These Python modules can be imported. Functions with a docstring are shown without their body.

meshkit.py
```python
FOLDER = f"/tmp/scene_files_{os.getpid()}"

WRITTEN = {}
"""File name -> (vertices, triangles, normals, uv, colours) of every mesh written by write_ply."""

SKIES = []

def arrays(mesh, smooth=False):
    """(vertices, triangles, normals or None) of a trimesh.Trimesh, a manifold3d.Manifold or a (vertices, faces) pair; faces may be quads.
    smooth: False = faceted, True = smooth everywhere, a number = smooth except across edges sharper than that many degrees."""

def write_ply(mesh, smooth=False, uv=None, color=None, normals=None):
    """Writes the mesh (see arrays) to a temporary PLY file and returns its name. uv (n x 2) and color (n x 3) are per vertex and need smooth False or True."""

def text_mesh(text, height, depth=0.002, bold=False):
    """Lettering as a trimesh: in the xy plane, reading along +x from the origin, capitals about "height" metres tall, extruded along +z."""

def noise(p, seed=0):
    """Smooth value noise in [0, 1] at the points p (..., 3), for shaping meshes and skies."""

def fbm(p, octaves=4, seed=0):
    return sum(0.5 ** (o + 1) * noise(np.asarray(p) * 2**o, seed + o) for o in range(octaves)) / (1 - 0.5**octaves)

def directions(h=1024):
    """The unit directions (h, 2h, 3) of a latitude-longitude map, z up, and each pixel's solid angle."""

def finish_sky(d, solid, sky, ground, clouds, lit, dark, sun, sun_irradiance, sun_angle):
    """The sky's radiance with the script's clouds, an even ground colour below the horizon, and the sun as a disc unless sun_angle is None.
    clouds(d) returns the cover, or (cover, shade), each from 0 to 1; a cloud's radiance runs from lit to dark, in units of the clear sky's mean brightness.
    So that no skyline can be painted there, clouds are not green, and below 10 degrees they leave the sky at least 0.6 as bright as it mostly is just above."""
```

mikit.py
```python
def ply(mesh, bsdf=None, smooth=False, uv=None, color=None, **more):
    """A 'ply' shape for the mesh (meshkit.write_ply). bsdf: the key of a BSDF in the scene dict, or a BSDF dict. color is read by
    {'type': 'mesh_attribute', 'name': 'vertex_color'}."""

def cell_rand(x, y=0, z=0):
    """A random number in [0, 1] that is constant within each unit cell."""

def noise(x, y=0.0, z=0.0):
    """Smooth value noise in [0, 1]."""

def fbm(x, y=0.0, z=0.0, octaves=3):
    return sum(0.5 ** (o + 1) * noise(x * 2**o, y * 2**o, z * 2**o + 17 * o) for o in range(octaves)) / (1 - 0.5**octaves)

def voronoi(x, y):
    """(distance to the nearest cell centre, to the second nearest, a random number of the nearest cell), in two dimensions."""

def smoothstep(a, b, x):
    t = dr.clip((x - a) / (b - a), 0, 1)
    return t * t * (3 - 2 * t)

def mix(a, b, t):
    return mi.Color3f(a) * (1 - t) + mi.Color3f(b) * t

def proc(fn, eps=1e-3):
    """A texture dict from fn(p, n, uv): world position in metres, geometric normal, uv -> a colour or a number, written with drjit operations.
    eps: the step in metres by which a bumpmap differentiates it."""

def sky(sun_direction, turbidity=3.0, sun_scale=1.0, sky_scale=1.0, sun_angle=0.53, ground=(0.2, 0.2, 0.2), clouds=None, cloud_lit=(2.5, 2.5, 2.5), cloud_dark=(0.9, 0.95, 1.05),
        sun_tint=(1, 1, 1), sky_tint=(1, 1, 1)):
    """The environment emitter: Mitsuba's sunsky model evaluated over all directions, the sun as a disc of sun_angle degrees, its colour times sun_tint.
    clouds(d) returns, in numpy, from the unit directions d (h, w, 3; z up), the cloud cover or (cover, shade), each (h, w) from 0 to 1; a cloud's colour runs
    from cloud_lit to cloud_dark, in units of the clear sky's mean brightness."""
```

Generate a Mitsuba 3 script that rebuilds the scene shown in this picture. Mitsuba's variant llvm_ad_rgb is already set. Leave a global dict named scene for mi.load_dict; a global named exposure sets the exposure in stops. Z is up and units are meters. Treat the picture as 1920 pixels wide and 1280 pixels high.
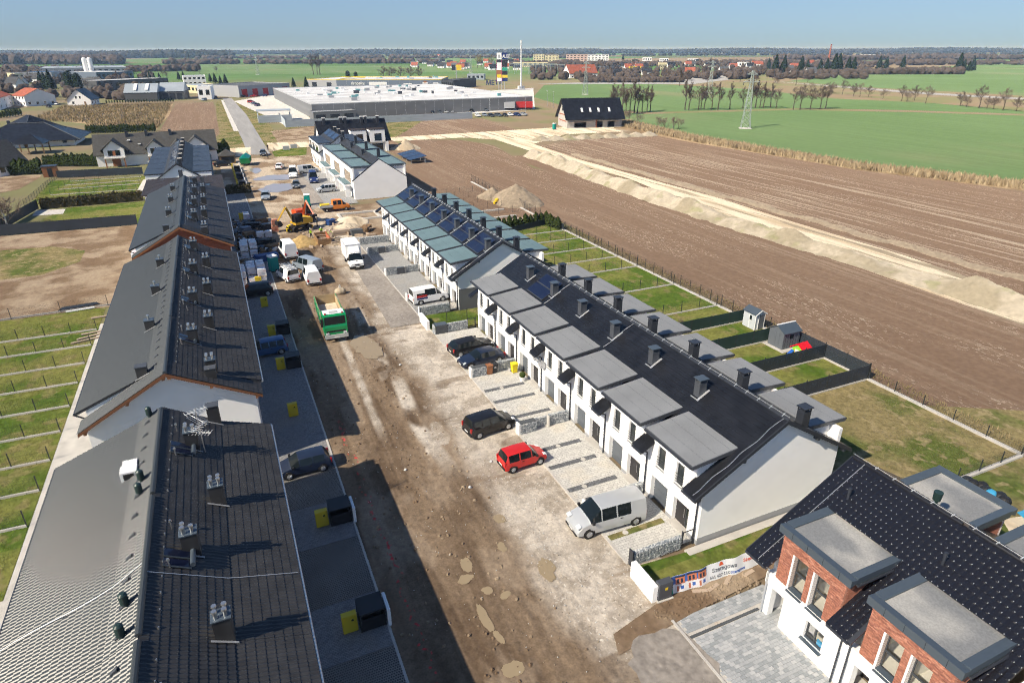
import math, random, numpy as np, trimesh, drjit as dr, mitsuba as mi, mikit, meshkit
from mikit import noise, fbm, voronoi, cell_rand, smoothstep, mix, proc
T = mi.ScalarTransform4f
scene, labels = {}, {}
# ---------------------------------------------------------------- camera, sky, exposure
CAM_H = 29.0
_p, _y, _r = math.radians(24.665), math.radians(24.169), math.radians(-0.153)
_f = np.array([math.sin(_y)*math.cos(_p), math.cos(_y)*math.cos(_p), -math.sin(_p)])
_a = np.array([math.cos(_y), -math.sin(_y), 0.0]); _u = np.cross(_a, _f)
_u = _u*math.cos(_r) - _a*math.sin(_r)
scene['camera'] = {'type': 'perspective', 'fov': 77.572, 'fov_axis': 'x', 'near_clip': 0.5, 'far_clip': 30000.0,
                   'to_world': T().look_at([0, 0, CAM_H], [float(_f[0]), float(_f[1]), CAM_H + float(_f[2])], [float(v) for v in _u])}
SUN = (-0.727, -0.186, 0.661)
scene['daylight'] = mikit.sky(SUN, turbidity=3.2, sun_scale=1.25, sky_scale=.80, ground=(0.16, 0.14, 0.11), sun_tint=(.92, 1.0, 1.11), sky_tint=(.90, 1.0, 1.12))
exposure = 1.95
# ---------------------------------------------------------------- helpers
R = random.Random(7)
def rng(seed): return np.random.default_rng(seed)
MATS = set()
def mat(name, color=None, rough=0.7, metallic=0.0, spec=0.4, coat=0.0, bump=None, bscale=0.01, **more):
    """one two-sided principled material as a scene entry; color may be a triple or a function of (p, n, uv)"""
    base = proc(color) if callable(color) else {'type': 'rgb', 'value': list(color)}
    b = {'type': 'principled', 'base_color': base, 'roughness': proc(rough) if callable(rough) else rough, 'metallic': metallic, 'specular': spec, **more}
    if coat: b.update(clearcoat=coat, clearcoat_gloss=0.95)
    b = {'type': 'twosided', 'bsdf': b}
    if bump is not None:
        b = {'type': 'bumpmap', 'arbitrary': proc(bump, eps=0.02), 'scale': bscale, 'bsdf': b}
    scene[name + '_material'] = b; MATS.add(name)
    return name
USED = {}
def numbered(name):
    if name not in USED:
        USED[name] = 0; return name
    while True:
        USED[name] += 1
        k = f'{name}_{USED[name]:03d}'
        if k not in USED:
            USED[k] = 0; return k
def M4(x=0, y=0, z=0, rz=0, s=1.0, sx=None):
    m = T().translate([float(x), float(y), float(z)]) @ T().rotate([0, 0, 1], float(rz))
    if s != 1.0 or sx is not None: m = m @ T().scale([float(sx or s), float(s), float(s)])
    return m
class MB:
    """collects faces into one mesh"""
    def __init__(self): self.v, self.f, self.n = [], [], 0
    def add(self, v, f):
        v = np.asarray(v, float).reshape(-1, 3); f = np.asarray(f, int)
        if f.shape[1] == 4: f = np.vstack([f[:, [0, 1, 2]], f[:, [0, 2, 3]]])
        self.v.append(v); self.f.append(f + self.n); self.n += len(v); return self
    def poly(self, pts):
        n = len(pts); return self.add(pts, [[0, i, i+1] for i in range(1, n-1)])
    def box(self, x0, x1, y0, y1, z0, z1):
        v = [[x, y, z] for z in (z0, z1) for x, y in ((x0, y0), (x1, y0), (x1, y1), (x0, y1))]
        return self.add(v, [[0, 3, 2, 1], [4, 5, 6, 7], [0, 1, 5, 4], [1, 2, 6, 5], [2, 3, 7, 6], [3, 0, 4, 7]])
    def prism(self, pts, axis, a, b):
        """a convex outline in the plane across the axis, extruded from a to b; axis 'x': pts are (y, z), 'y': (x, z), 'z': (x, y)"""
        n = len(pts)
        def at(p, w): return {'x': (w, p[0], p[1]), 'y': (p[0], w, p[1]), 'z': (p[0], p[1], w)}[axis]
        v = [at(p, a) for p in pts] + [at(p, b) for p in pts]
        f = [[0, i+1, i] for i in range(1, n-1)] + [[n, n+i, n+i+1] for i in range(1, n-1)]
        for i in range(n):
            j = (i+1) % n; f += [[i, j, n+j], [i, n+j, n+i]]
        if axis == 'y': f = [t[::-1] for t in f]
        return self.add(v, f)
    def tube(self, p0, p1, r0, r1=None, n=6, cap=True):
        p0, p1 = np.asarray(p0, float), np.asarray(p1, float); r1 = r0 if r1 is None else r1
        d = p1 - p0; d /= np.linalg.norm(d) + 1e-12
        a = np.cross(d, [0, 0, 1.0] if abs(d[2]) < .9 else [1.0, 0, 0]); a /= np.linalg.norm(a); b = np.cross(d, a)
        t = np.arange(n)*2*np.pi/n; ring = np.cos(t)[:, None]*a + np.sin(t)[:, None]*b
        v = np.vstack([p0 + ring*r0, p1 + ring*r1])
        f = []
        for i in range(n):
            j = (i+1) % n; f += [[i, j, n+j], [i, n+j, n+i]]
        if cap:
            f += [[0, i+1, i] for i in range(1, n-1)] + [[n, n+i, n+i+1] for i in range(1, n-1)]
        return self.add(v, f)
    def path(self, pts, r, n=5):
        for a, b in zip(pts[:-1], pts[1:]): self.tube(a, b, r, n=n)
        return self
    def mesh_add(self, m, M=None):
        v = np.asarray(m.vertices)
        if M is not None: v = v @ np.asarray(M)[:3, :3].T + np.asarray(M)[:3, 3]
        return self.add(v, np.asarray(m.faces))
    def mesh(self):
        return trimesh.Trimesh(np.vstack(self.v), np.vstack(self.f), process=False)
def ico(r=1.0, sub=1): return trimesh.creation.icosphere(subdivisions=sub, radius=r)
class Proto:
    """a thing with parts, built once, stamped any number of times"""
    def __init__(self): self.parts, self.used = [], {}
    def add(self, path, m, material, smooth=False, **lab):
        if path in self.used:
            self.used[path] += 1; path = f'{path}_{self.used[path]:03d}'
        else: self.used[path] = 0
        if isinstance(m, MB): m = m.mesh()
        self.parts.append([path, mikit.ply(m, material, smooth), lab]); return path
    def copyof(self, path, M):
        """another part from the same mesh, moved by M"""
        d = next(p for p in self.parts if p[0] == path)
        base = path if path in self.used else path
        self.used[base] += 1; k = f'{base}_{self.used[base]:03d}'
        self.parts.append([k, {**d[1], 'to_world': M}, {}]); return k
    def stamp(self, name, label, cat, M=None, group=None, swap=None, skip=()):
        k = numbered(name); labels[k] = {'label': label, 'category': cat}
        if group: labels[k]['group'] = group
        for path, d, lab in self.parts:
            if any(path.startswith(s) for s in skip): continue
            e = dict(d)
            if M is not None: e['to_world'] = M @ e['to_world'] if 'to_world' in e else M
            if swap and e['bsdf']['id'] in swap: e['bsdf'] = {'type': 'ref', 'id': swap[e['bsdf']['id']]}
            pk = f'{k}__{path}'; scene[pk] = e
            if lab: labels[pk] = dict(lab)
        return k
def single(name, m, material, label, cat, group=None, smooth=False, M=None):
    k = numbered(name); m = m.mesh() if isinstance(m, MB) else m
    scene[k] = mikit.ply(m, material, smooth)
    if M is not None: scene[k]['to_world'] = M
    labels[k] = {'label': label, 'category': cat}
    if group: labels[k]['group'] = group
    return k
def struct(name, m, material, label=None, smooth=False, kind='structure', color=None):
    k = numbered(name); m = m.mesh() if isinstance(m, MB) else m
    scene[k] = mikit.ply(m, material, smooth, color=color)
    labels[k] = {'kind': kind}
    if label: labels[k]['label'] = label
    return k
def sheet(name, pts, z, material, label=None):
    """a flat polygon of ground (may be concave)"""
    import shapely.geometry as sg
    p = sg.Polygon(pts).buffer(0)
    if p.geom_type != 'Polygon': p = max(p.geoms, key=lambda g: g.area)
    v, f = trimesh.creation.triangulate_polygon(p, engine='earcut')
    v = np.column_stack([v, np.full(len(v), z)])
    a, b, c = (v[f[:, i]] for i in range(3))
    up = np.cross(b-a, c-a)[:, 2] < 0
    f = f.copy(); f[up] = f[up][:, ::-1]
    return struct(name, trimesh.Trimesh(v, f, process=False), material, label)

# ---------------------------------------------------------------- materials of the setting
def C(r, g, b): return mi.Color3f(r, g, b)
def f_base(p, n, uv):
    a = fbm(p.x*0.004, p.y*0.0025, 0, 3); b = fbm(p.x*0.05, p.y*0.05, 3, 3)
    cell = cell_rand(dr.floor(p.x*0.0021 + 0.3*noise(p.y*0.001)), dr.floor(p.y*0.0016))
    far = smoothstep(500, 900, p.y)
    near = mix(C(.20, .155, .105), C(.15, .145, .075), smoothstep(.35, .65, b))
    fields = dr.select(cell > .62, C(.075, .135, .05), dr.select(cell > .4, C(.16, .125, .085), C(.085, .105, .055)))
    return mix(near, fields * (.8 + .4*a), far) * (.85 + .3*b)
mat('ground_mat', f_base, 1.0, spec=0)
def f_plough(p, n, uv):
    s = .5 + .62*(fbm(p.x*1.9 + .35*noise(p.y*.06), p.y*.05, 0, 3) - .5); g = fbm(p.x*2.5, p.y*2.5, 5, 3); big = fbm(p.x*.05, p.y*.02, 9, 3)
    band = smoothstep(70, 96, p.x) * smoothstep(150, 118, p.x) * smoothstep(.35, .6, fbm(p.x*.03, p.y*.012, 2, 2))
    c = mix(C(.160, .108, .076), C(.215, .152, .109), .65*s + .5*(big - .5))
    c = mix(c, C(.32, .26, .20), smoothstep(.50, .66, s) * (.14 + .8*band))
    fleck = smoothstep(.75, .80, noise(p.x*7., p.y*2.6, 4)) * smoothstep(.45, .62, fbm(p.x*.35, p.y*.06, 7, 2))
    c = mix(c, C(.36, .30, .235), .6*fleck)
    return c * (.82 + .36*g)
def b_plough(p, n, uv): return fbm(p.x*1.9 + .35*noise(p.y*.06), p.y*.2, 0, 2) + .5*noise(p.x*4, p.y*4)
mat('plough_mat', f_plough, 1.0, spec=0, bump=b_plough, bscale=.10)
def f_soil(p, n, uv):
    a = fbm(p.x*.35, p.y*.35, 0, 4); g = fbm(p.x*4, p.y*4, 5, 3)
    c = mix(C(.17, .118, .078), C(.30, .235, .17), smoothstep(.3, .7, a))
    return c * (.78 + .44*g)
mat('soil_mat', f_soil, 1.0, spec=0, bump=lambda p, n, uv: fbm(p.x*1.5, p.y*1.5, 0, 4), bscale=.12)
def f_sand(p, n, uv):
    a = fbm(p.x*.6, p.y*.06, 0, 4); g = fbm(p.x*3, p.y*3, p.z*3, 3)
    c = mix(C(.43, .345, .24), C(.58, .50, .38), smoothstep(.25, .6, a))
    c = mix(c, C(.27, .225, .165), smoothstep(.60, .72, fbm(p.x*.8, p.y*.05, 8, 3)))
    return c * (.85 + .3*g)
mat('sand_mat', f_sand, 1.0, spec=0, bump=lambda p, n, uv: fbm(p.x*1.2, p.y*.5, 0, 3), bscale=.10)
def f_heap(p, n, uv):
    g = fbm(p.x*2.2, p.y*2.2, p.z*2.2, 4); a = fbm(p.x*.3, p.y*.3, 6, 3)
    c = mix(C(.32, .275, .20), C(.44, .385, .30), smoothstep(.3, .65, a))
    return mix(c, C(.26, .26, .13), smoothstep(.62, .8, fbm(p.x*.5, p.y*.5, 11, 3))*.6) * (.75 + .5*g)
mat('heap_mat', f_heap, 1.0, spec=0, bump=lambda p, n, uv: fbm(p.x*2, p.y*2, p.z*2, 3), bscale=.12)
def f_crop(p, n, uv):
    a = fbm(p.x*.012, p.y*.012, 0, 3); s = noise(p.x*.6 + .1*noise(p.y*.1), p.y*.01, 2); g = fbm(p.x*.9, p.y*.9, 5, 3)
    c = mix(C(.088, .142, .058), C(.120, .175, .082), a)
    c = mix(c, C(.17, .17, .10), smoothstep(.60, .80, fbm(p.x*.02, p.y*.008, 7, 3))*.55)
    return c * (.86 + .12*s + .16*g)
mat('crop_mat', f_crop, 1.0, spec=0)
def f_lawn(p, n, uv):
    a = fbm(p.x*.28, p.y*.28, 0, 4); g = fbm(p.x*3.5, p.y*3.5, 5, 3); k = cell_rand(dr.floor(p.y/4.65), dr.floor(p.x/30))
    c = mix(C(.070, .112, .020), C(.152, .158, .046), smoothstep(.28, .68, a + .30*(k - .5)))
    c = mix(c, C(.20, .165, .08), smoothstep(.56, .72, fbm(p.x*.9, p.y*.9, 3, 3))*.6)
    return c * (.60 + .8*g)
mat('lawn_mat', f_lawn, 1.0, spec=0, bump=lambda p, n, uv: fbm(p.x*7, p.y*7, 0, 2), bscale=.07)
def f_drylawn(p, n, uv):
    a = fbm(p.x*.35, p.y*.35, 0, 4); g = fbm(p.x*4, p.y*4, 5, 3)
    c = mix(C(.085, .108, .030), C(.20, .165, .082), smoothstep(.25, .62, a))
    c = mix(c, C(.26, .21, .12), smoothstep(.58, .74, fbm(p.x*1.3, p.y*1.3, 3, 3))*.7)
    return c * (.60 + .8*g)
mat('dry_lawn_mat', f_drylawn, 1.0, spec=0, bump=lambda p, n, uv: fbm(p.x*7, p.y*7, 0, 2), bscale=.07)
def f_dry(p, n, uv):
    a = fbm(p.x*.06, p.y*.06, 0, 4); g = fbm(p.x*.8, p.y*.8, 5, 4)
    return mix(C(.20, .14, .085), C(.34, .25, .155), smoothstep(.3, .7, a)) * (.62 + .76*g)
mat('dry_grass_mat', f_dry, 1.0, spec=0, bump=lambda p, n, uv: fbm(p.x*1.2, p.y*1.2, 0, 3), bscale=.35)
def f_asphalt(p, n, uv):
    a = fbm(p.x*.8, p.y*.06, 0, 3); g = fbm(p.x*3, p.y*3, 2, 2)
    return C(.245, .24, .235) * (.78 + .3*a + .14*g)
mat('asphalt_mat', f_asphalt, .95, spec=.2)
def f_mud(p, n, uv):
    w = 1.5*(fbm(p.x*.35, p.y*.16, 0, 3) - .5)*2
    s = fbm(p.x*1.5, p.y*.10, 3, 3)                        # along the wheel tracks
    g = fbm(p.x*3.5, p.y*3.5, 5, 3); pat = fbm(p.x*.5, p.y*.3, 12, 4)
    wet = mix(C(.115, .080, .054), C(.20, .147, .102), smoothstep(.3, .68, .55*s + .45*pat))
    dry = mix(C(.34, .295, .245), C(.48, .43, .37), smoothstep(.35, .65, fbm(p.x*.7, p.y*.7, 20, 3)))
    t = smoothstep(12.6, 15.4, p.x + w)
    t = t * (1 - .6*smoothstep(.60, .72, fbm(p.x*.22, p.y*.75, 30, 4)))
    strip = smoothstep(.9, .35, dr.abs(p.x - 11.9 - .9*(noise(p.y*.11) - .5) - .015*(p.y - 45))) * smoothstep(36, 44, p.y) * smoothstep(84, 66, p.y)
    strip2 = smoothstep(.55, .15, dr.abs(p.x - 8.6 - .03*(p.y - 50))) * smoothstep(43, 48, p.y) * smoothstep(82, 70, p.y)
    old = smoothstep(.50, .66, fbm(p.x*.55, p.y*.22, 40, 4)) * .55
    blot = smoothstep(.60, .66, fbm(p.x*.5, p.y*.28, 44, 4)) * smoothstep(3.5, 1.2, dr.abs(p.x - 11.2)) * smoothstep(36, 40, p.y) * smoothstep(60, 48, p.y)
    m = dr.maximum(dr.maximum(t, .8*blot), dr.maximum(strip * smoothstep(.25, .5, pat), .8*strip2 * smoothstep(.3, .55, pat)))
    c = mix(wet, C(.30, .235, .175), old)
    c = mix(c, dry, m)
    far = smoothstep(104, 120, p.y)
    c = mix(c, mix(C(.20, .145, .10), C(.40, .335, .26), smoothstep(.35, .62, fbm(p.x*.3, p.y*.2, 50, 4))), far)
    stone = smoothstep(.82, .88, noise(p.x*9, p.y*9, 3)) * smoothstep(.3, .8, m)
    c = mix(c, C(.58, .55, .5), .6*stone)
    red = smoothstep(.17, .10, dr.abs(p.x - 5.6 - .5*(noise(p.y*1.7) - .5))) * smoothstep(.66, .74, noise(p.x*6, p.y*5, 8)) * smoothstep(52, 44, p.y)
    c = mix(c, C(.55, .05, .06), .8*red)                     # survey paint on the soil
    h = noise(p.x*13, p.y*13, 6)
    return c * (.62 + .48*g + .28*h)
def b_mud(p, n, uv): return fbm(p.x*1.6, p.y*.25, 3, 3) + .6*fbm(p.x*4, p.y*4, 1, 3)
mat('mud_mat', f_mud, 1.0, spec=0, bump=b_mud, bscale=.09)
def pavers(lx, ly, c0, c1, joint=.012, stag=True):
    """block paving too small to pick apart: block tone and joints"""
    def f(p, n, uv):
        row = dr.floor(p.y/ly); x = p.x/lx + (.5*(row - 2*dr.floor(row*.5)) if stag else 0)
        k = cell_rand(x, row, 1); fx = x - dr.floor(x); fy = p.y/ly - row
        j = dr.maximum(smoothstep(joint/lx*2, 0, dr.minimum(fx, 1 - fx)), smoothstep(joint/ly*2, 0, dr.minimum(fy, 1 - fy)))
        big = fbm(p.x*.5, p.y*.5, 4, 3); g = noise(p.x*9, p.y*9)
        c = mix(mi.Color3f(c0), mi.Color3f(c1), k)
        c = mix(c, mi.Color3f(c1)*C(1.0, .93, .83), smoothstep(.55, .75, big)*.5)
        return c * (1 - .45*j) * (.9 + .2*g)
    return f
mat('pale_paver_mat', pavers(.4, .2, (.45, .44, .42), (.55, .54, .51)), .9, spec=.2)
mat('grey_paver_mat', pavers(.2, .2, (.25, .255, .26), (.33, .33, .33)), .9, spec=.2)
mat('left_paver_mat', pavers(.2, .1, (.19, .19, .20), (.27, .27, .275)), .9, spec=.2)
mat('strip_mat', lambda p, n, uv: C(.12, .125, .135) * (.6 + .8*noise(p.x*14, p.y*14)), .95, spec=.1)
mat('concrete', lambda p, n, uv: C(.46, .44, .41) * (.82 + .36*fbm(p.x*1.5, p.y*1.5, p.z*1.5, 3)), .9, spec=.2)
mat('grey_gravel_mat', lambda p, n, uv: mix(C(.20, .18, .165), C(.33, .30, .27), fbm(p.x*.7, p.y*.25, 0, 4)) * (.7 + .6*fbm(p.x*4, p.y*4, 3, 3)), 1.0, spec=0, bump=lambda p, n, uv: fbm(p.x*4, p.y*4, 1, 2), bscale=.05)
mat('muddy_water', (.30, .235, .15), .04, spec=.5)
mat('clear_puddle', (.27, .245, .245), .04, spec=.9)
# ---------------------------------------------------------------- ground, fields, roads
Z0 = 0.0
struct('ground', MB().box(-9000, 16000, -600, 16000, -3.0, -.04), 'ground_mat')
sheet('brown_field', [(52.59,20.97),(53.30,29.23),(54.61,55.18),(55.79,104.60),(54.44,137.53),(54.8,181.7),(58.9,229.4),(78.5,220.2),(84.2,202.4),(76.7,156.6),(81.59,118.36),(78.41,78.74),(79.13,56.74),(78.72,35.84),(140,30),(120,-10),(57,-10)], -.0205, 'plough_mat', 'ploughed brown field behind the garden fences')
sheet('brown_field', [(78, 20), (90, 20), (90, 178), (78, 178)], -.018, 'plough_mat', 'field strip under the pale spoil heaps')
sheet('brown_field', [(94.5,193.3),(109.6,199.2),(146.5,208.5),(151.7,202.3),(151.32,136.43),(161.06,82.71),(320,60),(190,10),(90.34,42.45),(93.72,61.07),(94.28,82.42),(95.93,105.63),(95.36,123.38),(94.0,158.1)], -.016, 'plough_mat', 'ploughed brown field beyond the pale sand track')
sheet('brown_field', [(71.4,291.6),(114.2,286.7),(109.0,230.0),(90.0,231.7),(61.5,228.2),(57.2,230.2)], -.014, 'plough_mat', 'small brown field in front of the long grey store')
sheet('sand_track', [(57.9,236.5),(89.1,237.6),(131.6,239.5),(149.1,231.1),(158.1,214.4),(119.6,217.6),(97.4,199.0),(95.0,162.9),(95.36,123.38),(95.93,105.63),(94.28,82.42),(93.72,61.07),(91.37,43.04),(170,10),(140,0),(81.14,37.22),(82.10,57.41),(84.17,84.98),(91.22,132.78),(89.4,182.7),(90.3,214.6),(82.2,224.9),(56.1,226.0)], -.010, 'sand_mat', 'pale sandy site track crossing the brown fields')
sheet('crop_field', [(166.3,253.6),(160.3,194.7),(162.56,128.03),(174.33,90.26),(900,150),(1000,420),(347.0,188.5),(316.0,225.0),(288.0,245.3),(278.4,256.8),(193.2,271.8),(189.4,279.9)], -.016, 'crop_mat', 'wide green field between the reed strip and the tree line')
sheet('crop_field', [(197.2,404.0),(270.4,533.1),(351.9,568.8),(376.7,478.7),(387.9,402.3),(358.9,307.4),(379.7,258.6),(373.6,203.7),(1300,560),(355.4,193.3),(324.2,231.1),(285.9,263.9),(198.2,278.9),(193.7,291.0),(179.4,327.4)], -.012, 'crop_mat', 'green field behind the line of bare trees')
sheet('crop_field', [(516.7,495.6),(483.7,395.8),(491.7,313.3),(490.1,270.0),(2600,900),(2800,2000),(1544.9,870.4),(1000.1,729.5),(737.1,607.0)], -.016, 'crop_mat', 'far green field beyond the main road')
sheet('crop_field', [(-50.1,1034.1),(114.3,922.9),(435.6,893.2),(575.8,1228.5),(207.6,1347.0),(54.0,1791.1),(-91.7,1279.4)], -.016, 'crop_mat', 'far green field behind the stores')
sheet('crop_field', [(-256.8,2453.9),(123.1,3884.9),(117.8,2326.5),(-133.6,1906.9)], -.010, 'crop_mat', 'distant green field by the dark wood')
sheet('crop_field', [(338.0,2178.8),(1482.8,3294.6),(964.6,2018.1),(453.6,1544.3)], -.010, 'crop_mat', 'distant green field left of the mast')
sheet('dry_grass', [(147.1,227.8),(167.4,253.1),(158.3,192.2),(160.23,126.09),(172.20,89.05),(360,90),(330,70),(162.30,83.41),(151.52,118.82),(151.32,136.43),(147.3,178.4)], -.006, 'dry_grass_mat', 'strip of pale dry grass beside the green field')
sheet('dry_grass', [(-75.8,362.2),(-74.9,459.8),(-18.2,454.0),(-17.6,370.6),(-19.9,303.4),(-45.2,313.4),(-49.4,339.7),(-67.3,366.0)], -.012, 'dry_grass_mat', 'rough dry grass plot behind the bungalows')
sheet('brown_field', [(-19.0,283.5),(-16.7,450.9),(3.8,452.5),(2.5,276.9),(-0.1,257.4)], -.008, 'plough_mat', 'narrow ploughed plot left of the asphalt street')
sheet('rough_grass', [(4.9,447.3),(9.6,464.5),(10.4,282.8),(8.8,224.4),(0.1,228.5),(2.1,277.1)], -.010, 'dry_lawn_mat', 'rough grass verge left of the asphalt street')
sheet('rough_grass', [(15.4,461.6),(24.8,447.0),(22.1,263.9),(40.0,342.8),(91.0,297.9),(57.2,230.2),(32.0,227.1),(16.7,226.0),(15.0,250.2)], -.012, 'dry_lawn_mat', 'rough grass right of the asphalt street')
sheet('brown_field', [(20.9,275.8),(39.4,288.0),(39.1,259.6),(31.2,233.3),(19.9,238.6)], -.006, 'soil_mat', 'bare fenced plot beside the street')
sheet('street', [(9.9,485.6),(15.3,482.9),(16.7,354.0),(15.5,256.6),(15.0,211.6),(8.8,214.5),(9.2,257.9)], -.002, 'asphalt_mat', 'pale asphalt street running to the stores')
sheet('street', [(16.3,240.3),(29.9,236.9),(28.0,223.3),(15.2,218.9)], .001, 'sand_mat', 'pale side lane crossing the street end')
sheet('street', [(10.6,231.6),(4.1,231.9),(-0.2,216.4),(9.1,209.8)], .002, 'sand_mat')
sheet('sidewalk', [(8.5,465.0),(9.7,464.4),(9.5,281.3),(7.7,282.1)], .02, 'concrete', 'concrete sidewalk left of the street')
sheet('main_road', [(270.2,553.8),(434.3,578.6),(542.7,633.2),(726.8,759.3),(739.8,752.1),(504.9,555.8),(396.3,489.0)], .01, 'asphalt_mat', 'main road behind the town edge')
sheet('main_road', [(498.8,505.0),(459.6,366.1),(448.0,302.9),(454.7,249.9),(1500,660),(1500,690),(469.3,258.1),(466.6,315.8),(478.1,381.2)], .01, 'asphalt_mat', 'main road crossing the far fields')
# left side: lawns, plots
sheet('lawn', [(-75,-10),(-15.8,-10),(-15.8,87.8),(-75,87.8)], -.010, 'lawn_mat', 'back garden lawns left of the tiled roofs')
sheet('bare_plot', [(-75,87.9),(-10,87.9),(-10,132.6),(-75,134.5)], -.012, 'soil_mat', 'bare trampled plot left of the roofs')
sheet('grass_patch', [(-34.07,122.98),(-26.77,122.27),(-21.67,117.27),(-21.59,111.08),(-25.48,105.99),(-30.43,105.74)], -.004, 'dry_lawn_mat', 'green patch on the bare plot')
sheet('lawn', [(-34,133.5),(-15,133.5),(-15,154),(-30,154)], -.008, 'lawn_mat', 'fenced garden lawn behind the bare plot')
sheet('patio', [(-34.7,154.1),(-29.5,152.8),(-29.27,148.15),(-34.41,148.61)], .006, 'concrete', 'pale slab patio at the lawn corner')
sheet('lawn', [(-37,158),(-15.5,158),(-17,187),(-38,190)], -.008, 'lawn_mat', 'row of small far lawns')
sheet('bare_plot', [(-45.6,177.4),(-42.7,180.7),(-41.3,196.1),(-41.7,200.4),(-51.0,203.1)], -.006, 'soil_mat', 'pink brown yard left of the wooden shed')
sheet('patio', [(-15.75,30),(-12.2,30),(-12.2,82),(-15.75,82)], .02, 'concrete', 'pale paved walk behind the left houses')
sheet('patio', [(-18.5,20),(-12.2,20),(-12.2,37),(-18.5,37)], .024, 'concrete', 'pale paved terrace beside the nearest roof')
sheet('patio', [(-18,159),(-12.5,159),(-13,182),(-17.5,182)], .02, 'concrete', 'paved walk behind the far left row')
# street between the rows
def hgrid(x0, x1, y0, y1, step, zf):
    nx, ny = int((x1-x0)/step)+1, int((y1-y0)/step)+1
    X, Y = np.meshgrid(np.linspace(x0, x1, nx), np.linspace(y0, y1, ny))
    v = np.column_stack([X.ravel(), Y.ravel(), zf(X, Y).ravel()])
    i, j = np.meshgrid(np.arange(nx-1), np.arange(ny-1)); a = (j*nx + i).ravel()
    return trimesh.Trimesh(v, np.vstack([np.column_stack([a, a+1, a+nx+1]), np.column_stack([a, a+nx+1, a+nx])]), process=False)
def mud_z(X, Y):
    P = np.stack([X*1.3, Y*.12, X*0], -1); Q = np.stack([X*.9, Y*.9, X*0+5], -1)
    return .035 + .075*(meshkit.fbm(P, 3, 3)-.5) + .05*(meshkit.fbm(Q, 3, 9)-.5)
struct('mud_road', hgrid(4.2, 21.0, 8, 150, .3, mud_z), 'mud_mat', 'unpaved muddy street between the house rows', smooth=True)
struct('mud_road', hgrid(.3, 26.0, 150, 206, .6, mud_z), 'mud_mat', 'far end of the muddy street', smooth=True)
struct('mud_road', hgrid(21.0, 36.0, 106.7, 132, .5, mud_z), 'soil_mat', 'churned soil between the white terraces', smooth=True)
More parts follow.
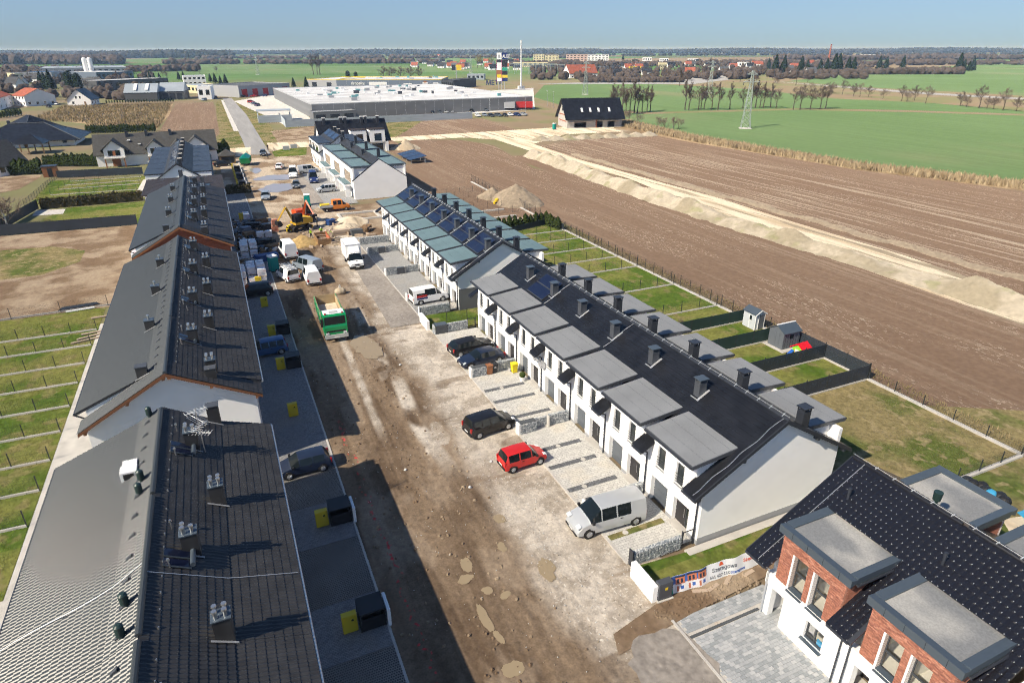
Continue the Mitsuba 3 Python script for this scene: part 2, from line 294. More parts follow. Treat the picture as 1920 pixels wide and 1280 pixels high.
sheet('gravel_strip', [(14.7,66.6),(19.3,66.6),(19.9,106),(16.0,106)], .085, 'grey_gravel_mat', 'grey gravel lane in front of the teal roofed row')
sheet('soil_bank', [(15.17,20.43),(18.74,21.23),(27.02,21.94),(27.83,20.32),(20.06,19.80),(14.70,19.17)], .09, 'soil_mat', 'bare soil strip in front of the banner')
def blob(cx, cy, rx, ry, seed, n=26):
    r = rng(seed); t = np.linspace(0, 2*np.pi, n, endpoint=False)
    k = 1 + .35*np.interp(t, np.linspace(0, 2*np.pi, 8), np.r_[(q := r.uniform(-1, 1, 7)), q[:1]]) + .1*r.uniform(-1, 1, n)
    return [(cx + rx*k_*math.cos(a), cy + ry*k_*math.sin(a)) for a, k_ in zip(t, k)]
for i, (q, rx, ry) in enumerate([((9.7,28.5),.38,.85),((9.2,27.5),.5,.3),((10.1,26.2),.32,.3),((10.9,25.4),.34,.28),((9.2,24.4),.28,1.0),((9.4,22.9),.25,.55),((9.4,20.8),.55,.5),((14.1,26.3),.5,1.0),((13.1,31.6),.4,.4),((12.3,29.0),.35,.5)]):
    sheet('puddle', blob(*q, rx, ry, 20+i), .07, 'muddy_water', 'tan muddy puddle in a wheel rut')
sheet('puddle', blob(11.2, 62.4, 1.7, 3.1, 3), .085, 'muddy_water', 'wide tan puddle beside the green truck')
for i, (cx, cy, rx, ry) in enumerate([(8.6,183,1.2,4.5),(12.0,170.8,4.6,4.4),(11.6,157.5,4.6,4.6)]):
    sheet('puddle', blob(cx, cy, rx, ry, 50+i), .10, 'clear_puddle', ('small', 'long', 'round')[i] + ' bright puddle reflecting the sky at the far street end')

# ---------------------------------------------------------------- building materials
mat('white_render', lambda p, n, uv: C(.84, .84, .84) * (.93 + .09*fbm(p.x*.9, p.y*.9, p.z*.9, 3)), .9, spec=.2)
mat('plinth_grey', (.30, .31, .33), .85, spec=.2)
mat('dark_trim', (.028, .032, .042), .38, spec=.5)
mat('anthracite', (.062, .068, .080), .45, spec=.5)
mat('steel_blue_sheet', (.075, .098, .125), .38, metallic=.2, spec=.6)
mat('door_dark', (.022, .021, .024), .4, spec=.5)
mat('garage_grey', (.10, .115, .135), .35, spec=.5)
mat('glass_dark', (.012, .018, .020), .04, spec=.9)
mat('frame_grey', (.05, .056, .065), .45)
mat('bare_steel', (.55, .56, .57), .28, metallic=.85)
mat('galvanised', (.62, .64, .66), .35, metallic=.6)
mat('black_tile', lambda p, n, uv: C(.0125, .0135, .017) * (.7 + .6*noise(p.x*1.7, p.y*1.7)), .34, spec=.5)
mat('black_tile_worn', lambda p, n, uv: mix(C(.012, .013, .016), C(.045, .035, .028), smoothstep(.55, .75, fbm(p.x*.7, p.y*.25, 0, 3))*.5), .42, spec=.45)
mat('charcoal_tile', lambda p, n, uv: C(.036, .036, .038) * (.8 + .4*noise(p.x*2.5, p.y*2.5)), .40, spec=.5)
mat('wet_charcoal_tile', (.046, .054, .061), .40, spec=.5)
mat('brown_tile', (.045, .036, .034), .5, spec=.4)
def f_felt(c, seams=True):
    def f(p, n, uv):
        k = fbm(p.x*.6, p.y*.6, p.z, 3); g = noise(p.x*20, p.y*20)
        q = mi.Color3f(c) * (.80 + .28*k + .12*g)
        s = dr.abs(p.x*1.0 - dr.floor(p.x*1.0 + .5))
        return q * (1 - .30*smoothstep(.028, .010, s))
    return f
mat('grey_felt', f_felt((.205, .215, .23)), .8, spec=.3)
mat('teal_felt', f_felt((.12, .185, .205)), .6, spec=.5)
mat('pale_felt', lambda p, n, uv: mix(C(.20, .207, .215), C(.36, .355, .34), smoothstep(.45, .75, fbm(p.x*.55, p.y*.35, 2, 3))) * (.86 + .24*noise(p.x*16, p.y*16)), .7, spec=.4)
mat('solar_blue', (.008, .012, .034), .10, spec=.7)
mat('wood_orange', (.30, .12, .05), .6)
mat('board_brown', (.17, .07, .032), .6)
mat('brown_wood', lambda p, n, uv: C(.20, .12, .06) * (.6 + .8*noise(p.x*3, p.y*3, p.z*12)), .8)
mat('brick_orange', lambda p, n, uv: C(.36, .11, .055) * (.75 + .5*noise(p.x*4, p.y*4, p.z*12)), .9)
mat('cream_room', (.62, .60, .52), .9)
mat('white_paint', (.78, .78, .78), .5)
mat('window_pane', (1, 1, 1))
scene['window_pane_material'] = {'type': 'thindielectric', 'int_ior': 1.5}
# ---------------------------------------------------------------- building helpers
def slope(mesh_asn, x0, z0, x1, z1, y0):
    """(a along the house row, s down the slope, n off the slope) to metres; the slope runs from (x0, z0) down to (x1, z1)"""
    d = np.array([x1-x0, 0, z1-z0], float); L = np.linalg.norm(d); d /= L
    nrm = np.array([-d[2], 0, d[0]]);  nrm = nrm if nrm[2] > 0 else -nrm
    v = np.asarray(mesh_asn.vertices)
    w = np.array([x0, y0, z0]) + v[:, :1]*[0, 1, 0] + v[:, 1:2]*d + v[:, 2:]*nrm
    f = np.asarray(mesh_asn.faces)
    if d[0] > 0: f = f[:, ::-1]
    return trimesh.Trimesh(w, f, process=False), L
def flat_tiles(width, length, tw=.33, course=.36, step=.035, seed=0, gap=.010, skip=None):
    """interlocking flat tiles: each a raised slab with its own tilt and joint"""
    r = rng(seed); na, ns = max(1, round(width/tw)), max(1, round(length/course)); tw, cs = width/na, length/ns
    i, j = [g.ravel() for g in np.meshgrid(np.arange(na), np.arange(ns), indexing='ij')]
    if skip is not None:
        k = ~skip((i+.5)*tw, (j+.5)*cs); i, j = i[k], j[k]
    h = r.normal(0, .004, (len(i), 2)); a0, a1 = i*tw + gap/2, (i+1)*tw - gap/2; s0, s1 = j*cs, (j+1)*cs + .02
    P = np.stack([np.column_stack([a0, s0, h[:, 0]*0 - .005]), np.column_stack([a1, s0, h[:, 0]*0 - .005]), np.column_stack([a1, s1, step + h[:, 0]]), np.column_stack([a0, s1, step + h[:, 1]]),
                  np.column_stack([a0, s1, h[:, 0]*0 - .02]), np.column_stack([a1, s1, h[:, 0]*0 - .02])], 1)
    b = (np.arange(len(i))*6)[:, None, None]
    F = (b + np.array([[0, 1, 2], [0, 2, 3], [3, 2, 5], [3, 5, 4]])[None]).reshape(-1, 3)
    return trimesh.Trimesh(P.reshape(-1, 3), F, process=False)
def wave_course(width, cs, amp=.024, period=.21, step=.03, per=8):
    """one course of pressed metal tile: waves across, a step at the lower edge"""
    n = int(width/period*per) + 1; a = np.linspace(0, width, n)
    w = amp*np.sin(2*np.pi*a/period) + amp
    k = np.zeros(n)
    rows = [np.column_stack([a, k, w]), np.column_stack([a, k + cs*.5, w + step*.5]), np.column_stack([a, k + cs, w + step]), np.column_stack([a, k + cs + .004, w - .004])]
    v = np.vstack(rows); f = []
    i = np.arange(n-1)
    for q in range(3):
        b = q*n; f += [np.column_stack([b+i, b+i+1, b+n+i+1]), np.column_stack([b+i, b+n+i+1, b+n+i])]
    return trimesh.Trimesh(v, np.vstack(f), process=False)
def holes_wall(mb, axis, at0, at1, u0, u1, z0, z1, holes):
    """a wall slab between at0 and at1 across the axis, spanning u0..u1 and z0..z1, less the rectangular holes (u0, u1, z0, z1)"""
    us = sorted({u0, u1, *[h for q in holes for h in q[:2]]}); zs = sorted({z0, z1, *[h for q in holes for h in q[2:]]})
    us = [u for u in us if u0 <= u <= u1]; zs = [z for z in zs if z0 <= z <= z1]
    for a, b in zip(us[:-1], us[1:]):
        start = None
        for c, d in list(zip(zs[:-1], zs[1:])) + [(None, None)]:
            solid = c is not None and not any(h[0] < (a+b)/2 < h[1] and h[2] < (c+d)/2 < h[3] for h in holes)
            if solid and start is None: start = c
            if solid: end = d
            if not solid and start is not None:
                mb.box(at0, at1, a, b, start, end) if axis == 'x' else mb.box(a, b, at0, at1, start, end)
                start = None
    return mb
def add_window(P, path, x, y0, y1, z0, z1, out=-1, rail=False, sill='plinth_grey', mull=0, depth=.14, glass='glass_dark', axis='x'):
    """a window set depth behind the wall face at x; out = -1 faces -x (or -y)"""
    fr, gl, si = MB(), MB(), MB(); d = -out*depth
    def bx(m, xa, xb, *r):
        xa, xb = sorted((xa, xb)); (m.box(xa, xb, *r) if axis == 'x' else m.box(r[0], r[1], xa, xb, r[2], r[3]))
    t = .06
    for a, b, c, e in ((y0, y1, z0, z0+t), (y0, y1, z1-t, z1), (y0, y0+t, z0+t, z1-t), (y1-t, y1, z0+t, z1-t)): bx(fr, x+d, x+d-out*.06, a, b, c, e)
    for k in range(mull):
        yy = y0 + (y1-y0)*(k+1)/(mull+1); bx(fr, x+d, x+d-out*.06, yy-.035, yy+.035, z0+t, z1-t)
    bx(gl, x+d-out*.03, x+d-out*.035, y0+t, y1-t, z0+t, z1-t)
    w = P.add(path, fr, 'frame_grey'); P.add(w + '__glass', gl, glass)
    if sill:
        bx(si, x+out*.09, x+d-out*.02, y0-.04, y1+.04, z0-.05, z0-.002); P.add(w + '__sill', si, sill)
    if rail:
        rb = MB()
        for k in range(4): bx(rb, x+out*.02, x+out*.05, y0-.06, y1+.06, z0+.16+k*.2, z0+.19+k*.2)
        P.add(w + '__railing', rb, 'anthracite')
    return w
def chimney_mesh(x0, x1, y0, y1, zb, zt):
    m = MB(); m.box(x0, x1, y0, y1, zb, zt - .30)
    for k in range(3):                                         # louvre openings under the cap
        yy = y0 + (y1-y0)*(k+.5)/3; m.box(x0-.012, x0-.002, yy-.05, yy+.05, zt-.62, zt-.36)
        xx = x0 + (x1-x0)*(k+.5)/3; m.box(xx-.06, xx+.06, y0-.012, y0-.002, zt-.62, zt-.36)
    for q in ((x0, y0), (x1-.07, y0), (x0, y1-.07), (x1-.07, y1-.07)): m.box(q[0], q[0]+.07, q[1], q[1]+.07, zt-.30, zt-.06)
    m.box(x0+.1, x1-.1, y0+.1, y1-.1, zt-.30, zt-.06)
    return m
# ---------------------------------------------------------------- white terraced house (right side rows): local x from the street front, y along the row
W = 5.45
SL = .591
def roof_z(x): return 8.06 - SL*abs(x - 5.68)
def white_house(felt, trim, tilemat, wallmat='white_render', near_gable=False, far_gable=False, band=None, front_chimney=True, solar=0, conductor=False, seed=0):
    P = Proto()
    h = [(3.3, 5.1, -1, 2.1), (1.05, 2.6, -1, 2.06), (3.9, 4.72, 3.1, 4.75), (1.95, 2.72, 3.1, 4.75)]
    m = MB(); holes_wall(m, 'x', 0, .38, 0, W, 0, 4.4, h); holes_wall(m, 'x', 0, .38, .80, 5.19, 4.4, 5.66, h)
    m.prism([(.38, 4.4), (.38, 5.66), (2.7, 5.9), (2.7, 5.6)], 'y', .80, 1.0); m.prism([(.38, 4.4), (.38, 5.66), (2.7, 5.9), (2.7, 5.6)], 'y', 4.99, 5.19)
    m.box(.38, 11.1, W-.22, W-.02, 0, 4.2)
    P.add('wall', m, wallmat)
    b = MB(); holes_wall(b, 'x', 11.12, 11.42, 0, W, 0, 5.82, [(.9, 3.1, .1, 2.3), (1.2, 2.2, 3.3, 4.8), (3.3, 4.3, 3.3, 4.8)])
    P.add('back_wall', b, wallmat)
    add_window(P, 'window', 11.42, .9, 3.1, .1, 2.3, out=1, mull=1, sill=None)
    for y in (1.2, 3.3): add_window(P, 'window', 11.42, y, y+1, 3.3, 4.8, out=1)
    p = MB()
    for a, c in ((0, 1.05), (2.6, 3.3), (5.1, W)): P.add('plinth', MB().box(-.012, .38, a + (.01 if a else 0), c - .01, .0, .36), 'plinth_grey')
    g = MB()
    for k in range(4): g.box(.34, .37 + .008*(k % 2), 3.3, 5.1, .02 + k*.52, .52 + k*.52)
    P.add('garage_door', g, 'garage_grey')
    d = MB(); d.box(.30, .36, 1.62, 2.6, .03, 2.06); dk = P.add('door', d, 'door_dark')
    P.add('door__handle', MB().box(.25, .28, 1.72, 1.76, .8, 1.5), 'bare_steel')
    s = MB(); s.box(.32, .36, 1.10, 1.58, .03, 2.06); P.add('door__side_light', s, 'glass_dark')
    P.add('door__side_frame', MB().box(.29, .37, 1.05, 1.10, .03, 2.06).box(.29, .37, 1.58, 1.62, .03, 2.06), 'frame_grey')
    st = MB(); st.box(-.35, .30, .95, 2.7, 0.02, .13); P.add('doorstep', st, 'concrete')
    for y0, y1 in ((3.9, 4.72), (1.95, 2.72)): add_window(P, 'window', 0, y0, y1, 3.1, 4.75, rail=True)
    # main roof, tiled on both slopes; cut out where the flat dormers stand
    ya, yb = (-.38 if near_gable else 0), (W + .38 if far_gable else W)
    Ls = math.hypot(5.68+.95, SL*(5.68+.95))
    def cut(a, s_):
        y = a + ya; x = 5.68 - s_*5.68/ (Ls*5.68/6.63); return (y > .82) & (y < 5.17) & (x < 2.7)
    def cutb(a, s_):
        y = a + ya; x = s_*6.63/Ls; return (y > .6) & (y < 5.2) & (x > 3.5)
    for nm, x1, cf, sd in (('roof', -.95, cut, 1), ('roof', 12.31, cutb, 2)):
        t = flat_tiles(yb-ya, Ls, seed=seed*7+sd, skip=cf); t, _ = slope(t, 5.68, 8.06, x1, roof_z(x1), ya)
        deck = MB(); sgn = 1 if x1 > 5.68 else -1
        xs_cut = 2.6 if sgn < 0 else 5.68 + 3.6
        o = -.06
        q = [(5.68, 8.06+o), (xs_cut, roof_z(xs_cut)+o), (xs_cut, roof_z(xs_cut)-.2), (5.68, 7.84)]
        deck.prism(q if sgn < 0 else q[::-1], 'y', ya, yb)
        for y0, y1 in ((ya, .80), (5.19, yb)):
            q = [(xs_cut, roof_z(xs_cut)+o), (x1, roof_z(x1)+o), (x1, roof_z(x1)-.16), (xs_cut, roof_z(xs_cut)-.2)]
            deck.prism(q if sgn < 0 else q[::-1], 'y', y0, y1)
        rk = P.add('roof', deck, 'dark_trim'); P.add(rk + '__tiles', t, tilemat, kind='stuff')
    rc = MB()
    for k in range(int((yb-ya)/.36)): rc.tube((5.68, ya+k*.36, 8.08), (5.68, ya+k*.36+.37, 8.095), .10, .115, n=8)
    P.add('ridge', rc, 'dark_trim')
    lw = MB(); lw.tube((5.68, ya, 8.30), (5.68, yb, 8.30), .014, n=4)
    for k in range(5): lw.tube((5.55, ya+.5+k*1.07, 8.16), (5.80, ya+.5+k*1.07, 8.33), .028, n=4); lw.tube((5.80, ya+.5+k*1.07, 8.16), (5.68, ya+.5+k*1.07, 8.33), .022, n=4)
    P.add('lightning_wire', lw, 'galvanised')
    if conductor:
        yy = .0 if near_gable else .12
        pts = [(x, yy + .06*math.sin(x*3), roof_z(x)+.09) for x in np.linspace(5.6, -.9 if near_gable else 2.8, 14)]
        P.add('down_conductor', MB().path(pts, .016, n=4), 'galvanised')
    # flat dormer roofs
    for nm, x0, z0, x1, z1, y0, y1 in (('front', -.72, 5.93, 2.78, 6.33, .50, 5.42), ('back', 8.9, 6.25, 12.28, 6.12, .55, 5.35)):
        t = .26; mb = MB(); mb.prism([(x0, z0-t), (x1, z1-t), (x1, z1-.01), (x0, z0-.01)], 'y', y0, y1); k = P.add('flat_roof', mb, trim)
        fm = MB(); fm.prism([(x0+.05, z0-.012), (x1-.0, z1-.012), (x1-.0, z1+.022), (x0+.05, z0+.022)], 'y', y0+.05, y1-.05); P.add(k + '__felt', fm, felt)
        gx = x0 - .07 if nm == 'front' else x1 + .07
        P.add(k + '__gutter', MB().tube((gx, y0+.03, 5.80 if nm == 'front' else 6.0), (gx, y1-.03, 5.80 if nm == 'front' else 6.0), .07, n=8), 'dark_trim')
    bm = MB(); bm.prism([(9.0, 5.0), (11.42, 4.2), (11.42, 5.84), (9.0, 5.92)], 'y', .75, .95); bm.prism([(9.0, 5.0), (11.42, 4.2), (11.42, 5.84), (9.0, 5.92)], 'y', 5.0, 5.2)
    P.add('dormer_wall', bm, wallmat)
    # gutter and down pipe at the wing of the main roof
    dp = MB(); dp.tube((-1.02, (ya if near_gable else -.26), 4.05), (-1.02, .85, 4.05), .075, n=8); P.add('gutter', dp, 'dark_trim')
    dpipe = MB(); dpipe.path([(-1.0, .27, 4.0), (-.10, .27, 3.6), (-.10, .27, .05)], .055, n=6); P.add('down_pipe', dpipe, 'dark_trim')
    if front_chimney:
        ck = P.add('chimney', chimney_mesh(3.8, 4.42, .26, .82, 6.6, 8.36), 'anthracite')
        P.add(ck + '__cap', MB().box(3.72, 4.50, .18, .90, 8.30, 8.36), 'steel_blue_sheet'); P.add(ck + '__flashing', MB().prism([(3.60, roof_z(3.60)+.045), (4.6, roof_z(4.6)+.045), (4.6, roof_z(4.6)+.01), (3.60, roof_z(3.60)+.01)], 'y', .08, .255).box(3.62, 3.79, .08, .9, 6.82, 6.90), 'galvanised')
    ck = P.add('chimney', chimney_mesh(7.5, 8.12, .1, .66, 5.9, 8.2), 'dark_trim'); P.add(ck + '__cap', MB().box(7.42, 8.2, .02, .74, 8.14, 8.2), 'dark_trim')
    if near_gable or far_gable:
        for on, yw, ys, dirn in ((near_gable, 0, ya, 1), (far_gable, W, yb, -1)):
            if not on: continue
            y0, y1 = (yw, yw + .3) if dirn > 0 else (yw - .3, yw)
            pr = [(0.01, 0), (11.41, 0), (11.41, roof_z(11.41)-.14), (5.68, 8.06-.16), (0.01, roof_z(0.01)-.14)]
            gk = P.add('gable_wall', MB().prism(pr, 'y', y0, y1), wallmat)
            bz = band or .55
            P.add(gk + '__plinth', MB().box(-.02, 11.44, min(yw, yw-.02*dirn), max(yw, yw-.02*dirn), 0, bz), 'plinth_grey' if not band else 'dark_band')
            fas = MB(); e0, e1 = sorted((ys, ys + .05*dirn))
            for x1 in (-.97, 12.33):
                q = [(5.68, 8.10), (x1, roof_z(x1)+.05), (x1, roof_z(x1)-.24), (5.68, 7.80)]
                fas.prism(q if x1 < 5 else q[::-1], 'y', e0 - .02, e1 - .004)
            for xb in (-.6, 2.6, 8.8, 11.6):
                zz = roof_z(xb) - .22; fas.box(xb-.09, xb+.09, min(ys, yw), max(ys, yw), zz-.22, zz)
            P.add('verge_board', fas, 'dark_trim')
    if solar:
        for (xa, xb, y0, y1) in solar:
            pm = MB(); q = [(xa, roof_z(xa)+.10), (xb, roof_z(xb)+.10), (xb, roof_z(xb)+.14), (xa, roof_z(xa)+.14)]
            sk = P.add('solar_panel', pm.prism(q, 'y', y0, y1), 'solar_blue')
            P.add(sk + '__frame', MB().prism([(xa-.02, roof_z(xa-.02)+.08), (xb+.02, roof_z(xb+.02)+.08), (xb+.02, roof_z(xb+.02)+.135), (xa-.02, roof_z(xa-.02)+.135)], 'y', y0-.02, y1+.02), 'anthracite')
    return P
mat('dark_band', (.105, .11, .118), .8)
def solar_cells(rows, cols, y0, xa=3.0, dx=1.25, dy=1.55):
    out = []
    for r_ in range(rows):
        for c_ in range(cols): out.append((xa + r_*dx, xa + r_*dx + dx - .05, y0 + c_*dy, y0 + c_*dy + dy - .05))
    return out
ORD = ['first', 'second', 'third', 'fourth', 'fifth', 'sixth', 'seventh']
FX = 23.75
Y2, Y3 = 24.13, 68.55
cache = {}
for j in range(7):
    kind = ('g' if j == 0 else 'e' if j == 6 else 's' if j == 5 else 'c' if j == 3 else 'n')
    if kind not in cache:
        cache[kind] = white_house('grey_felt', 'anthracite', 'black_tile', near_gable=j == 0, far_gable=j == 6, front_chimney=j > 0, seed=j,
                                  solar=[(2.95, 4.05, .95, 4.3), (4.15, 5.2, .95, 4.3)] if j == 5 else 0, conductor=j in (0, 3, 5))
    what = {0: 'white house with the big blank gable, nearest on the grey roofed terrace', 1: 'second white house from the blank gable, beyond the red hatchback', 2: 'third white house from the blank gable, gabion block at its drive', 3: 'fourth white house from the blank gable, two grey strips on its drive',
            4: 'fifth white house from the blank gable, satellite dishes and potted bush outside', 5: 'sixth white house from the blank gable, two black panels on its roof', 6: 'last white house of the grey roofed terrace, beside the small lawn'}[j]
    cache[kind].stamp('terraced_house', what, 'house', M4(FX, Y2 + j*W), group='white terraced houses under grey flat dormers')
cache3 = {}
for j in range(7):
    kind = 'g' if j == 0 else 'e' if j == 6 else 'n'
    if kind not in cache3:
        cache3[kind] = white_house('teal_felt', 'anthracite', 'black_tile', near_gable=j == 0, far_gable=j == 6, band=2.7, seed=20+j,
                                   solar=[(2.95, 4.05, .95, 2.95), (2.95, 4.05, 3.0, 5.0), (4.15, 5.25, .95, 2.95), (4.15, 5.25, 3.0, 5.0)], conductor=j != 6)
    cache3[kind].stamp('terraced_house', f'{ORD[j]} solar panelled house of the teal roofed terrace, counted from its near gable', 'house', M4(FX, Y3 + j*W), group='white terraced houses under teal flat dormers')
# ---------------------------------------------------------------- dark tiled houses (left side rows): local y along the row, x in world metres
UW = 9.15
XR, ZR = -5.75, 9.2
def left_house(width=UW, fine=True, gable=None, wall='white_render', near_end=False, seed=0, y_over=1.9):
    P = Proto()
    def courses(x0, z0, x1, z1, y0, w, cs, tag, material):
        n = max(1, round(math.hypot(x1-x0, z1-z0)/cs)); L = math.hypot(x1-x0, z1-z0); cs = L/n
        c = wave_course(w, cs, per=8 if fine else 5, period=.21 if fine else .35)
        dk = MB(); q = [(x0, z0-.02), (x1, z1-.02), (x1, z1-.16), (x0, z0-.16)]; dk.prism(q if x1 < x0 else q[::-1], 'y', y0, y0+w)
        rk = P.add(tag, dk, 'dark_trim')
        m0, _ = slope(c, x0, z0, x1, z1, y0)
        base = P.add(rk + '__tile_course', m0, material, smooth=40)
        for k in range(1, n):
            P.copyof(base, T().translate([(x1-x0)*k/n, 0, (z1-z0)*k/n]))
    courses(XR, ZR, -7.05, 8.47, 0, width, .33, 'ridge_strip', 'wet_charcoal_tile')
    courses(-7.05, 8.45, -11.85, 6.50, 0, width - .02, .33, 'shed_roof', 'wet_charcoal_tile')
    courses(XR, ZR, -2.75, 7.45, 0, width, .34, 'ridge_strip', 'charcoal_tile')
    courses(-2.75, 7.42, .15, 6.46, 0, width - .02, .36, 'shed_roof', 'charcoal_tile')
    rc = MB()
    for k in range(int(width/.4)): rc.tube((XR, k*.4, ZR+.02), (XR, k*.4+.41, ZR+.04), .12, .14, n=9)
    P.add('ridge', rc, 'wet_charcoal_tile')
    m = MB(); m.prism([(-11.2, 0), (-.45, 0), (-.45, 6.6), (-2.75, 7.26), (XR, 8.98), (-7.05, 8.25), (-11.2, 6.6)], 'y', .05, .30)
    m.prism([(-11.2, 0), (-.45, 0), (-.45, 6.6), (-2.75, 7.26), (XR, 8.98), (-7.05, 8.25), (-11.2, 6.6)], 'y', width-.3, width-.05)
    hs = [(.6, 3.1, -1, 2.2), (3.7, 4.8, -1, 2.15), (5.6, 8.3, .9, 2.2), (1.2, 2.6, 3.5, 4.9), (5.8, 7.6, 3.5, 4.9)]
    holes_wall(m, 'x', -.72, -.45, .3, width-.3, 0, 6.3, hs); holes_wall(m, 'x', -11.2, -10.9, .3, width-.3, 0, 6.3, [(1, 3.4, .1, 2.3), (5.5, 8, .1, 2.3)])
    P.add('wall', m, wall)
    P.add('garage_door', MB().box(-.68, -.62, .6, 3.1, .02, 2.2), 'garage_grey'); P.add('door', MB().box(-.68, -.62, 3.7, 4.8, .02, 2.15), 'door_dark')
    for y0, y1, z0, z1 in ((5.6, 8.3, .9, 2.2), (1.2, 2.6, 3.5, 4.9), (5.8, 7.6, 3.5, 4.9)): add_window(P, 'window', -.45, y0, y1, z0, z1, out=1, mull=1)
    for y0, y1 in ((1, 3.4), (5.5, 8)): add_window(P, 'window', -11.2, y0, y1, .1, 2.3, out=-1, mull=1, sill=None)
    P.add('gutter', MB().tube((.20, 0, 6.38), (.20, width, 6.38), .075, n=8), 'galvanised'); P.add('gutter', MB().tube((-11.92, 0, 6.42), (-11.92, width, 6.42), .075, n=8), 'dark_trim')
    P.add('down_pipe', MB().path([(.15, .1, 6.3), (-.38, .1, 6.0), (-.38, .1, .05)], .055, n=6), 'galvanised')
    P.add('down_pipe', MB().path([(-11.9, .1, 6.35), (-11.28, .1, 5.9), (-11.28, .1, .05)], .055, n=6), 'dark_trim')
    # chimneys, flues, vents, solar water panels on the street side
    def zr(x): return 7.45 - .331*(x+2.75) if x > -2.75 else ZR - .583*(x-XR) if x > XR else (ZR + .56*(x-XR) if x > -7.05 else 8.45 + .406*(x+7.05))
    def stack(x, y, h, pots, nm='chimney'):
        m = MB().box(x-.34, x+.34, y-.30, y+.30, zr(x)-.5, zr(x)+h); k = P.add(nm, m, 'charcoal_tile')
        P.add(k + '__cap', MB().box(x-.38, x+.38, y-.34, y+.34, zr(x)+h, zr(x)+h+.06), 'anthracite' if not pots else 'steel_blue_sheet')
        P.add(k + '__flashing', MB().prism([(x-.50, zr(x-.50)+.09), (x+.45, zr(x+.45)+.09), (x+.45, zr(x+.45)+.06), (x-.50, zr(x-.50)+.06)][::-1], 'y', y-.42, y-.335), 'plinth_grey')
        for (a, b) in pots:
            q = MB(); q.tube((x+a, y+b, zr(x)+h+.06), (x+a, y+b, zr(x)+h+.34), .075, n=10); q.tube((x+a, y+b, zr(x)+h+.38), (x+a, y+b, zr(x)+h+.45), .115, .10, n=10); q.tube((x+a, y+b, zr(x)+h+.34), (x+a, y+b, zr(x)+h+.38), .04, n=6)
            P.add(k + '__flue', q, 'bare_steel', smooth=40)
    four = [(-.18, -.15), (.18, -.15), (-.18, .15), (.18, .15)]
    stack(-3.0, .25, 1.15, four); stack(-4.1, 5.2, 1.15, four[:3])
    P.zr = zr; P.stack = stack; P.four = four
    for y in (3.9, 6.6):
        v = MB(); v.tube((-4.9, y, zr(-4.9)-.05), (-4.9, y, zr(-4.9)+.45), .035, n=6); v.tube((-4.9, y, zr(-4.9)+.45), (-4.9, y, zr(-4.9)+.55), .07, .05, n=8); P.add('vent_pipe', v, 'bare_steel')
    st = MB()
    for k in range(int(width/.95)): st.tube((-5.15, .4+k*.95, zr(-5.15)), (-5.15, .4+k*.95, zr(-5.15)+.13), .045, .03, n=6)
    P.add('snow_stops', st, 'bare_steel', kind='stuff')
    for k in range(int(width/1.5)):
        y = .7 + k*1.5; x = -6.55
        P.add('ridge_vent', MB().prism([(x-.14, zr(x-.14)+.05), (x+.12, zr(x+.12)+.05), (x+.12, zr(x+.12)+.16), (x-.14, zr(x-.14)+.09)][::-1], 'y', y-.09, y+.09), 'anthracite')
    return P
def solar_heater(P, x, y, zr):
    q = lambda a: (a, zr(a)+.16)
    for k in (0, .62):
        m = MB().prism([q(x), q(x+.95), (x+.95, zr(x+.95)+.22), (x, zr(x)+.22)][::-1], 'y', y+k, y+k+.42); s = P.add('solar_panel', m, 'solar_blue')
        P.add(s + '__frame', MB().prism([(x-.03, zr(x)+.13), (x+.98, zr(x+.98)+.13), (x+.98, zr(x+.98)+.20), (x-.03, zr(x)+.20)][::-1], 'y', y+k-.03, y+k+.45), 'steel_blue_sheet')
    P.add('solar_tank', MB().tube((x+1.05, y+.05, zr(x+1.05)+.32), (x+1.05, y+1.0, zr(x+1.05)+.32), .12, n=10), 'steel_blue_sheet', smooth=40)
def gable_front(P, wallmat, boards, ov=1.9, wall_at=.75):
    """the overhanging main roof and gable wall in front of a row's first unit"""
    zl, zrr = 5.9, 6.25
    for x1, z1, mt in ((-11.6, zl, 'wet_charcoal_tile'), (.05, zrr, 'charcoal_tile')):
        q = [(XR, ZR), (x1, z1), (x1, z1-.16), (XR, ZR-.16)]
        k = P.add('gable_roof', MB().prism([(a, b-.02) for a, b in (q if x1 < XR else q[::-1])], 'y', -ov, -.01), 'dark_trim')
        n = round(math.hypot(x1-XR, z1-ZR)/.35); c = wave_course(ov, math.hypot(x1-XR, z1-ZR)/n, per=8)
        m0, _ = slope(c, XR, ZR, x1, z1, -ov); b = P.add(k + '__tile_course', m0, mt, smooth=40)
        for j in range(1, n): P.copyof(b, T().translate([(x1-XR)*j/n, 0, (z1-ZR)*j/n]))
        f = MB(); q = [(XR, ZR-.02), (x1, z1-.02), (x1, z1-.22), (XR, ZR-.26)]; f.prism(q if x1 < XR else q[::-1], 'y', -ov-.04, -ov-.003); P.add('verge_board', f, boards)
        g = MB()
        for t in (.03, .45, .93):
            xx, zz = XR + (x1-XR)*t, ZR + (z1-ZR)*t - .20; g.box(xx-.09, xx+.09, -ov, -ov + wall_at + .05, zz-.22, zz)
        P.add('purlin_end', g, 'wood_orange')
    pr = [(-11.2, 0), (-.45, 0), (-.45, 6.28), (XR, ZR-.2), (-11.2, 5.95)]
    P.add('gable_wall', MB().prism(pr, 'y', -ov + wall_at, .04), wallmat)
    P.add('ridge', MB().tube((XR, -ov, ZR+.03), (XR, 0, ZR+.03), .13, n=9), 'wet_charcoal_tile')

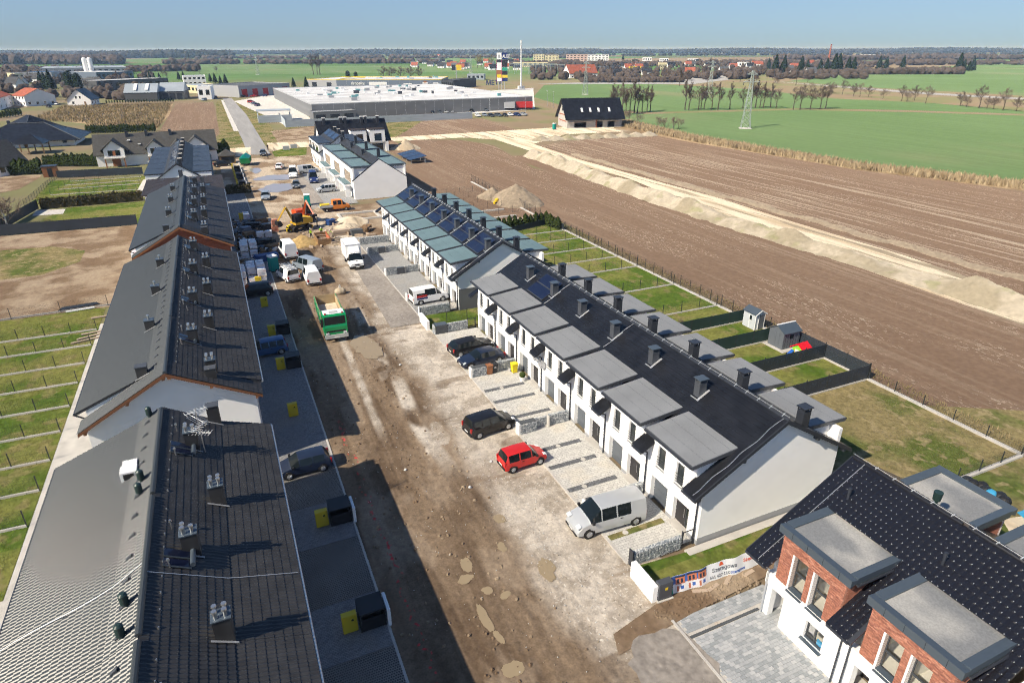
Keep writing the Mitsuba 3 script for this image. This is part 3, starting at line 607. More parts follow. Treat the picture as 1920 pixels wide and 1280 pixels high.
U = [left_house(seed=k) for k in range(1)]
std = left_house(); solar_heater(std, -5.05, 4.6, std.zr)
std.add('aerial_mast', MB().tube((-4.6, 2.6, std.zr(-4.6)), (-4.6, 2.6, std.zr(-4.6)+.5), .03), 'bare_steel')
std.stack(-7.35, .3, .75, [(0, 0)])
LN = 'dark tiled house, '
# nearest row (two units and a half in view)
near = left_house(); solar_heater(near, -5.1, 4.05, near.zr); solar_heater(near, -5.1, -4.4 + 9.15*0, near.zr) if False else None
near.stack(-3.0, 8.9, 1.2, [])
near.parts = near.parts
for v_y in (.75, 1.95, 8.85):
    x = -6.42; v = MB(); v.tube((x, v_y, near.zr(x)-.05), (x, v_y, near.zr(x)+.18), .10, n=10); v.tube((x, v_y, near.zr(x)+.18), (x, v_y, near.zr(x)+.62), .17, .17, n=12); v.tube((x, v_y, near.zr(x)+.62), (x, v_y, near.zr(x)+.70), .17, .09, n=12)
    near.add('roof_ventilator', v, 'dark_cowl', smooth=40)
mat('dark_cowl', (.02, .04, .038), .35, spec=.5)
near.stamp('tiled_house', LN + 'nearest whole roof on the left, tangled aerial on a chimney', 'house', M4(0, 39.5 - UW), group=None)
near2 = left_house()
for v_y in (.55, 2.2):
    x = -6.42; v = MB(); v.tube((x, v_y, near2.zr(x)-.05), (x, v_y, near2.zr(x)+.18), .10, n=10); v.tube((x, v_y, near2.zr(x)+.18), (x, v_y, near2.zr(x)+.62), .17, .17, n=12); v.tube((x, v_y, near2.zr(x)+.62), (x, v_y, near2.zr(x)+.70), .17, .09, n=12)
    near2.add('roof_ventilator', v, 'dark_cowl', smooth=40)
solar_heater(near2, -5.1, 3.9, near2.zr)
near2.stamp('tiled_house', LN + 'cut by the bottom edge of the photo', 'house', M4(0, 39.5 - 2*UW))
near3 = left_house(); near3.stamp('tiled_house', LN + 'below the frame under the camera', 'house', M4(0, 39.5 - 3*UW))
gab = left_house(); gable_front(gab, 'white_render', 'board_brown'); solar_heater(gab, -5.05, 4.6, gab.zr); gab.stack(-7.35, .3, .75, []); gab.stack(-3.05, -.75, .9, [])
gab.stamp('tiled_house', LN + 'its white gable facing the nearest left roof', 'house', M4(0, 46.25))
for j in range(1, 4):
    std.stamp('tiled_house', f'{ORD[j]} ' + LN + 'counted from the left white gable', 'house', M4(0, 46.25 + j*9.07), group='dark tiled houses of the middle left row')
gab2 = left_house(fine=False); gable_front(gab2, 'brick_orange', 'wood_orange'); solar_heater(gab2, -5.05, 4.6, gab2.zr); gab2.stack(-7.35, .3, .75, []); gab2.stack(-3.05, -.75, 1.0, [])
gab2.stamp('tiled_house', LN + 'with the gable of bare orange brick', 'house', M4(0, 88.9))
std2 = left_house(fine=False); solar_heater(std2, -5.05, 4.6, std2.zr); std2.stack(-7.35, .3, .75, std2.four)
for j in range(1, 4):
    std2.stamp('tiled_house', f'{ORD[j]} ' + LN + 'counted from the orange brick gable', 'house', M4(0, 88.9 + j*9.15), group='dark tiled houses of the far left row')

# ---------------------------------------------------------------- brick fronted terrace at the lower right
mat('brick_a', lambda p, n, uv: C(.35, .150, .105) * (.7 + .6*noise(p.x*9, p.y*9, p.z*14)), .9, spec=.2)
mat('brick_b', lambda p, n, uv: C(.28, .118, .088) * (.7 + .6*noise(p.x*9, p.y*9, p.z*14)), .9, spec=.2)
mat('brick_c', lambda p, n, uv: C(.42, .20, .145) * (.7 + .6*noise(p.x*9, p.y*9, p.z*14)), .9, spec=.2)
mat('mortar', (.40, .29, .24), .95, spec=.1)
mat('glazed_tile', (.0105, .011, .0155), .22, spec=.6)
mat('clip_steel', (.72, .73, .75), .3, metallic=.5)
BW = 5.25
def brick_house(gable=False, seed=0, detail=True):
    P = Proto(); r = rng(seed)
    ya = -BW; gy = -.0
    # y runs from 0 at the far party wall down to -BW at the near one
    def wall(path, m, mt='white_render'): return P.add(path, m, mt)
    m = MB(); holes_wall(m, 'x', 0, .3, -BW, -1.60, 0, 2.25, [(-3.95, -2.83, .96, 2.2)]); m.box(0, 1.6, -1.60, -1.30, 0, 2.25)
    m.box(.3, 11.2, -BW, -BW+.25, 0, 4.1); m.box(1.6, 1.8, -1.30, -.30, 0, 2.25) if False else None
    wall('wall', m)
    wall('porch_pillar', MB().box(0, .42, -.48, 0, 0, 2.25))
    wall('porch_beam', MB().box(-.10, .35, -BW, 0, 2.25, 2.98))
    P.add('porch_ceiling', MB().box(.35, 1.8, -1.6, 0, 2.45, 2.6), 'white_render')
    pb = MB().box(1.6, 1.8, -1.60, -.9, 0, 2.45); P.add('porch_wall', pb, 'brick_b'); P.add('door', MB().box(1.66, 1.72, -.9, -.05, .03, 2.1), 'door_dark')
    if gable:
        pr = [(0.35, 0), (11.41, 0), (11.41, 4.5), (6.05, 7.85), (0.35, 4.5)]
        P.add('gable_wall', MB().prism(pr, 'y', -.28, 0), 'white_render')
    # brick dormer front with two tall windows
    y0, y1 = -4.36, -.50
    hol = [(-2.25, -1.38, 2.98, 5.15), (-3.55, -2.68, 2.98, 5.15)]
    mb = MB(); holes_wall(mb, 'x', .03, .32, y0, y1, 2.982, 6.17, hol); P.add('brick_front', mb, 'mortar')
    lay, n = {q: [] for q in ('brick_a', 'brick_b', 'brick_c')}, 0
    brick = {q: mikit.ply(MB().box(-.012, .028, 0, .238, 0, .062).mesh(), q) for q in lay}
    rows = int((6.15 - 2.99)/.076)
    count = 0; rest = MB()
    for k in range(rows):
        z = 2.99 + k*.076; y = y0 + (.0 if k % 2 else -.125)
        while y < y1 - .03:
            a, b = max(y, y0) + .005, min(y + .243, y1)
            for h in hol:
                if h[2] - .03 < z < h[3] - .02:
                    if a < h[1] < b and b - h[1] > .03 and a > h[0]: a = h[1]
                    elif a < h[0] < b: b = h[0]
            inside = any(h[0] - .02 < (a+b)/2 < h[1] + .02 and h[2] - .03 < z < h[3] - .02 for h in hol)
            if not inside and b - a > .05:
                if b - a > .2 and count < 290 and detail and (count % 1 == 0) and z > 4.1:
                    q = r.choice(['brick_a', 'brick_b', 'brick_c'], p=[.5, .25, .25]); P.used['brick_front__brick'] = P.used.get('brick_front__brick', -1) + 1
                    kk = P.used['brick_front__brick']; P.parts.append([f'brick_front__brick' + (f'_{kk:03d}' if kk else ''), {**brick[q], 'to_world': T().translate([float(r.normal(0, .0025)), a, z])}, {}]); count += 1
                else: rest.box(-.012 + r.normal(0, .002), .028, a, b, z, z + .062)
            y += .248
    P.add('brick_front__bricks', rest, 'brick_a', kind='stuff')
    for s, yy in ((-1, y0), (1, y1)):
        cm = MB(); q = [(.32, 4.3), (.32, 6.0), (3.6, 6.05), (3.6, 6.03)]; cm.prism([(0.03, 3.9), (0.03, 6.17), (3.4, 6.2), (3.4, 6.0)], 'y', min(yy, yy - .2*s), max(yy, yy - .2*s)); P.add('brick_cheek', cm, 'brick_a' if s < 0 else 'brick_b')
        cb = MB()
        for k in range(27):
            z = 4.0 + k*.076; x = .05 + (.12 if k % 2 else 0); xe = 3.6*(z - 3.7)/2.4
            while x < min(xe, 3.5): cb.box(x, x + .236, min(yy, yy + .014*s), max(yy, yy + .014*s), z, z + .062); x += .247
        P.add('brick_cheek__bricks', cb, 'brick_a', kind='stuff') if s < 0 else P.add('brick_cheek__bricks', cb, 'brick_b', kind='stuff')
    for h in hol:
        w = add_window(P, 'window', .03, h[0], h[1], 2.98, 5.15, depth=.24, glass='window_pane', sill=None)
        P.add(w + '__transom', MB().box(.21, .27, h[0]+.06, h[1]-.06, 4.02, 4.12), 'frame_grey')
        P.add(w + '__reveal', MB().box(-.03, .26, h[1], h[1]+.10, 2.99, 5.18), 'white_render')
        P.add(w + '__sill', MB().prism([(-.22, 2.93), (.26, 2.98), (.26, 3.01), (-.22, 2.965)], 'y', h[0]-.12, h[1]+.0), 'steel_blue_sheet')
    room = MB(); room.box(.4, 3.0, y0+.25, y1-.25, 2.85, 2.95); room.box(2.9, 3.0, y0+.25, y1-.25, 2.95, 5.4); room.box(.4, 2.9, y0+.25, y0+.3, 2.95, 5.4); room.box(.4, 2.9, y1-.3, y1-.25, 2.95, 5.4); room.box(.4, 2.9, (y0+y1)/2-.04, (y0+y1)/2+.04, 2.95, 5.4)
    P.add('room', room, 'cream_room')
    w = add_window(P, 'window', 0, -3.95, -2.83, .96, 2.2, mull=1, depth=.18, glass='window_pane', sill=None)
    P.add(w + '__sill', MB().prism([(-.20, .90), (.18, .95), (.18, .975), (-.20, .925)], 'y', -4.05, -2.75), 'steel_blue_sheet')
    P.add(w + '__notice', MB().box(.215, .22, -3.28, -2.95, 1.35, 2.0), 'white_paint'); P.add(w + '__blue_sheet', MB().box(.23, .3, -3.85, -3.5, 1.02, 1.35), 'tarp_blue')
    r2 = MB(); r2.box(.35, 3, -4.6, -2.2, .02, .1); r2.box(2.9, 3, -4.6, -2.2, .1, 2.2); P.add('room', r2, 'cream_room')
    # main roof with glazed tiles and bright tile clips
    RX, RZ = 6.05, 8.10; ex, ez = -.85, 3.95; sl = (RZ-ez)/(RX-ex); Ls = math.hypot(RX-ex, RZ-ez)
    yt = .95 if gable else 0
    for sgn in (-1, 1):
        x1 = ex if sgn < 0 else 2*RX - ex
        xc = 3.36 if sgn < 0 else 2*RX - 3.42
        na, ns = round((BW+yt)/.30), round(Ls/.37); tw, cs = (BW+yt)/na, Ls/ns
        th = np.array([[0, 0, .0], [tw*.30, 0, .022], [tw*.72, 0, .022], [tw, 0, .0], [0, cs+.02, .032], [tw*.30, cs+.02, .058], [tw*.72, cs+.02, .058], [tw, cs+.02, .032], [0, cs+.02, .0], [tw, cs+.02, .0]])
        tf = np.array([[0, 1, 5], [0, 5, 4], [1, 2, 6], [1, 6, 5], [2, 3, 7], [2, 7, 6], [4, 5, 8], [5, 6, 8], [6, 9, 8], [6, 7, 9]])
        tile, _ = slope(trimesh.Trimesh(th, tf, process=False), RX, RZ, x1, ez, -BW)
        dk = MB(); o = .03
        q = [(RX, RZ-o), (xc, RZ - sl*abs(RX-xc) - o), (xc, RZ - sl*abs(RX-xc) - .2), (RX, RZ-.2)]; dk.prism(q if sgn < 0 else q[::-1], 'y', -BW, yt)
        for a, b in ((-BW, y0 - .005), (y1 + .005, yt)):
            q = [(xc, RZ - sl*abs(RX-xc) - o), (x1, ez-o), (x1, ez-.15), (xc, RZ - sl*abs(RX-xc) - .2)]; dk.prism(q if sgn < 0 else q[::-1], 'y', a, b)
        rk = P.add('roof', dk, 'dark_trim')
        seed_r = rng(seed+40); d = mikit.ply(tile, 'glazed_tile'); many = MB(); clips = MB(); c = 0
        for j in range(ns):
            for i in range(na):
                yy = -BW + (i+.5)*tw; t = (j+.5)/ns; x = RX + (x1-RX)*t
                if (y0-.1 < yy < y1+.1) and abs(RX - x) > abs(RX - xc): continue
                M = T().translate([(x1-RX)*j/ns, i*tw, (ez-RZ)*j/ns])
                if sgn < 0 and c < 285 and detail and t < .62:
                    P.parts.append([f'{rk}__tile' + (f'_{c:03d}' if c else ''), {**d, 'to_world': M}, {}]); c += 1
                else: many.mesh_add(tile, np.array(M.matrix))
                if sgn < 0:
                    xx, zz = RX + (x1-RX)*(j+1)/ns, RZ + (ez-RZ)*(j+1)/ns; clips.box(xx-.014, xx+.014, -BW + i*tw - .016, -BW + i*tw + .016, zz+.03, zz+.062) if seed_r.random() < .9 else None
        P.add(f'{rk}__tiles', many, 'glazed_tile', kind='stuff')
        if sgn < 0: P.add(f'{rk}__tile_clips', clips, 'clip_steel', kind='stuff')
    rc = MB()
    for k in range(int((BW+yt)/.38)): rc.tube((RX, -BW + k*.38, RZ+.02), (RX, -BW + k*.38 + .4, RZ+.04), .10, .12, n=9)
    P.add('ridge', rc, 'glazed_tile')
    lw = MB(); lw.tube((RX, -BW, RZ+.22), (RX, yt, RZ+.22), .014, n=4); P.add('lightning_wire', lw, 'galvanised')
    for k in range(5): P.add('wire_holder', MB().box(RX-.13, RX+.13, -BW+.5+k*1.05, -BW+.54+k*1.05, RZ+.16, RZ+.21), 'clip_steel')
    if gable:
        P.add('down_conductor', MB().path([(x, .12, RZ - sl*abs(RX-x) + .10) for x in np.linspace(RX, ex, 12)], .016, n=4), 'galvanised')
        e = MB(); q = [(RX, RZ+.05), (ex, ez+.05), (ex, ez-.2), (RX, RZ-.22)]; e.prism(q, 'y', yt, yt+.05); q = [(RX, RZ+.05), (2*RX-ex, ez+.05), (2*RX-ex, ez-.2), (RX, RZ-.22)]; e.prism(q[::-1], 'y', yt, yt+.05); P.add('verge_board', e, 'dark_trim')
    P.add('roof_vent', MB().tube((4.1, -.65, 6.8), (4.1, -.65, 7.6), .07, n=8).tube((4.1, -.65, 7.42), (4.1, -.65, 7.66), .10, n=8), 'dark_trim')
    P.add('soil_vent', MB().tube((7.2, -3.24, 7.0), (7.2, -3.24, 7.75), .10, n=10).tube((7.2, -3.24, 7.75), (7.2, -3.24, 8.25), .19, .22, n=12), 'dark_cowl')
    # flat dormer roofs with folded metal kerbs
    for nm, xa, xb in (('front', -.16, 3.42), ('back', 2*RX - 3.46, 12.35)):
        z = 6.24
        dk = P.add('flat_roof', MB().box(xa+.1, xb-.02, y0-.18, y1+.18, z-.2, z), 'pale_felt')
        P.add(dk + '__felt', MB().prism([(xa+.42, z+.04), (xb-.3 if nm == 'back' else xb+.1, z+.04), (xb-.3 if nm == 'back' else xb+.1, z+.06), (xa+.42, z+.06)][::-1], 'y', y0+.2, y1-.2), 'pale_felt')
        k = MB(); f = xa if nm == 'front' else xb
        xs = (xa, xa+.44) if nm == 'front' else (xb-.44, xb)
        P.add(dk + '__kerb', MB().prism([(xs[0], z-.24), (xs[1], z-.05), (xs[1], z+.14), (xs[0], z+.22)] if nm == 'front' else [(xs[0], z-.05), (xs[1], z-.24), (xs[1], z+.22), (xs[0], z+.14)], 'y', y0-.26, y1+.26), 'steel_blue_sheet')
        for ys in (y0-.25, y1-.19):
            hi, lo = (.22, .13) if ys < -3 else (.13, .22)
            P.add(dk + '__kerb', MB().prism([(ys, z-.24), (ys+.44, z-.24), (ys+.44, z+lo), (ys, z+hi)], 'x', xa+.445 if nm == 'front' else xa+.1, xb+.02 if nm == 'front' else xb-.445), 'steel_blue_sheet')
        if nm == 'front':
            gt = MB(); gt.tube((xa+.4, y0-.33, z-.18), (xb, y0-.33, z-.18), .06, n=6); P.add(dk + '__gutter', gt, 'dark_trim')
            sm = MB()
            for q in range(4): sm.box(xa-.012, xa+.0, y0 + .4 + q*.95, y0 + .42 + q*.95, z-.22, z+.22)
            P.add(dk + '__seams', sm, 'dark_trim', kind='stuff')
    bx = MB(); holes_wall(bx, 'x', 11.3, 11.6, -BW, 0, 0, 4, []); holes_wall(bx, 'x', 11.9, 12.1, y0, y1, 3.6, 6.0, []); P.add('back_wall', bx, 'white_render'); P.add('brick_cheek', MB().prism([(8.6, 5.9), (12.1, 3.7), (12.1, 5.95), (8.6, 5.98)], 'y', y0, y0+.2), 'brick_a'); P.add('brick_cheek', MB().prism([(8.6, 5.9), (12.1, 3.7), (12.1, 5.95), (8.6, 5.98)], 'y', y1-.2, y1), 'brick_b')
    P.add('gutter', MB().tube((ex-.06, -BW, ez-.05), (ex-.06, y0-.1, ez-.05), .07, n=8), 'dark_trim'); P.add('gutter', MB().tube((ex-.06, y1+.1, ez-.05), (ex-.06, yt, ez-.05), .07, n=8), 'dark_trim')
    P.add('down_pipe', MB().path([(ex-.02, -.15, ez-.1), (-.16, -.15, 3.3), (-.16, -.15, .05)], .05, n=6), 'galvanised' if gable else 'frame_grey')
    P.add('down_pipe', MB().path([(ex-.02, -BW+.32, ez-.1), (-.16, -BW+.32, 3.3), (-.16, -BW+.32, .05)], .05, n=6), 'frame_grey')
    return P
mat('tarp_blue', (.05, .30, .52), .5)
BY = 18.45
bh = brick_house(gable=True, seed=1); bh.stamp('brick_house', 'brick fronted house next to the white gable, notice and blue sheet in its low window', 'house', M4(23.67, BY))
bh2 = brick_house(seed=2); bh2.stamp('brick_house', 'brick fronted house at the lower right corner of the photo', 'house', M4(23.67, BY - BW))

# ---------------------------------------------------------------- drives and yards
sheet('driveway', [(18.85,24.5),(23.72,24.5),(23.72,62.6),(18.85,62.6)], .10, 'pale_paver_mat', 'pale paved drives in front of the grey roofed terrace')
sheet('driveway', [(18.75,68.9),(23.5,68.9),(23.6,106.6),(18.75,106.6)], .10, 'grey_paver_mat', 'grey paved drives in front of the teal roofed terrace')
struct('kerb', MB().box(18.70, 18.85, 24.5, 62.6, 0, .13), 'concrete'); struct('kerb', MB().box(18.62, 18.75, 63.0, 106.6, 0, .13), 'concrete')
mat('ivory_wear', (.62, .60, .55), .8)
for i, y in enumerate((48.1, 45.85, 42.8, 37.4, 35.0, 32.05, 58.9, 54.3)):
    struct('drive_strip', MB().box(18.9, 22.95, y, y+.46, .05, .112), 'strip_mat', 'dark chipping strip set in a pale drive')
struct('drive_strip', MB().box(18.95, 23.2, 26.65, 27.12, .05, .114), 'dry_lawn_mat', 'dry grass strip beside the silver van')
for x, y, z, w in ((20.2,26.9,.114,'in the dry grass strip by the silver van'),(20.2,32.25,.112,'just beyond the silver van'),(20.9,37.6,.112,'beyond the red hatchback'),(20.6,48.3,.112,'near the yellow bin'),(21.8,35.2,.112,'in front of the red hatchback')): single('drain_cover', MB().tube((x,y,z-.05),(x,y,z+.02),.2,n=14), 'concrete', 'round grey drain cover ' + w, 'drain cover', group='drain covers in the drive strips')
sheet('lawn', [(18.95,21.3),(24.0,21.6),(36,21.9),(36,23.6),(24.2,23.7),(19.1,24.1)], .105, 'lawn_mat', 'green lawn strip along the white gable')
struct('kerb', MB().box(22.7, 36.0, 23.45, 24.0, .0, .13), 'concrete', 'concrete apron along the gable wall')
sheet('lawn', [(18.75,63.4),(23.6,63.4),(36,63.4),(36,68.3),(23.6,68.3),(18.75,68.5)], .102, 'lawn_mat', 'small green lawn between the two white terraces')
sheet('driveway', [(18.6,133.2),(25.1,133.2),(25.1,176),(19.0,176)], .10, 'grey_paver_mat', 'grey paved drives of the far right row')
sheet('gravel_strip', [(15.4,131),(18.55,131),(18.9,168),(16.5,168)], .09, 'grey_gravel_mat', 'grey gravel lane before the far right row')
# back gardens of the right rows
sheet('lawn', [(35.2,21.6),(53.2,21.6),(53.2,35.4),(35.2,35.4)], .02, 'dry_lawn_mat', 'large half dry lawn at the row end')
sheet('lawn', [(35.2,35.4),(53.2,35.4),(53.2,102),(35.2,102)], .018, 'lawn_mat', 'row of narrow back garden lawns')
sheet('rough_grass', [(36,8),(75,-20),(120,-10),(53.6,30),(53.6,21.4),(36,21.4)], -.005, 'dry_lawn_mat', 'dry rough grass behind the brick houses')
sheet('sand_patch', [(41.5,14.5),(46,13),(48,16.6),(44.2,17.6)], .02, 'sand_mat', 'pale sand patch behind the brick houses')
sheet('bare_plot', [(36,107),(55.5,107),(57,240),(50,240),(49,176),(37,176)], .0, 'plough_mat', 'brown bare gardens behind the white gable')
sheet('bare_plot', [(36,100.6),(53,102),(53,108),(36,108)], .022, 'sand_mat', 'sandy plot with new foundations')
def run_kerb(pts, w=.16, h=.16, name='garden_kerb', label='pale concrete edging under a garden fence'):
    m = MB()
    for (a, b), (c, d) in zip(pts[:-1], pts[1:]):
        t = np.array([c-a, d-b]); t /= np.linalg.norm(t); q = np.array([-t[1], t[0]])*w/2
        m.prism([(a-q[0], b-q[1]), (c-q[0], d-q[1]), (c+q[0], d+q[1]), (a+q[0], b+q[1])], 'z', -.02, h)
    struct(name, m, 'concrete', label)
run_kerb([(53.35,21.55),(53.4,107)], .38); run_kerb([(36.6,21.58),(53.2,21.55)], .3)
for y in (35.4, 40.5, 46.1, 51.5, 56.7, 65.3, 73.9, 79.2, 84.8, 90.8, 96.2): run_kerb([(36.6, y), (53.2, y)], .16)
run_kerb([(53.5,107.0),(54.5,145.0)], .4)
# fences -----------------------------------------------------------------
mat('fence_post', (.03, .034, .036), .5); mat('fence_mesh', (.045, .05, .05), .55); mat('screen_green', (.018, .04, .036), .7); mat('slat_grey', (.030, .038, .050), .5)
def fence(a, b, label, h=1.35, step=2.5, kind='wire', cat='fence', mt=None, group=None, z=0.1, panels=True):
    a, b = np.array(a, float), np.array(b, float); L = np.linalg.norm(b-a); t = (b-a)/L; n = max(1, round(L/step)); ang = math.degrees(math.atan2(t[1], t[0]))
    P = Proto()
    P.add('post', MB().box(-.03, .03, -.03, .03, 0, h+.08), 'fence_post')
    for k in range(1, n+1): P.copyof('post', T().translate([L*k/n, 0, 0]))
    if panels:
        w = L/n; m = MB()
        if kind == 'wire':
            for k in range(int(h/.2)+1): m.box(.03, w-.03, -.004, .004, z+k*.2-.004, z+k*.2+.004)
            for k in range(1, int(w/.16)): m.box(k*.16-.003, k*.16+.003, .005, .011, z, h)
        elif kind == 'slat':
            ns = int((h-z)/.19)
            for k in range(ns): m.box(.03, w-.03, -.012, .012, z+k*.19, z+k*.19+.172)
        else: m.box(.02, w-.02, -.015, .015, z, h)
        base = P.add('panel', m, mt or ('fence_mesh' if kind == 'wire' else 'slat_grey'), **({'kind': 'stuff'} if kind != 'solid' else {}))
        for k in range(1, n): P.copyof('panel', T().translate([w*k, 0, 0]))
        if kind != 'solid':
            for p in P.parts:
                if p[0].startswith('panel'): p[2]['kind'] = 'stuff'
    P.stamp('fence', label, cat, M4(a[0], a[1], 0, ang), group=group)
fence((53.35,35.4),(53.35,45.9), 'dark slatted fence along the brown field', kind='slat', h=1.7)
for y, w in ((35.4, 'bounding the large half dry lawn'), (40.5, 'one plot beyond the large dry lawn'), (46.1, 'in front of the red roofed play house and grey shed')):
    fence((37.0, y), (53.2, y), f'dark slatted fence {w}', kind='slat', h=1.7) if y != 46.1 else None
fence((37.0,46.1),(51.4,46.1), 'dark green screened fence left of the grey shed', kind='solid', mt='screen_green', h=1.6)
fence((37.0,51.5),(53.2,51.5), 'dark green screened fence left of the small white shed', kind='solid', mt='screen_green', h=1.5)
fence((53.35,46.1),(53.35,102.0), 'wire fence on pale edging along the brown field', kind='wire', h=1.6, step=2.0)
fence((53.35,21.6),(53.35,35.3), 'low wire fence beside the largest lawn', kind='wire', h=1.1, step=2.6)
fence((45.5,21.57),(53.2,21.57), 'wire fence at the near end of the largest lawn', kind='wire', h=1.1, step=2.55)
for j, y in enumerate((56.7, 65.3, 73.9, 79.2, 84.8, 90.8, 96.2)):
    fence((37.0, y), (53.2, y), f'{ORD[j]} wire fence across the back lawns, counted from the green screen', kind='wire', h=1.4, step=2.7)
fence((37.0,96.5),(52.9,101.2), 'dark low fence in front of the thuja hedge', kind='solid', h=1.1); fence((52.9,101.3),(53.3,96.4), 'dark fence side by the thuja hedge', kind='solid', h=1.1)
fence((36.8,101.9),(53.1,102.1), 'dark fence behind the thuja hedge', kind='solid', h=1.1)
fence((54.0,107.0),(55.0,146.0), 'wire fence on pale edging behind the brown gardens', kind='wire', h=1.5, step=2.4)
for j, y in enumerate((112.5, 118, 123.6, 129, 134.5)): fence((38.5, y), (53.8, y), f'{ORD[j]} post and wire fence across the brown gardens', kind='wire', h=1.2, step=3.0)
# left gardens
LY = [44.05, 48.2, 52.3, 56.8, 61.4, 66.2, 70.8, 75.6, 80.2]
ORD9 = ORD + ['eighth', 'ninth']
for j, y in enumerate(LY):
    run_kerb([(-60, y+.9), (-15.9, y)], .14, label='pale edging across the left lawns')
    fence((-15.9, y), (-45.9, y+.6), f'{ORD9[j]} wire fence across the left lawns, counted from the bottom', kind='wire', h=1.25, step=2.5)
run_kerb([(-40, 87.5), (-15.3, 88.5)], .14); fence((-15.6, 88.4), (-40.5, 87.4), 'wire fence between the left lawns and the bare plot', kind='wire', h=1.3, step=5.0)
fence((-15.3, 132.4), (-37.6, 133.6), 'dark solid garden wall beyond the bare plot', kind='solid', h=1.9, step=2.7)
fence((-37.6, 133.6), (-34.4, 155), 'dark solid garden wall at the far lawn corner', kind='solid', h=1.9, step=2.7)
for j, (a, b, y0, y1) in enumerate(((-18.2,-36.0,162.5,163.4),(-18,-34.8,168.9,170),(-17.9,-34.2,176.6,176.4),(-18,-33.8,181.2,181.5),(-18.2,-33.5,186.5,186.8))):
    fence((a, y0), (b, y1), f'{ORD[j]} fence of thin posts across the far small lawns', kind='wire', h=1.2, step=2.9); run_kerb([(a, y0), (b, y1)], .3, .08)
fence((-37.3,158),(-37.0,196.7), 'wire fence beside the far small lawns', kind='wire', h=1.4, step=2.4)
fence((-18, 190.5), (-37.0, 193.0), 'dark solid fence behind the far small lawns', kind='solid', h=1.8, step=3)
# left parking strip -------------------------------------------------------
def f_grid(p, n, uv):
    a, b = p.x/.125, p.y/.145; row = dr.floor(b); a = a + .5*(row - 2*dr.floor(row*.5))
    d = dr.sqrt(dr.square(a - dr.floor(a) - .5) + dr.square(b - row - .5))
    return mix(C(.075, .068, .058), C(.21, .20, .19), smoothstep(.30, .42, d)) * (.8 + .4*fbm(p.x, p.y, 0, 3))
mat('grid_paver_mat', f_grid, .95, spec=.1)
edges = [12, 15.2, 19.4, 24.7, 28.8, 33.9, 38.2, 43.4, 47.5, 52.8, 61.8, 71.2, 75.4, 84.2, 90.0]
for k in range(len(edges)-1):
    g = k in (0, 2, 4, 6)
    struct('parking_bay', MB().box(-.45, 4.10, edges[k]+.012, edges[k+1]-.012, 0, .09), 'grid_paver_mat' if g else 'left_paver_mat', 'parking bay of open grid blocks' if g else 'paved forecourt of the left row')
struct('parking_bay', MB().box(-.45, 4.10, 90.03, 160, 0, .085), 'left_paver_mat', 'far paved forecourt of the left row')
struct('kerb', MB().box(4.10, 4.24, 10, 150, 0, .11), 'concrete', 'kerb along the left forecourts')
# gabions --------------------------------------------------------------------
mat('gabion_a', (.36, .38, .40), .9, spec=.3); mat('gabion_b', (.20, .23, .26), .9, spec=.3); mat('gabion_c', (.55, .56, .56), .9, spec=.3); mat('slab_dark', (.075, .082, .09), .8)
def stones(x0, x1, y0, y1, z0, z1, seed, s=.115):
    """loose stone faces of a gabion: irregular lumps over the six faces"""
    r = rng(seed); out = [MB(), MB(), MB()]; base = ico(1.0, 0)
    def put(x, y, z):
        k = s*r.uniform(.45, .68); v = base.vertices * (k*r.uniform(.75, 1.2, 3)) * (1 + .18*r.standard_normal((len(base.vertices), 1)))
        out[r.choice(3, p=[.42, .36, .22])].add(v @ trimesh.transformations.random_rotation_matrix(r.random(3))[:3, :3].T + [x, y, z], base.faces)
    for z in np.arange(z0 + s/2, z1, s*.9):
        for x in np.arange(x0 + s/2, x1, s*.92): put(x + r.normal(0, .015), y0 + .03, z + r.normal(0, .012)); put(x + r.normal(0, .015), y1 - .03, z)
        for y in np.arange(y0 + s/2, y1, s*.92): put(x0 + .03, y, z); put(x1 - .03, y, z)
    for x in np.arange(x0 + s/2, x1, s*.92):
        for y in np.arange(y0 + s/2, y1, s*.92): put(x, y, z1 - .03)
    return out
def gabion(parts, label, seed, posts=(), slab=None, cover=None, group=None):
    P = Proto(); M = [MB(), MB(), MB()]; core = MB(); wire = MB()
    for (x0, x1, y0, y1, h) in parts:
        for m, o in zip(M, stones(x0, x1, y0, y1, .08, h, seed)):
            for v, f in zip(o.v, o.f): m.add(v, f - f.min() + 0)
        core.box(x0+.06, x1-.06, y0+.06, y1-.06, .05, h-.06); seed += 1
        for x in np.arange(x0, x1+.01, .25):
            for y in (y0-.035, y1+.035): wire.box(x-.004, x+.004, y-.004, y+.004, .08, h+.02)
        for z in np.arange(.1, h+.02, .2):
            for y in (y0-.035, y1+.035): wire.box(x0, x1, y-.004, y+.004, z-.004, z+.004)
    P.add('core', core, 'gabion_b')
    for m, q in zip(M, ('gabion_a', 'gabion_b', 'gabion_c')): P.add('stones', m, q, kind='stuff')
    P.add('wire_cage', wire, 'galvanised', kind='stuff')
    for (x0, x1, y0, y1, z0, z1, mt) in posts: P.add('frame', MB().box(x0, x1, y0, y1, z0, z1), mt)
    if cover:
        x0, x1, y0, y1, h = cover; P.add('bin_door', MB().box(x0, x1, y0-.02, y0+.02, .1, h), 'anthracite')
        for k in range(5): P.add('bin_door__slat', MB().box(x0+.02, x1-.02, y0-.04, y0-.021, .14+k*(h-.15)/5, .14+(k+.82)*(h-.15)/5), 'anthracite')
        P.add('bin_lid', MB().box(x0, x1, y0, y1, h, h+.05), 'steel_blue_sheet')
    if slab: P.add('top_slab', MB().box(*slab), 'slab_dark')
    P.stamp('gabion_wall', label, 'gabion wall', group=group)
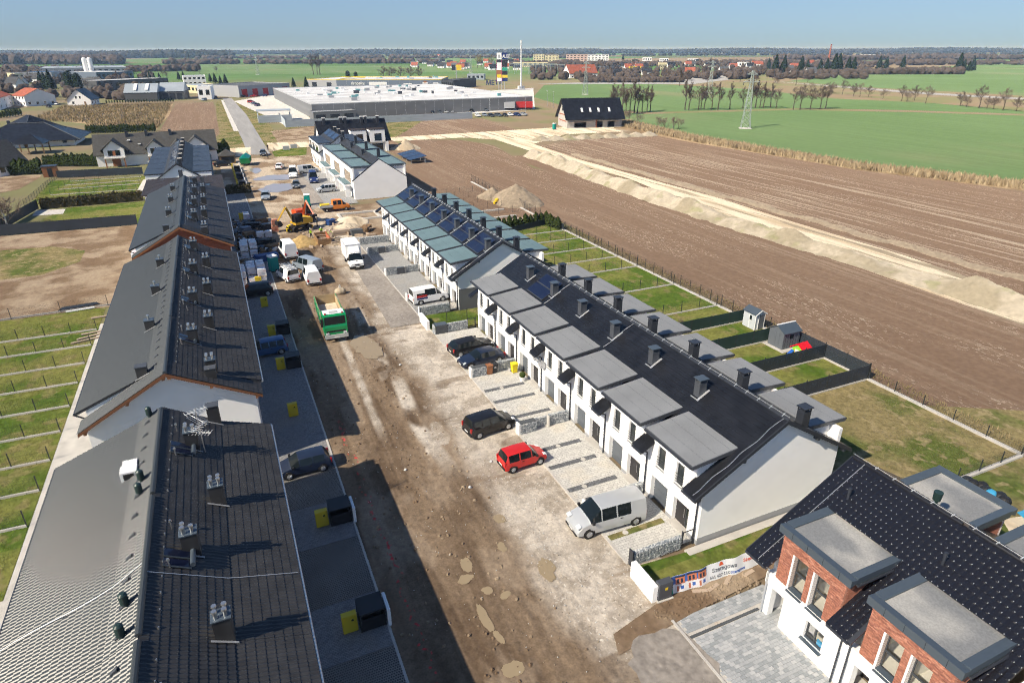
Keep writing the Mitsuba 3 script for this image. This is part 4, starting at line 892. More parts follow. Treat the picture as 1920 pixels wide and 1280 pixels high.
def std_gabion(y, label, seed, slabs=True, cover=False):
    gabion([(18.85, 20.3, y-.28, y+.28, 1.02), (20.33, 21.47, y+.16, y+.28, 1.0), (21.6, 23.5, y-.02, y+.24, 1.08)], label, seed,
           posts=[(18.68, 18.83, y-.30, y+.30, .05, 1.06, 'white_paint'), (21.48, 21.59, y-.20, y+.28, .05, 1.10, 'concrete')], slab=(18.9, 20.28, y-.26, y+.26, 1.05, 1.085) if slabs else None,
           cover=(20.36, 21.44, y-.28, y+.14, 1.0) if cover else None)
std_gabion(29.75, 'gabion with dark top slabs hidden behind the silver van', 10)
std_gabion(40.62, 'gabion block and wall between the black minivan and the red hatchback', 20)
std_gabion(51.6, 'gabion holding brown and black bins beside the dark blue car', 30)
gabion([(18.95, 22.6, 24.22, 24.48, 1.05)], 'long gabion wall at the lawn by the white gable', 40, posts=[(18.85, 18.93, 24.15, 24.55, 0, 1.25, 'dark_trim')])
gabion([(18.8, 22.5, 68.6, 68.88, 1.15)], 'gabion wall beside the parked white van', 50, posts=[(18.68, 18.78, 68.55, 68.95, 0, 1.2, 'white_paint')])
gabion([(18.7, 18.82, 62.6, 63.5, 1.05), (20.3, 22.6, 62.7, 62.95, 1.1)], 'gabion with a louvred dark bin box by the small lawn', 60, cover=(18.86, 20.22, 62.6, 63.5, 1.08))
for j, (y, c) in enumerate(((74.2, False), (85.1, True), (96.2, True))):
    std_gabion(y, ('gabion hidden behind the white van, nearest on the teal roofed row', 'gabion with dark bin doors in the middle of the teal roofed row', 'gabion with dark bin doors opposite the white box truck')[j], 70 + 10*j, cover=c)
gabion([(18.7, 23.5, 101.8, 102.1, 1.2)], 'long low gabion at the far end of the teal roofed row', 120)
def gate(x0, x1, y, label):
    P = Proto(); P.add('post', MB().box(x0-.05, x0, y-.04, y+.04, 0, 1.35), 'dark_trim'); P.add('post', MB().box(x1, x1+.05, y-.04, y+.04, 0, 1.35), 'dark_trim')
    P.add('leaf', MB().box(x0+.02, x1-.02, y-.02, y+.02, 1.18, 1.24).box(x0+.02, x1-.02, y-.02, y+.02, .12, .18).box(x0+.02, x0+.07, y-.02, y+.02, .18, 1.18).box(x1-.07, x1-.02, y-.02, y+.02, .18, 1.18), 'dark_trim')
    m = MB()
    for k in range(1, 9): m.box(x0+(x1-x0)*k/9-.004, x0+(x1-x0)*k/9+.004, y-.004, y+.004, .18, 1.18)
    P.add('leaf__bars', m, 'fence_mesh', kind='stuff'); P.stamp('garden_gate', label, 'gate')
gate(22.72, 23.6, 24.35, 'dark garden gate at the white gable corner'); gate(22.6, 23.55, 68.75, 'dark garden gate at the grey gable corner'); gate(22.65, 23.6, 62.82, 'dark gate beside the louvred bin box')
fence((21.1, 65.5), (23.6, 65.5), 'two dark posts with wire on the small lawn', kind='wire', h=1.3, step=2.5)
single('wall_block', MB().box(18.3, 18.62, 64.2, 67.1, 0, 1.15), 'white_render', 'low white wall in front of the small lawn', 'wall')
single('wall_block', MB().box(18.35, 18.68, 21.35, 23.6, 0, 1.2), 'white_render', 'low white wall at the lawn end near the banner', 'wall')
# brick house drive ------------------------------------------------------------
struct('brick_drive', MB().box(18.7, 25.2, 6, 19.8, -.05, .055), 'mortar_grey' if False else 'concrete', 'paved forecourt of the brick houses')
mat('paver_a', (.34, .355, .37), .9, spec=.2); mat('paver_b', (.27, .29, .305), .9, spec=.2); mat('paver_c', (.41, .42, .43), .9, spec=.2)
pv, rr = {q: [MB(), None] for q in ('paver_a', 'paver_b', 'paver_c')}, rng(5)
cnt = 0; proto_paver = {q: mikit.ply(MB().box(.006, .294, .006, .194, 0, .03).mesh(), q) for q in pv}
host = [k for k in scene if k.startswith('brick_drive')][-1]
for j in range(int((19.75-7)/.2)):
    for i in range(int((25.1-18.85)/.3)+1):
        x, y = 18.85 + i*.3 - (.15 if j % 2 else 0), 19.6 - j*.2
        if (18.40 < y < 18.62) or (16.45 < y < 16.6 and x < 23.6) or x > 24.9 or x < 18.8: continue
        if x > 23.5 and y < 16.9: continue
        q = rr.choice(['paver_a', 'paver_b', 'paver_c'], p=[.45, .3, .25])
        if y > 15.6 and cnt < 295 and x > 19.2:
            scene[f'{host}__paver' + (f'_{cnt:03d}' if cnt else '')] = {**proto_paver[q], 'to_world': T().translate([x, y, .055 + float(rr.normal(.004, .002))])}; cnt += 1
        else: pv[q][0].box(x+.006, x+.294, y+.006, y+.194, .055, .085 + rr.normal(0, .002))
for q in pv:
    k = f'{host}__pavers' + ('' if q == 'paver_a' else '_001' if q == 'paver_b' else '_002'); scene[k] = mikit.ply(pv[q][0].mesh(), q); labels[k] = {'kind': 'stuff'}
struct('drive_strip', MB().box(18.8, 23.6, 18.44, 18.6, 0, .10), 'slab_dark', 'dark drain strip across the brick house drive')
struct('kerb', MB().box(18.55, 18.7, 6, 19.85, 0, .14), 'concrete', 'kerb at the brick house drive')
sheet('gravel_patch', blob(16.6, 17.4, 2.1, 2.6, 77), .10, 'grey_gravel_mat', 'heap of grey gravel at the road edge')

# ---------------------------------------------------------------- houses and halls farther off
mat('orange_roof', lambda p, n, uv: C(.33, .095, .055) * (.8 + .4*noise(p.x*1.2, p.y*1.2)), .8)
mat('slate_roof', lambda p, n, uv: C(.030, .031, .034) * (.8 + .4*noise(p.x*1.5, p.y*1.5, p.z*3)), .5)
mat('grey_roof', (.095, .098, .10), .6)
mat('white_roof', lambda p, n, uv: C(.46, .465, .475) * (.62 + .6*fbm(p.x*.06, p.y*.12, 0, 4)) * (.9 + .2*noise(p.x*.5, p.y*.5)), .8)
mat('silver_roof', lambda p, n, uv: C(.34, .38, .42) * (.85 + .3*noise(p.x*.1, p.y*.1)), .5, metallic=.1)
mat('store_grey', lambda p, n, uv: C(.17, .175, .185) * (.9 + .2*noise(p.x*.3, p.z*.6)), .6)
mat('store_light', (.36, .37, .39), .6); mat('store_blue', (.15, .185, .24), .5); mat('yellow_trim', (.72, .52, .03), .5)
mat('cream_wall', (.62, .55, .36), .9); mat('pink_wall', (.60, .42, .36), .9); mat('red_paint', (.45, .03, .03), .5); mat('navy', (.012, .025, .12), .4); mat('green_sign', (.02, .28, .18), .5); mat('teal_roof', (.16, .34, .36), .6)
mat('wall_panel', lambda p, n, uv: C(.33, .37, .41) * (.9 + .2*noise(p.x*.4, p.y*.4, p.z*2)), .8)
def V(*q): return np.array(q, float)
def house(name, label, a, b, depth, eave, ridge, axis='along', wallm='white_render', roofm='slate_roof', ov=.5, wins=3, storeys=1, chim=1, hip=0, skylights=0, group=None, cat='house', winm='glass_dark', door=True, gable_wins=2):
    """a house whose front base edge runs from a to b (seen left to right); it goes depth back. axis 'along': ridge parallel to that edge"""
    a, b = V(*a), V(*b); L = np.linalg.norm(b-a); ang = math.degrees(math.atan2(*(b-a)[::-1])); D = depth; P = Proto()
    m = MB(); m.box(0, L, 0, D, 0, eave)
    if not hip:
        if axis == 'along': m.prism([(0, eave), (D, eave), (D/2, ridge-.05)], 'x', 0, L)
        else: m.prism([(0, eave), (L, eave), (L/2, ridge-.05)], 'y', 0, D)
    P.add('wall', m, wallm)
    if axis == 'along': h, s = D/2, (ridge-eave)/(D/2)
    else: h, s = L/2, (ridge-eave)/(L/2)
    e = eave - ov*s
    if hip:
        k = min(hip, L/2-.1); o = ov
        v = [(-o, -o, e), (L+o, -o, e), (L+o, D+o, e), (-o, D+o, e), (k, D/2, ridge), (L-k, D/2, ridge)]
        r = MB().add(v, [[0, 1, 5], [0, 5, 4], [2, 3, 4], [2, 4, 5], [1, 2, 5], [3, 0, 4]]); r.box(-o, L+o, -o, D+o, e-.18, e-.003)
        rk = P.add('roof', r, roofm)
        hp = MB()
        for p, q in ((0, 4), (1, 5), (2, 5), (3, 4), (4, 5)): hp.tube(V(*v[p])+[0, 0, .03], V(*v[q])+[0, 0, .03], .12, n=5)
        P.add(rk + '__ridge', hp, 'grey_roof')
    else:
        t = .22
        for sgn in (-1, 1):
            if axis == 'along':
                y0, y1 = (-ov, D/2) if sgn < 0 else (D+ov, D/2); q = [(y0, e+t*.3), (y1, ridge+t), (y1, ridge), (y0, e-t*.4)]
                r = MB().prism(q if sgn < 0 else q[::-1], 'x', -ov, L+ov)
            else:
                x0, x1 = (-ov, L/2) if sgn < 0 else (L+ov, L/2); q = [(x0, e+t*.3), (x1, ridge+t), (x1, ridge), (x0, e-t*.4)]
                r = MB().prism(q if sgn > 0 else q[::-1], 'y', -ov, D+ov)
            rk = P.add('roof', r, roofm)
    def win(x, z, w=1.2, hgt=1.3, y=-.0):
        k = P.add('window', MB().box(x-w/2, x+w/2, y-.05, y+.03, z, z+hgt), 'frame_grey'); P.add(k + '__glass', MB().box(x-w/2+.08, x+w/2-.08, y-.07, y-.051, z+.08, z+hgt-.08), winm)
    for st in range(storeys):
        for i in range(wins):
            x = L*(i+.5)/wins
            if door and st == 0 and i == wins//2: P.add('door', MB().box(x-.5, x+.5, -.06, .02, .02, 2.1), 'brown_wood')
            else: win(x, .9 + 2.8*st)
    if axis != 'along':
        for i in range(gable_wins): win(L/2 + (i-(gable_wins-1)/2)*2.0, eave + .3, .9, 1.3)
    for i in range(max(1, int(D/4))): P.add('side_window', MB().box(L-.02, L+.05, D*(i+.5)/max(1, int(D/4))-.6, D*(i+.5)/max(1, int(D/4))+.6, .9, 2.2), winm)
    for c in range(chim):
        x = L*(.3 + .35*c) if axis == 'along' else L*.62; y = D*.56 if axis == 'along' else D*(.3+.3*c); zz = ridge - .4
        ck = P.add('chimney', MB().box(x-.3, x+.3, y-.3, y+.3, zz-1.2, zz+1.3), 'dark_trim'); P.add(ck + '__cap', MB().box(x-.37, x+.37, y-.37, y+.37, zz+1.3, zz+1.38), 'concrete')
    for i in range(skylights):
        x = L*(i+1.5)/(skylights+2); y = D*.18; zz = e + (y+ov)*s + .25
        P.add('skylight', MB().prism([(y-.6, zz-.6*s-.05), (y+.6, zz+.6*s-.05), (y+.6, zz+.6*s+.06), (y-.6, zz-.6*s+.06)][::1], 'x', x-.4, x+.4), 'white_paint')
    return P.stamp(name, label, cat, M4(a[0], a[1], 0, ang), group=group)
def block(name, label, a, b, depth, h, wallm, roofm, cat='building', wins=0, rows=1, doors=0, door_m='frame_grey', trim=None, panels=0, winm='glass_dark', stuff=0, parapet=.4, group=None, seed=0):
    """a flat roofed hall or block standing on the front base edge a to b"""
    a, b = V(*a), V(*b); L = np.linalg.norm(b-a); ang = math.degrees(math.atan2(*(b-a)[::-1])); D = depth; P = Proto(); r = rng(seed)
    P.add('wall', MB().box(0, L, 0, D, 0, h), wallm)
    P.add('roof', MB().box(.25, L-.25, .25, D-.25, h-.1, h+.05), roofm)
    pp = MB()
    for q in ((-.05, L+.05, -.05, .25), (-.05, L+.05, D-.25, D+.05), (-.05, .25, .255, D-.255), (L-.25, L+.05, .255, D-.255)): pp.box(*q, h-.02, h+parapet)
    P.add('parapet', pp, trim or wallm)
    for k in range(panels): P.add('panel_joint', MB().box(L*(k+1)/(panels+1)-.06, L*(k+1)/(panels+1)+.06, -.04, .0, .1, h-.1), 'store_light')
    for i in range(wins):
        for j in range(rows):
            x, z = L*(i+.5)/wins, h*(j+.35)/rows; P.add('window', MB().box(x-L/wins*.28, x+L/wins*.28, -.05, .02, z, z + h/rows*.42), winm)
    for i in range(doors):
        x = L*(i+.5)/doors; P.add('door', MB().box(x-min(2.2, L/doors*.33), x+min(2.2, L/doors*.33), -.06, .02, .05, min(h*.72, 5)), door_m)
    for i in range(stuff):
        x, y = r.uniform(.08, .92)*L, r.uniform(.1, .9)*D; s_ = r.uniform(.6, 1.6); k = P.add('roof_unit', MB().box(x-s_, x+s_, y-s_*.7, y+s_*.7, h, h+r.uniform(.5, 1.6)), r.choice(['store_light', 'white_paint', 'teal_roof', 'anthracite']))
    return P.stamp(name, label, cat, M4(a[0], a[1], 0, ang), group=group)
# --- row of white houses with teal flat roofs and wood panels (far right row)
def teal_house(j, gable):
    P = Proto(); w = 12.4; hs = [(2.4, 9.9, 2.9, 5.2), (1.0, 3.2, -1, 2.3), (4.0, 5.0, -1, 2.2)]
    m = MB(); holes_wall(m, 'x', 0, .35, 0, w, 0, 6.5, hs); m.box(.35, 11.3, w-.3, w, 0, 6.2); m.box(.36, 11.3, .02, .3, 0, 4.2); holes_wall(m, 'x', 11.1, 11.4, 0, w, 0, 6.6, [(2, 4, .2, 2.3), (7, 9, .2, 2.3), (3, 5, 3.4, 5)]); m.prism([(.36, 4.0), (.36, 6.4), (4.3, 6.4), (4.3, 4.0)], 'y', .3, .5); m.prism([(7.3, 4), (7.3, 6.4), (11.1, 6.4), (11.1, 4)], 'y', .3, .5)
    P.add('wall', m, 'white_render')
    for k in range(6):
        y = 2.4 + k*1.25; P.add('wood_panel', MB().box(.12, .18, y, y+.72, 2.9, 5.2), 'pale_wood'); g = MB().box(.14, .17, y+.73, y+1.24, 2.9, 5.2); P.add('window', g, 'glass_dark')
    P.add('garage_door', MB().box(.26, .32, 1.0, 3.2, .02, 2.3), 'garage_grey'); P.add('door', MB().box(.26, .32, 4.0, 5.0, .02, 2.2), 'door_dark')
    for nm, x0, x1 in (('a', -.05, 4.35), ('b', 7.2, 11.5)):
        k = P.add('flat_roof', MB().box(x0, x1, .25, w-.35, 6.52, 6.64), 'teal_felt'); kb = MB()
        kb.box(x0-.05, x1+.05, .1, .30, 6.4, 6.84).box(x0-.05, x1+.05, w-.45, w-.25, 6.4, 6.84); xs = (x0-.08, x0+.16) if nm == 'a' else (x1-.16, x1+.08); kb.box(xs[0], xs[1], .305, w-.455, 6.4, 6.84); P.add(k + '__kerb', kb, 'steel_blue_sheet')
    zf = lambda x: 8.15 - .70*abs(x-5.75)
    for x1 in (-.3, 11.8):
        xc = 4.3 if x1 < 5 else 7.2
        q = [(5.75, 8.2), (xc, zf(xc)+.05), (xc, zf(xc)-.15), (5.75, 8.0)]; rk = P.add('roof', MB().prism(q if x1 < 5 else q[::-1], 'y', -.0, w), 'slate_roof')
        if gable: q = [(5.75, 8.2), (x1, zf(x1)+.05), (x1, zf(x1)-.15), (5.75, 8.0)]; P.add(rk + '__verge', MB().prism(q if x1 < 5 else q[::-1], 'y', -.30, -.004), 'dark_trim')
    if gable: P.add('gable_wall', MB().prism([(0, 0), (11.4, 0), (11.4, zf(11.4)-.1), (5.75, 8.0), (0, zf(0)-.1)], 'y', -.28, .015), 'white_render')
    P.add('porch', MB().box(-1.5, -.01, 2.6, 10.2, 2.45, 2.9).box(-1.3, -.3, 2.8, 3.0, .05, 2.45).box(-1.3, -.3, 9.8, 10.0, .05, 2.45), 'white_render'); P.add('porch__roof', MB().box(-1.55, -.02, 2.55, 10.25, 2.905, 2.99), 'teal_felt')
    for x in (4.9, 8.4): ck = P.add('chimney', chimney_mesh(x-.3, x+.3, w-1.3, w-.6, 6.0, 8.7), 'dark_trim'); P.add(ck + '__cap', MB().box(x-.36, x+.36, w-1.36, w-.54, 8.62, 8.7), 'anthracite')
    return P
mat('pale_wood', (.42, .33, .25), .7)
for j in range(3):
    teal_house(j, j == 0).stamp('modern_house', ('nearest house of the far right row, large blank white gable', 'middle white house of the far right row, wood panelled upper floor', 'farthest white house of the wood panelled row')[j], 'house', M4(25.1, 136.9 + j*12.45), group='white houses with teal flat roofs')
mid = left_house(fine=False, width=9.0) if False else None
def stepped_house(label, x, y, w, mat_roof='slate_roof', n=3):
    """white houses with flat capped dormers in a row, dark roof between"""
    P = Proto(); zf = lambda q: 8.4 - .68*abs(q-6)
    P.add('wall', MB().box(.2, 11.8, 0, w, 0, 4.4).prism([(.2, 4.4), (11.8, 4.4), (6, 8.3)], 'y', 0, w), 'white_render')
    for x1 in (-.3, 12.3):
        q = [(6, 8.5), (x1, zf(x1)+.1), (x1, zf(x1)-.1), (6, 8.25)]; P.add('roof', MB().prism(q if x1 < 6 else q[::-1], 'y', -.35, w+.2), mat_roof)
    for k in range(n):
        y0 = w*k/n + .25; y1 = w*(k+1)/n - .25
        for x0, xe in ((0, 4.0), (8.0, 12.0)):
            d = P.add('dormer', MB().box(x0, xe, y0, y1, 4.0, 6.5), 'white_render'); P.add(d + '__roof', MB().box(x0-.15, xe+.15, y0-.12, y1+.12, 6.5, 6.72), 'dark_trim')
            xw = x0 if x0 < 3 else xe
            P.add(d + '__window', MB().box(xw-.04, xw+.04, y0+.6, y1-.6, 4.4, 6.0), 'glass_dark')
        s = P.add('solar_panel', MB().prism([(4.15, zf(4.15)+.14), (5.75, zf(5.75)+.14), (5.75, zf(5.75)+.19), (4.15, zf(4.15)+.19)], 'y', y0+.1, y1-.1), 'solar_blue')
        ck = P.add('chimney', MB().box(6.4, 7.0, y0, y0+.7, 7.4, 9.3), 'dark_trim'); P.add(ck + '__cap', MB().box(6.3, 7.1, y0-.1, y0+.8, 9.3, 9.4), 'concrete')
        P.add('window', MB().box(.14, .21, y0+.5, y0+1.5, .8, 2.2), 'glass_dark'); P.add('door', MB().box(.14, .21, y1-1.4, y1-.4, .02, 2.1), 'door_dark')
    P.stamp('modern_house', label, 'house', M4(x, y))
stepped_house('white terrace with black stepped dormers behind the teal flat roofs', 24.6, 178, 17)
stepped_house('pale far left terrace with black stepped dormers and a white gable', -13.6, 145.5, 42, n=6)
# brown roofed cross house between the left rows
P = Proto(); P.add('wall', MB().box(-12.6, -.4, 127.0, 142.3, 0, 6.0), 'white_render')
for (x0, x1) in ((-13.1, -6.4), (-5.9, .3)):
    n = 20
    for k in range(n): P.add('roof_course', MB().prism([(126.6 + k*.79, 6.2+k*.005), (126.6 + (k+1)*.79, 6.2+(k+1)*.005-.04), (126.6+(k+1)*.79, 6.0), (126.6 + k*.79, 6.0)], 'x', x0, x1), 'brown_tile')
P.add('valley', MB().box(-6.4, -5.9, 126.7, 142.3, 5.9, 6.05), 'steel_blue_sheet'); P.add('chimney', chimney_mesh(-7.2, -6.5, 138, 138.8, 5, 8.3), 'anthracite'); P.add('roof_window', MB().box(-2.9, -2.1, 131, 132.2, 6.28, 6.36), 'glass_dark'); P.add('chimney', chimney_mesh(-3.6, -2.9, 133.0, 133.7, 5, 7.6), 'anthracite')
P.stamp('cross_house', 'low brown tiled house between the left rows with a dark chimney', 'house')
# grey house with white gabled dormers, facing the camera
P = Proto(); x0, x1, y0 = -29.8, .2, 207.6
P.add('wall', MB().box(x0, x1, y0, y0+11.5, 0, 3.4).prism([(y0, 3.4), (y0+11.5, 3.4), (y0+5.75, 7.6)], 'x', x0, x1), 'white_render')
for sgn in (0, 1):
    e = y0-.6 if not sgn else y0+12.1; q = [(e, 3.05), (y0+5.75, 7.9), (y0+5.75, 7.65), (e, 2.85)]; P.add('roof', MB().prism(q if not sgn else q[::-1], 'x', x0-.5, x1+.5), 'slate_grey')
mat('slate_grey', lambda p, n, uv: C(.062, .060, .056) * (.8 + .4*noise(p.x*3, p.y*1.5, p.z*3)), .6)
for xc, w in ((-25.2, 3.4), (-15.3, 2.6), (-9.5, 2.2), (-4.8, 3.4)):
    d = P.add('dormer', MB().box(xc-w*.72, xc+w*.72, y0-1.4, y0+3, 2.6, 4.6).prism([(xc-w*.72, 4.6), (xc+w*.72, 4.6), (xc, 4.6+w*.62)], 'y', y0-1.4, y0+4.5), 'white_render')
    for s_ in (-1, 1):
        q = [(xc, 4.75+w*.66), (xc+s_*w, 4.25-.05), (xc+s_*w, 4.05), (xc, 4.55+w*.66)]; P.add(d + '__roof', MB().prism(q if s_ < 0 else q[::-1], 'y', y0-1.9, y0+4.6), 'slate_grey')
    P.add(d + '__window', MB().box(xc-w*.42, xc+w*.42, y0-1.47, y0-1.39, 2.9, 4.3), 'glass_dark'); P.add(d + '__panel', MB().box(xc-w*.1, xc+w*.1, y0-1.49, y0-1.475, 2.9, 4.3), 'wood_orange')
    pk = P.add('porch', MB().box(xc-w*.75, xc+w*.75, y0-3.0, y0-.01, 2.35, 2.55), 'concrete'); P.add(pk + '__post', MB().box(xc-w*.7, xc-w*.62, y0-2.9, y0-2.7, 0, 2.35), 'wood_orange'); P.add(pk + '__post', MB().box(xc+w*.62, xc+w*.7, y0-2.9, y0-2.7, 0, 2.35), 'wood_orange'); P.add('door', MB().box(xc-1, xc+1, y0-.05, y0-.01, .02, 2.1), 'wood_orange')
for x, y in ((-21.5, 3.2), (-19, 2.0)): P.add('roof_window', MB().box(x-.4, x+.4, y0+y-.5, y0+y+.5, 3.6+y*.8, 3.75+y*.8), 'white_paint')
for x in (-21.8, -11, -17): ck = P.add('chimney', MB().box(x-.35, x+.35, y0+4.4, y0+5.1, 6.2, 8.5), 'dark_trim')
P.stamp('grey_house', 'long grey roofed house with white gabled dormers and orange shutters', 'house')
# dark house with two white dormers behind the far right row
P = Proto(); x0, x1, y0 = 29.6, 49.6, 204.9
P.add('wall', MB().box(x0, x1, y0, y0+12, 0, 3.6).prism([(y0, 3.6), (y0+12, 3.6), (y0+6, 8.9)], 'x', x0, x1), 'white_render')
for sgn in (0, 1):
    e = y0-.8 if not sgn else y0+12.8; q = [(e, 3.2), (y0+6, 9.15), (y0+6, 8.9), (e, 3.0)]; P.add('roof', MB().prism(q if not sgn else q[::-1], 'x', x0-.6, x1+.9), 'black_tile')
for xa in (38.2, 43.9):
    d = P.add('dormer', MB().box(xa, xa+4.7, y0-1.0, y0+4, 2.9, 6.5), 'white_render'); P.add(d + '__window', MB().box(xa+1.4, xa+3.5, y0-1.07, y0-.99, 3.3, 5.4), 'glass_dark'); P.add(d + '__roof', MB().box(xa-.1, xa+4.8, y0-1.1, y0+4, 6.5, 6.7), 'brown_tile')
P.add('door', MB().box(44.5, 48, y0-.05, y0-.01, .05, 2.3), 'glass_dark'); P.add('pillar', MB().box(48.6, 49.5, y0-1.0, y0-.02, 0, 2.9), 'white_render')
for x in (31.5, 36.6, 37.9, 43, 44.2, 48): ck = P.add('chimney', MB().box(x-.4, x+.4, y0+4.6, y0+5.4, 7.4, 9.9), 'dark_trim'); P.add(ck + '__cap', MB().box(x-.5, x+.5, y0+4.5, y0+5.5, 9.9, 10.05), 'white_paint')
P.stamp('dark_house', 'dark roofed house with two big white dormers behind the far right row', 'house')
# --- bungalows and houses at the far left
house('bungalow', 'wide white bungalow under a black hipped roof', (-70, 262.4), (-42.5, 261.5), 18, 3.0, 6.8, hip=9, wins=5, chim=1, ov=2.2, roofm='black_tile')
house('bungalow', 'white bungalow with black hipped roof behind the wide one, at the left edge', (-69.97,296.84), (-60.85,286.99), 14, 3.2, 7.4, hip=6, wins=4, chim=0, ov=1.2, roofm='black_tile')
house('bungalow', 'small white house with hipped grey roof at the left edge', (-64.8,268.5), (-60.3,266.4), 9, 3.4, 6.6, hip=4.5, wins=3, chim=1, ov=.8, roofm='slate_roof')
P = Proto(); P.add('roof', MB().add([(0,0,3),(9,0,3),(9,8,3),(0,8,3),(3.5,4,5.4),(5.5,4,5.4)], [[0,1,5],[0,5,4],[2,3,4],[2,4,5],[1,2,5],[3,0,4]]), 'black_tile')
for x in (.6, 4.5, 8.4):
    for y in (.6, 7.4): P.add('post', MB().box(x-.15, x+.15, y-.15, y+.15, 0, 3.0), 'brown_wood')
P.stamp('carport', 'open carport with a black hipped roof in front of the bungalow', 'carport', M4(-56.5, 243, 0, -4))
house('house', 'white house with grey roof and orange panel at the left edge', (-50.6,201.3), (-45.8,206.6), 10, 3.2, 7.8, wins=3, chim=0, roofm='slate_grey', ov=.9)
P = Proto(); P.add('wall', MB().box(0, 3.1, 0, 2.6, 0, 2.5), 'wood_orange'); P.add('roof', MB().box(-.15, 3.25, -.15, 2.75, 2.5, 2.65), 'dark_trim'); P.add('door', MB().box(1.1, 2.1, -.05, .0, .05, 2.1), 'door_dark')
for k in range(10): P.add('board_edge', MB().box(k*.31+.02, k*.31+.05, -.015, 0, 0, 2.5), 'brown_wood') if not 3 <= k <= 6 else None
P.stamp('garden_shed', 'orange wooden garden shed with a dark door', 'shed', M4(-40.4, 195.7, 0, 3))
house('house', 'white gabled house with a black roof in the dry field', (-72.3,456.0), (-60.4,453.5), 13, 3.4, 8.6, axis='across', wins=2, chim=0, roofm='black_tile', ov=.7)
house('terrace', 'orange roofed terrace with white dormers at the left edge', (-100.5,437.4), (-101.4,472.7), 22, 6.0, 11, wins=3, chim=0, roofm='orange_roof', ov=.4, storeys=2)
house('terrace', 'dark terrace wing with white dormer fronts beside the orange roof', (-101.1,472.6), (-92.9,460.3), 16, 5.5, 9, wins=4, chim=0, roofm='orange_roof', ov=.3, storeys=2)
# grey steel hall
P = Proto(); L_, D_ = 18.6, 26
for nm, x, w, d in (('a', 0, 18, 22), ('b', 18.05, 14, 34)):
    P.add('wall', MB().box(x, x+w, 0 if nm == 'a' else 8, d, 0, 5.0), 'grey_roof'); y0 = 0 if nm == 'a' else 8
    P.add('roof', MB().prism([(y0-.3, 5.0), (d+.3, 5.0), (y0+(d-y0)*.5, 9.8)], 'x', x-.3, x+w+.3), 'silver_roof')
for x in (5, 11.5): P.add('roof_light', MB().prism([(1.5, 6.2), (10, 9.5), (10, 9.9), (1.5, 6.6)], 'x', x, x+1.8), 'white_paint')
for x in (20, 24, 28): P.add('door', MB().box(x, x+3, 7.9, 8.0, .05, 4), 'dark_trim')
P.stamp('steel_hall', 'grey steel hall with two roof light strips', 'hall', M4(*(-45.1,476.6), 0, -6))
# --- stores and industry
block('store', 'very long grey store with a pale cluttered roof and blank panelled wall', (43.2,318.2), (155.7,320.0), 150, 6.0, 'store_grey', 'white_roof', wins=0, panels=22, stuff=60, trim='store_light', seed=3)
block('loading_bay', 'low dark loading bay at the corner of the long grey store', (42.3,309.3), (61.4,310.8), 8, 3.3, 'store_grey', 'store_light', doors=3, door_m='dark_trim')
def lot(name, pts, label): sheet(name, pts, -.001, 'concrete', label)
lot('parking_lot', [(15.3,451.7),(47.3,515.5),(42.4,315.9),(28.8,288.6),(25.0,341.0),(20.8,385.7)], 'pale yard left of the long grey store')
lot('parking_lot', [(154.0,462.2),(244.0,500.0),(156.9,319.4),(110.5,308.7)], 'car park at the right end of the store')
def wallrun(name, a, b, h, t, material, label, n=1):
    a, b = V(*a), V(*b); L = np.linalg.norm(b-a); P = Proto(); P.add('panel', MB().box(.02, L/n-.02, 0, t, 0, h), material)
    for k in range(1, n): P.copyof('panel', T().translate([L/n*k, 0, 0]))
    P.stamp(name, label, 'wall', M4(a[0], a[1], 0, math.degrees(math.atan2(*(b-a)[::-1]))))
wallrun('concrete_wall', (27.7,286.9), (109.6,287.6), 2.8, .25, 'wall_panel', 'long blue grey panel wall in front of the store', 14); wallrun('concrete_wall', (28.9,322.3), (27.7,286.9), 2.8, .25, 'wall_panel', 'short blue grey panel wall at the yard corner', 2)
P = Proto(); P.add('wall', MB().box(0, 14, 0, .3, 0, 3).box(0, .3, .3, 14, 0, 3).box(13.7, 14, .3, 14, 0, 3), 'wall_panel'); P.add('roof', MB().box(-.3, 14.3, 6, 14.4, 4.2, 4.5), 'silver_roof'); P.add('post', MB().box(.2, .4, 6.2, 6.4, 0, 4.2).box(13.6, 13.8, 6.2, 6.4, 0, 4.2), 'store_light', kind='stuff')
P.stamp('waste_enclosure', 'blue grey walled enclosure with a ribbed shed roof beside the street', 'enclosure', M4(*(19.0,309.3), 0, -3))
ks = block('store', 'blue grey store with a yellow roof edge and white signs', (97.1,557.4), (173.5,522.9), 60, 6.6, 'store_blue', 'white_roof', stuff=10, panels=9, trim='yellow_trim', wins=0)
block('store', 'low store wing with a yellow roof edge left of the signs', (77.0,576.0), (97.1,557.4), 50, 6.6, 'store_light', 'white_roof', trim='yellow_trim', doors=2, door_m='dark_trim', seed=4)
block('store', 'dark glazed end wing of the blue grey store', (173.9,522.7), (180.7,515.1), 40, 6.2, 'frame_grey', 'grey_roof', wins=6)
def lettering(key, text, a, b, frac, width_f, z, hgt, material, off=.18):
    """letters standing on the wall of a building whose front runs a to b"""
    a, b = V(*a), V(*b); t = (b-a)/np.linalg.norm(b-a); m = meshkit.text_mesh(text, hgt, .15, bold=True); v = np.asarray(m.vertices).copy(); o = a + (b-a)*frac; nrm = np.array([t[1], -t[0]])
    w = np.column_stack([o[0] + v[:, 0]*t[0] + (v[:, 2]+off)*nrm[0], o[1] + v[:, 0]*t[1] + (v[:, 2]+off)*nrm[1], z + v[:, 1]])
    scene[key] = mikit.ply(trimesh.Trimesh(w, m.faces, process=False), material)
lettering(ks + '__sign', 'Kropelka', (97.1,557.4), (173.5,522.9), .14, 1, 3.2, 1.9, 'white_paint')
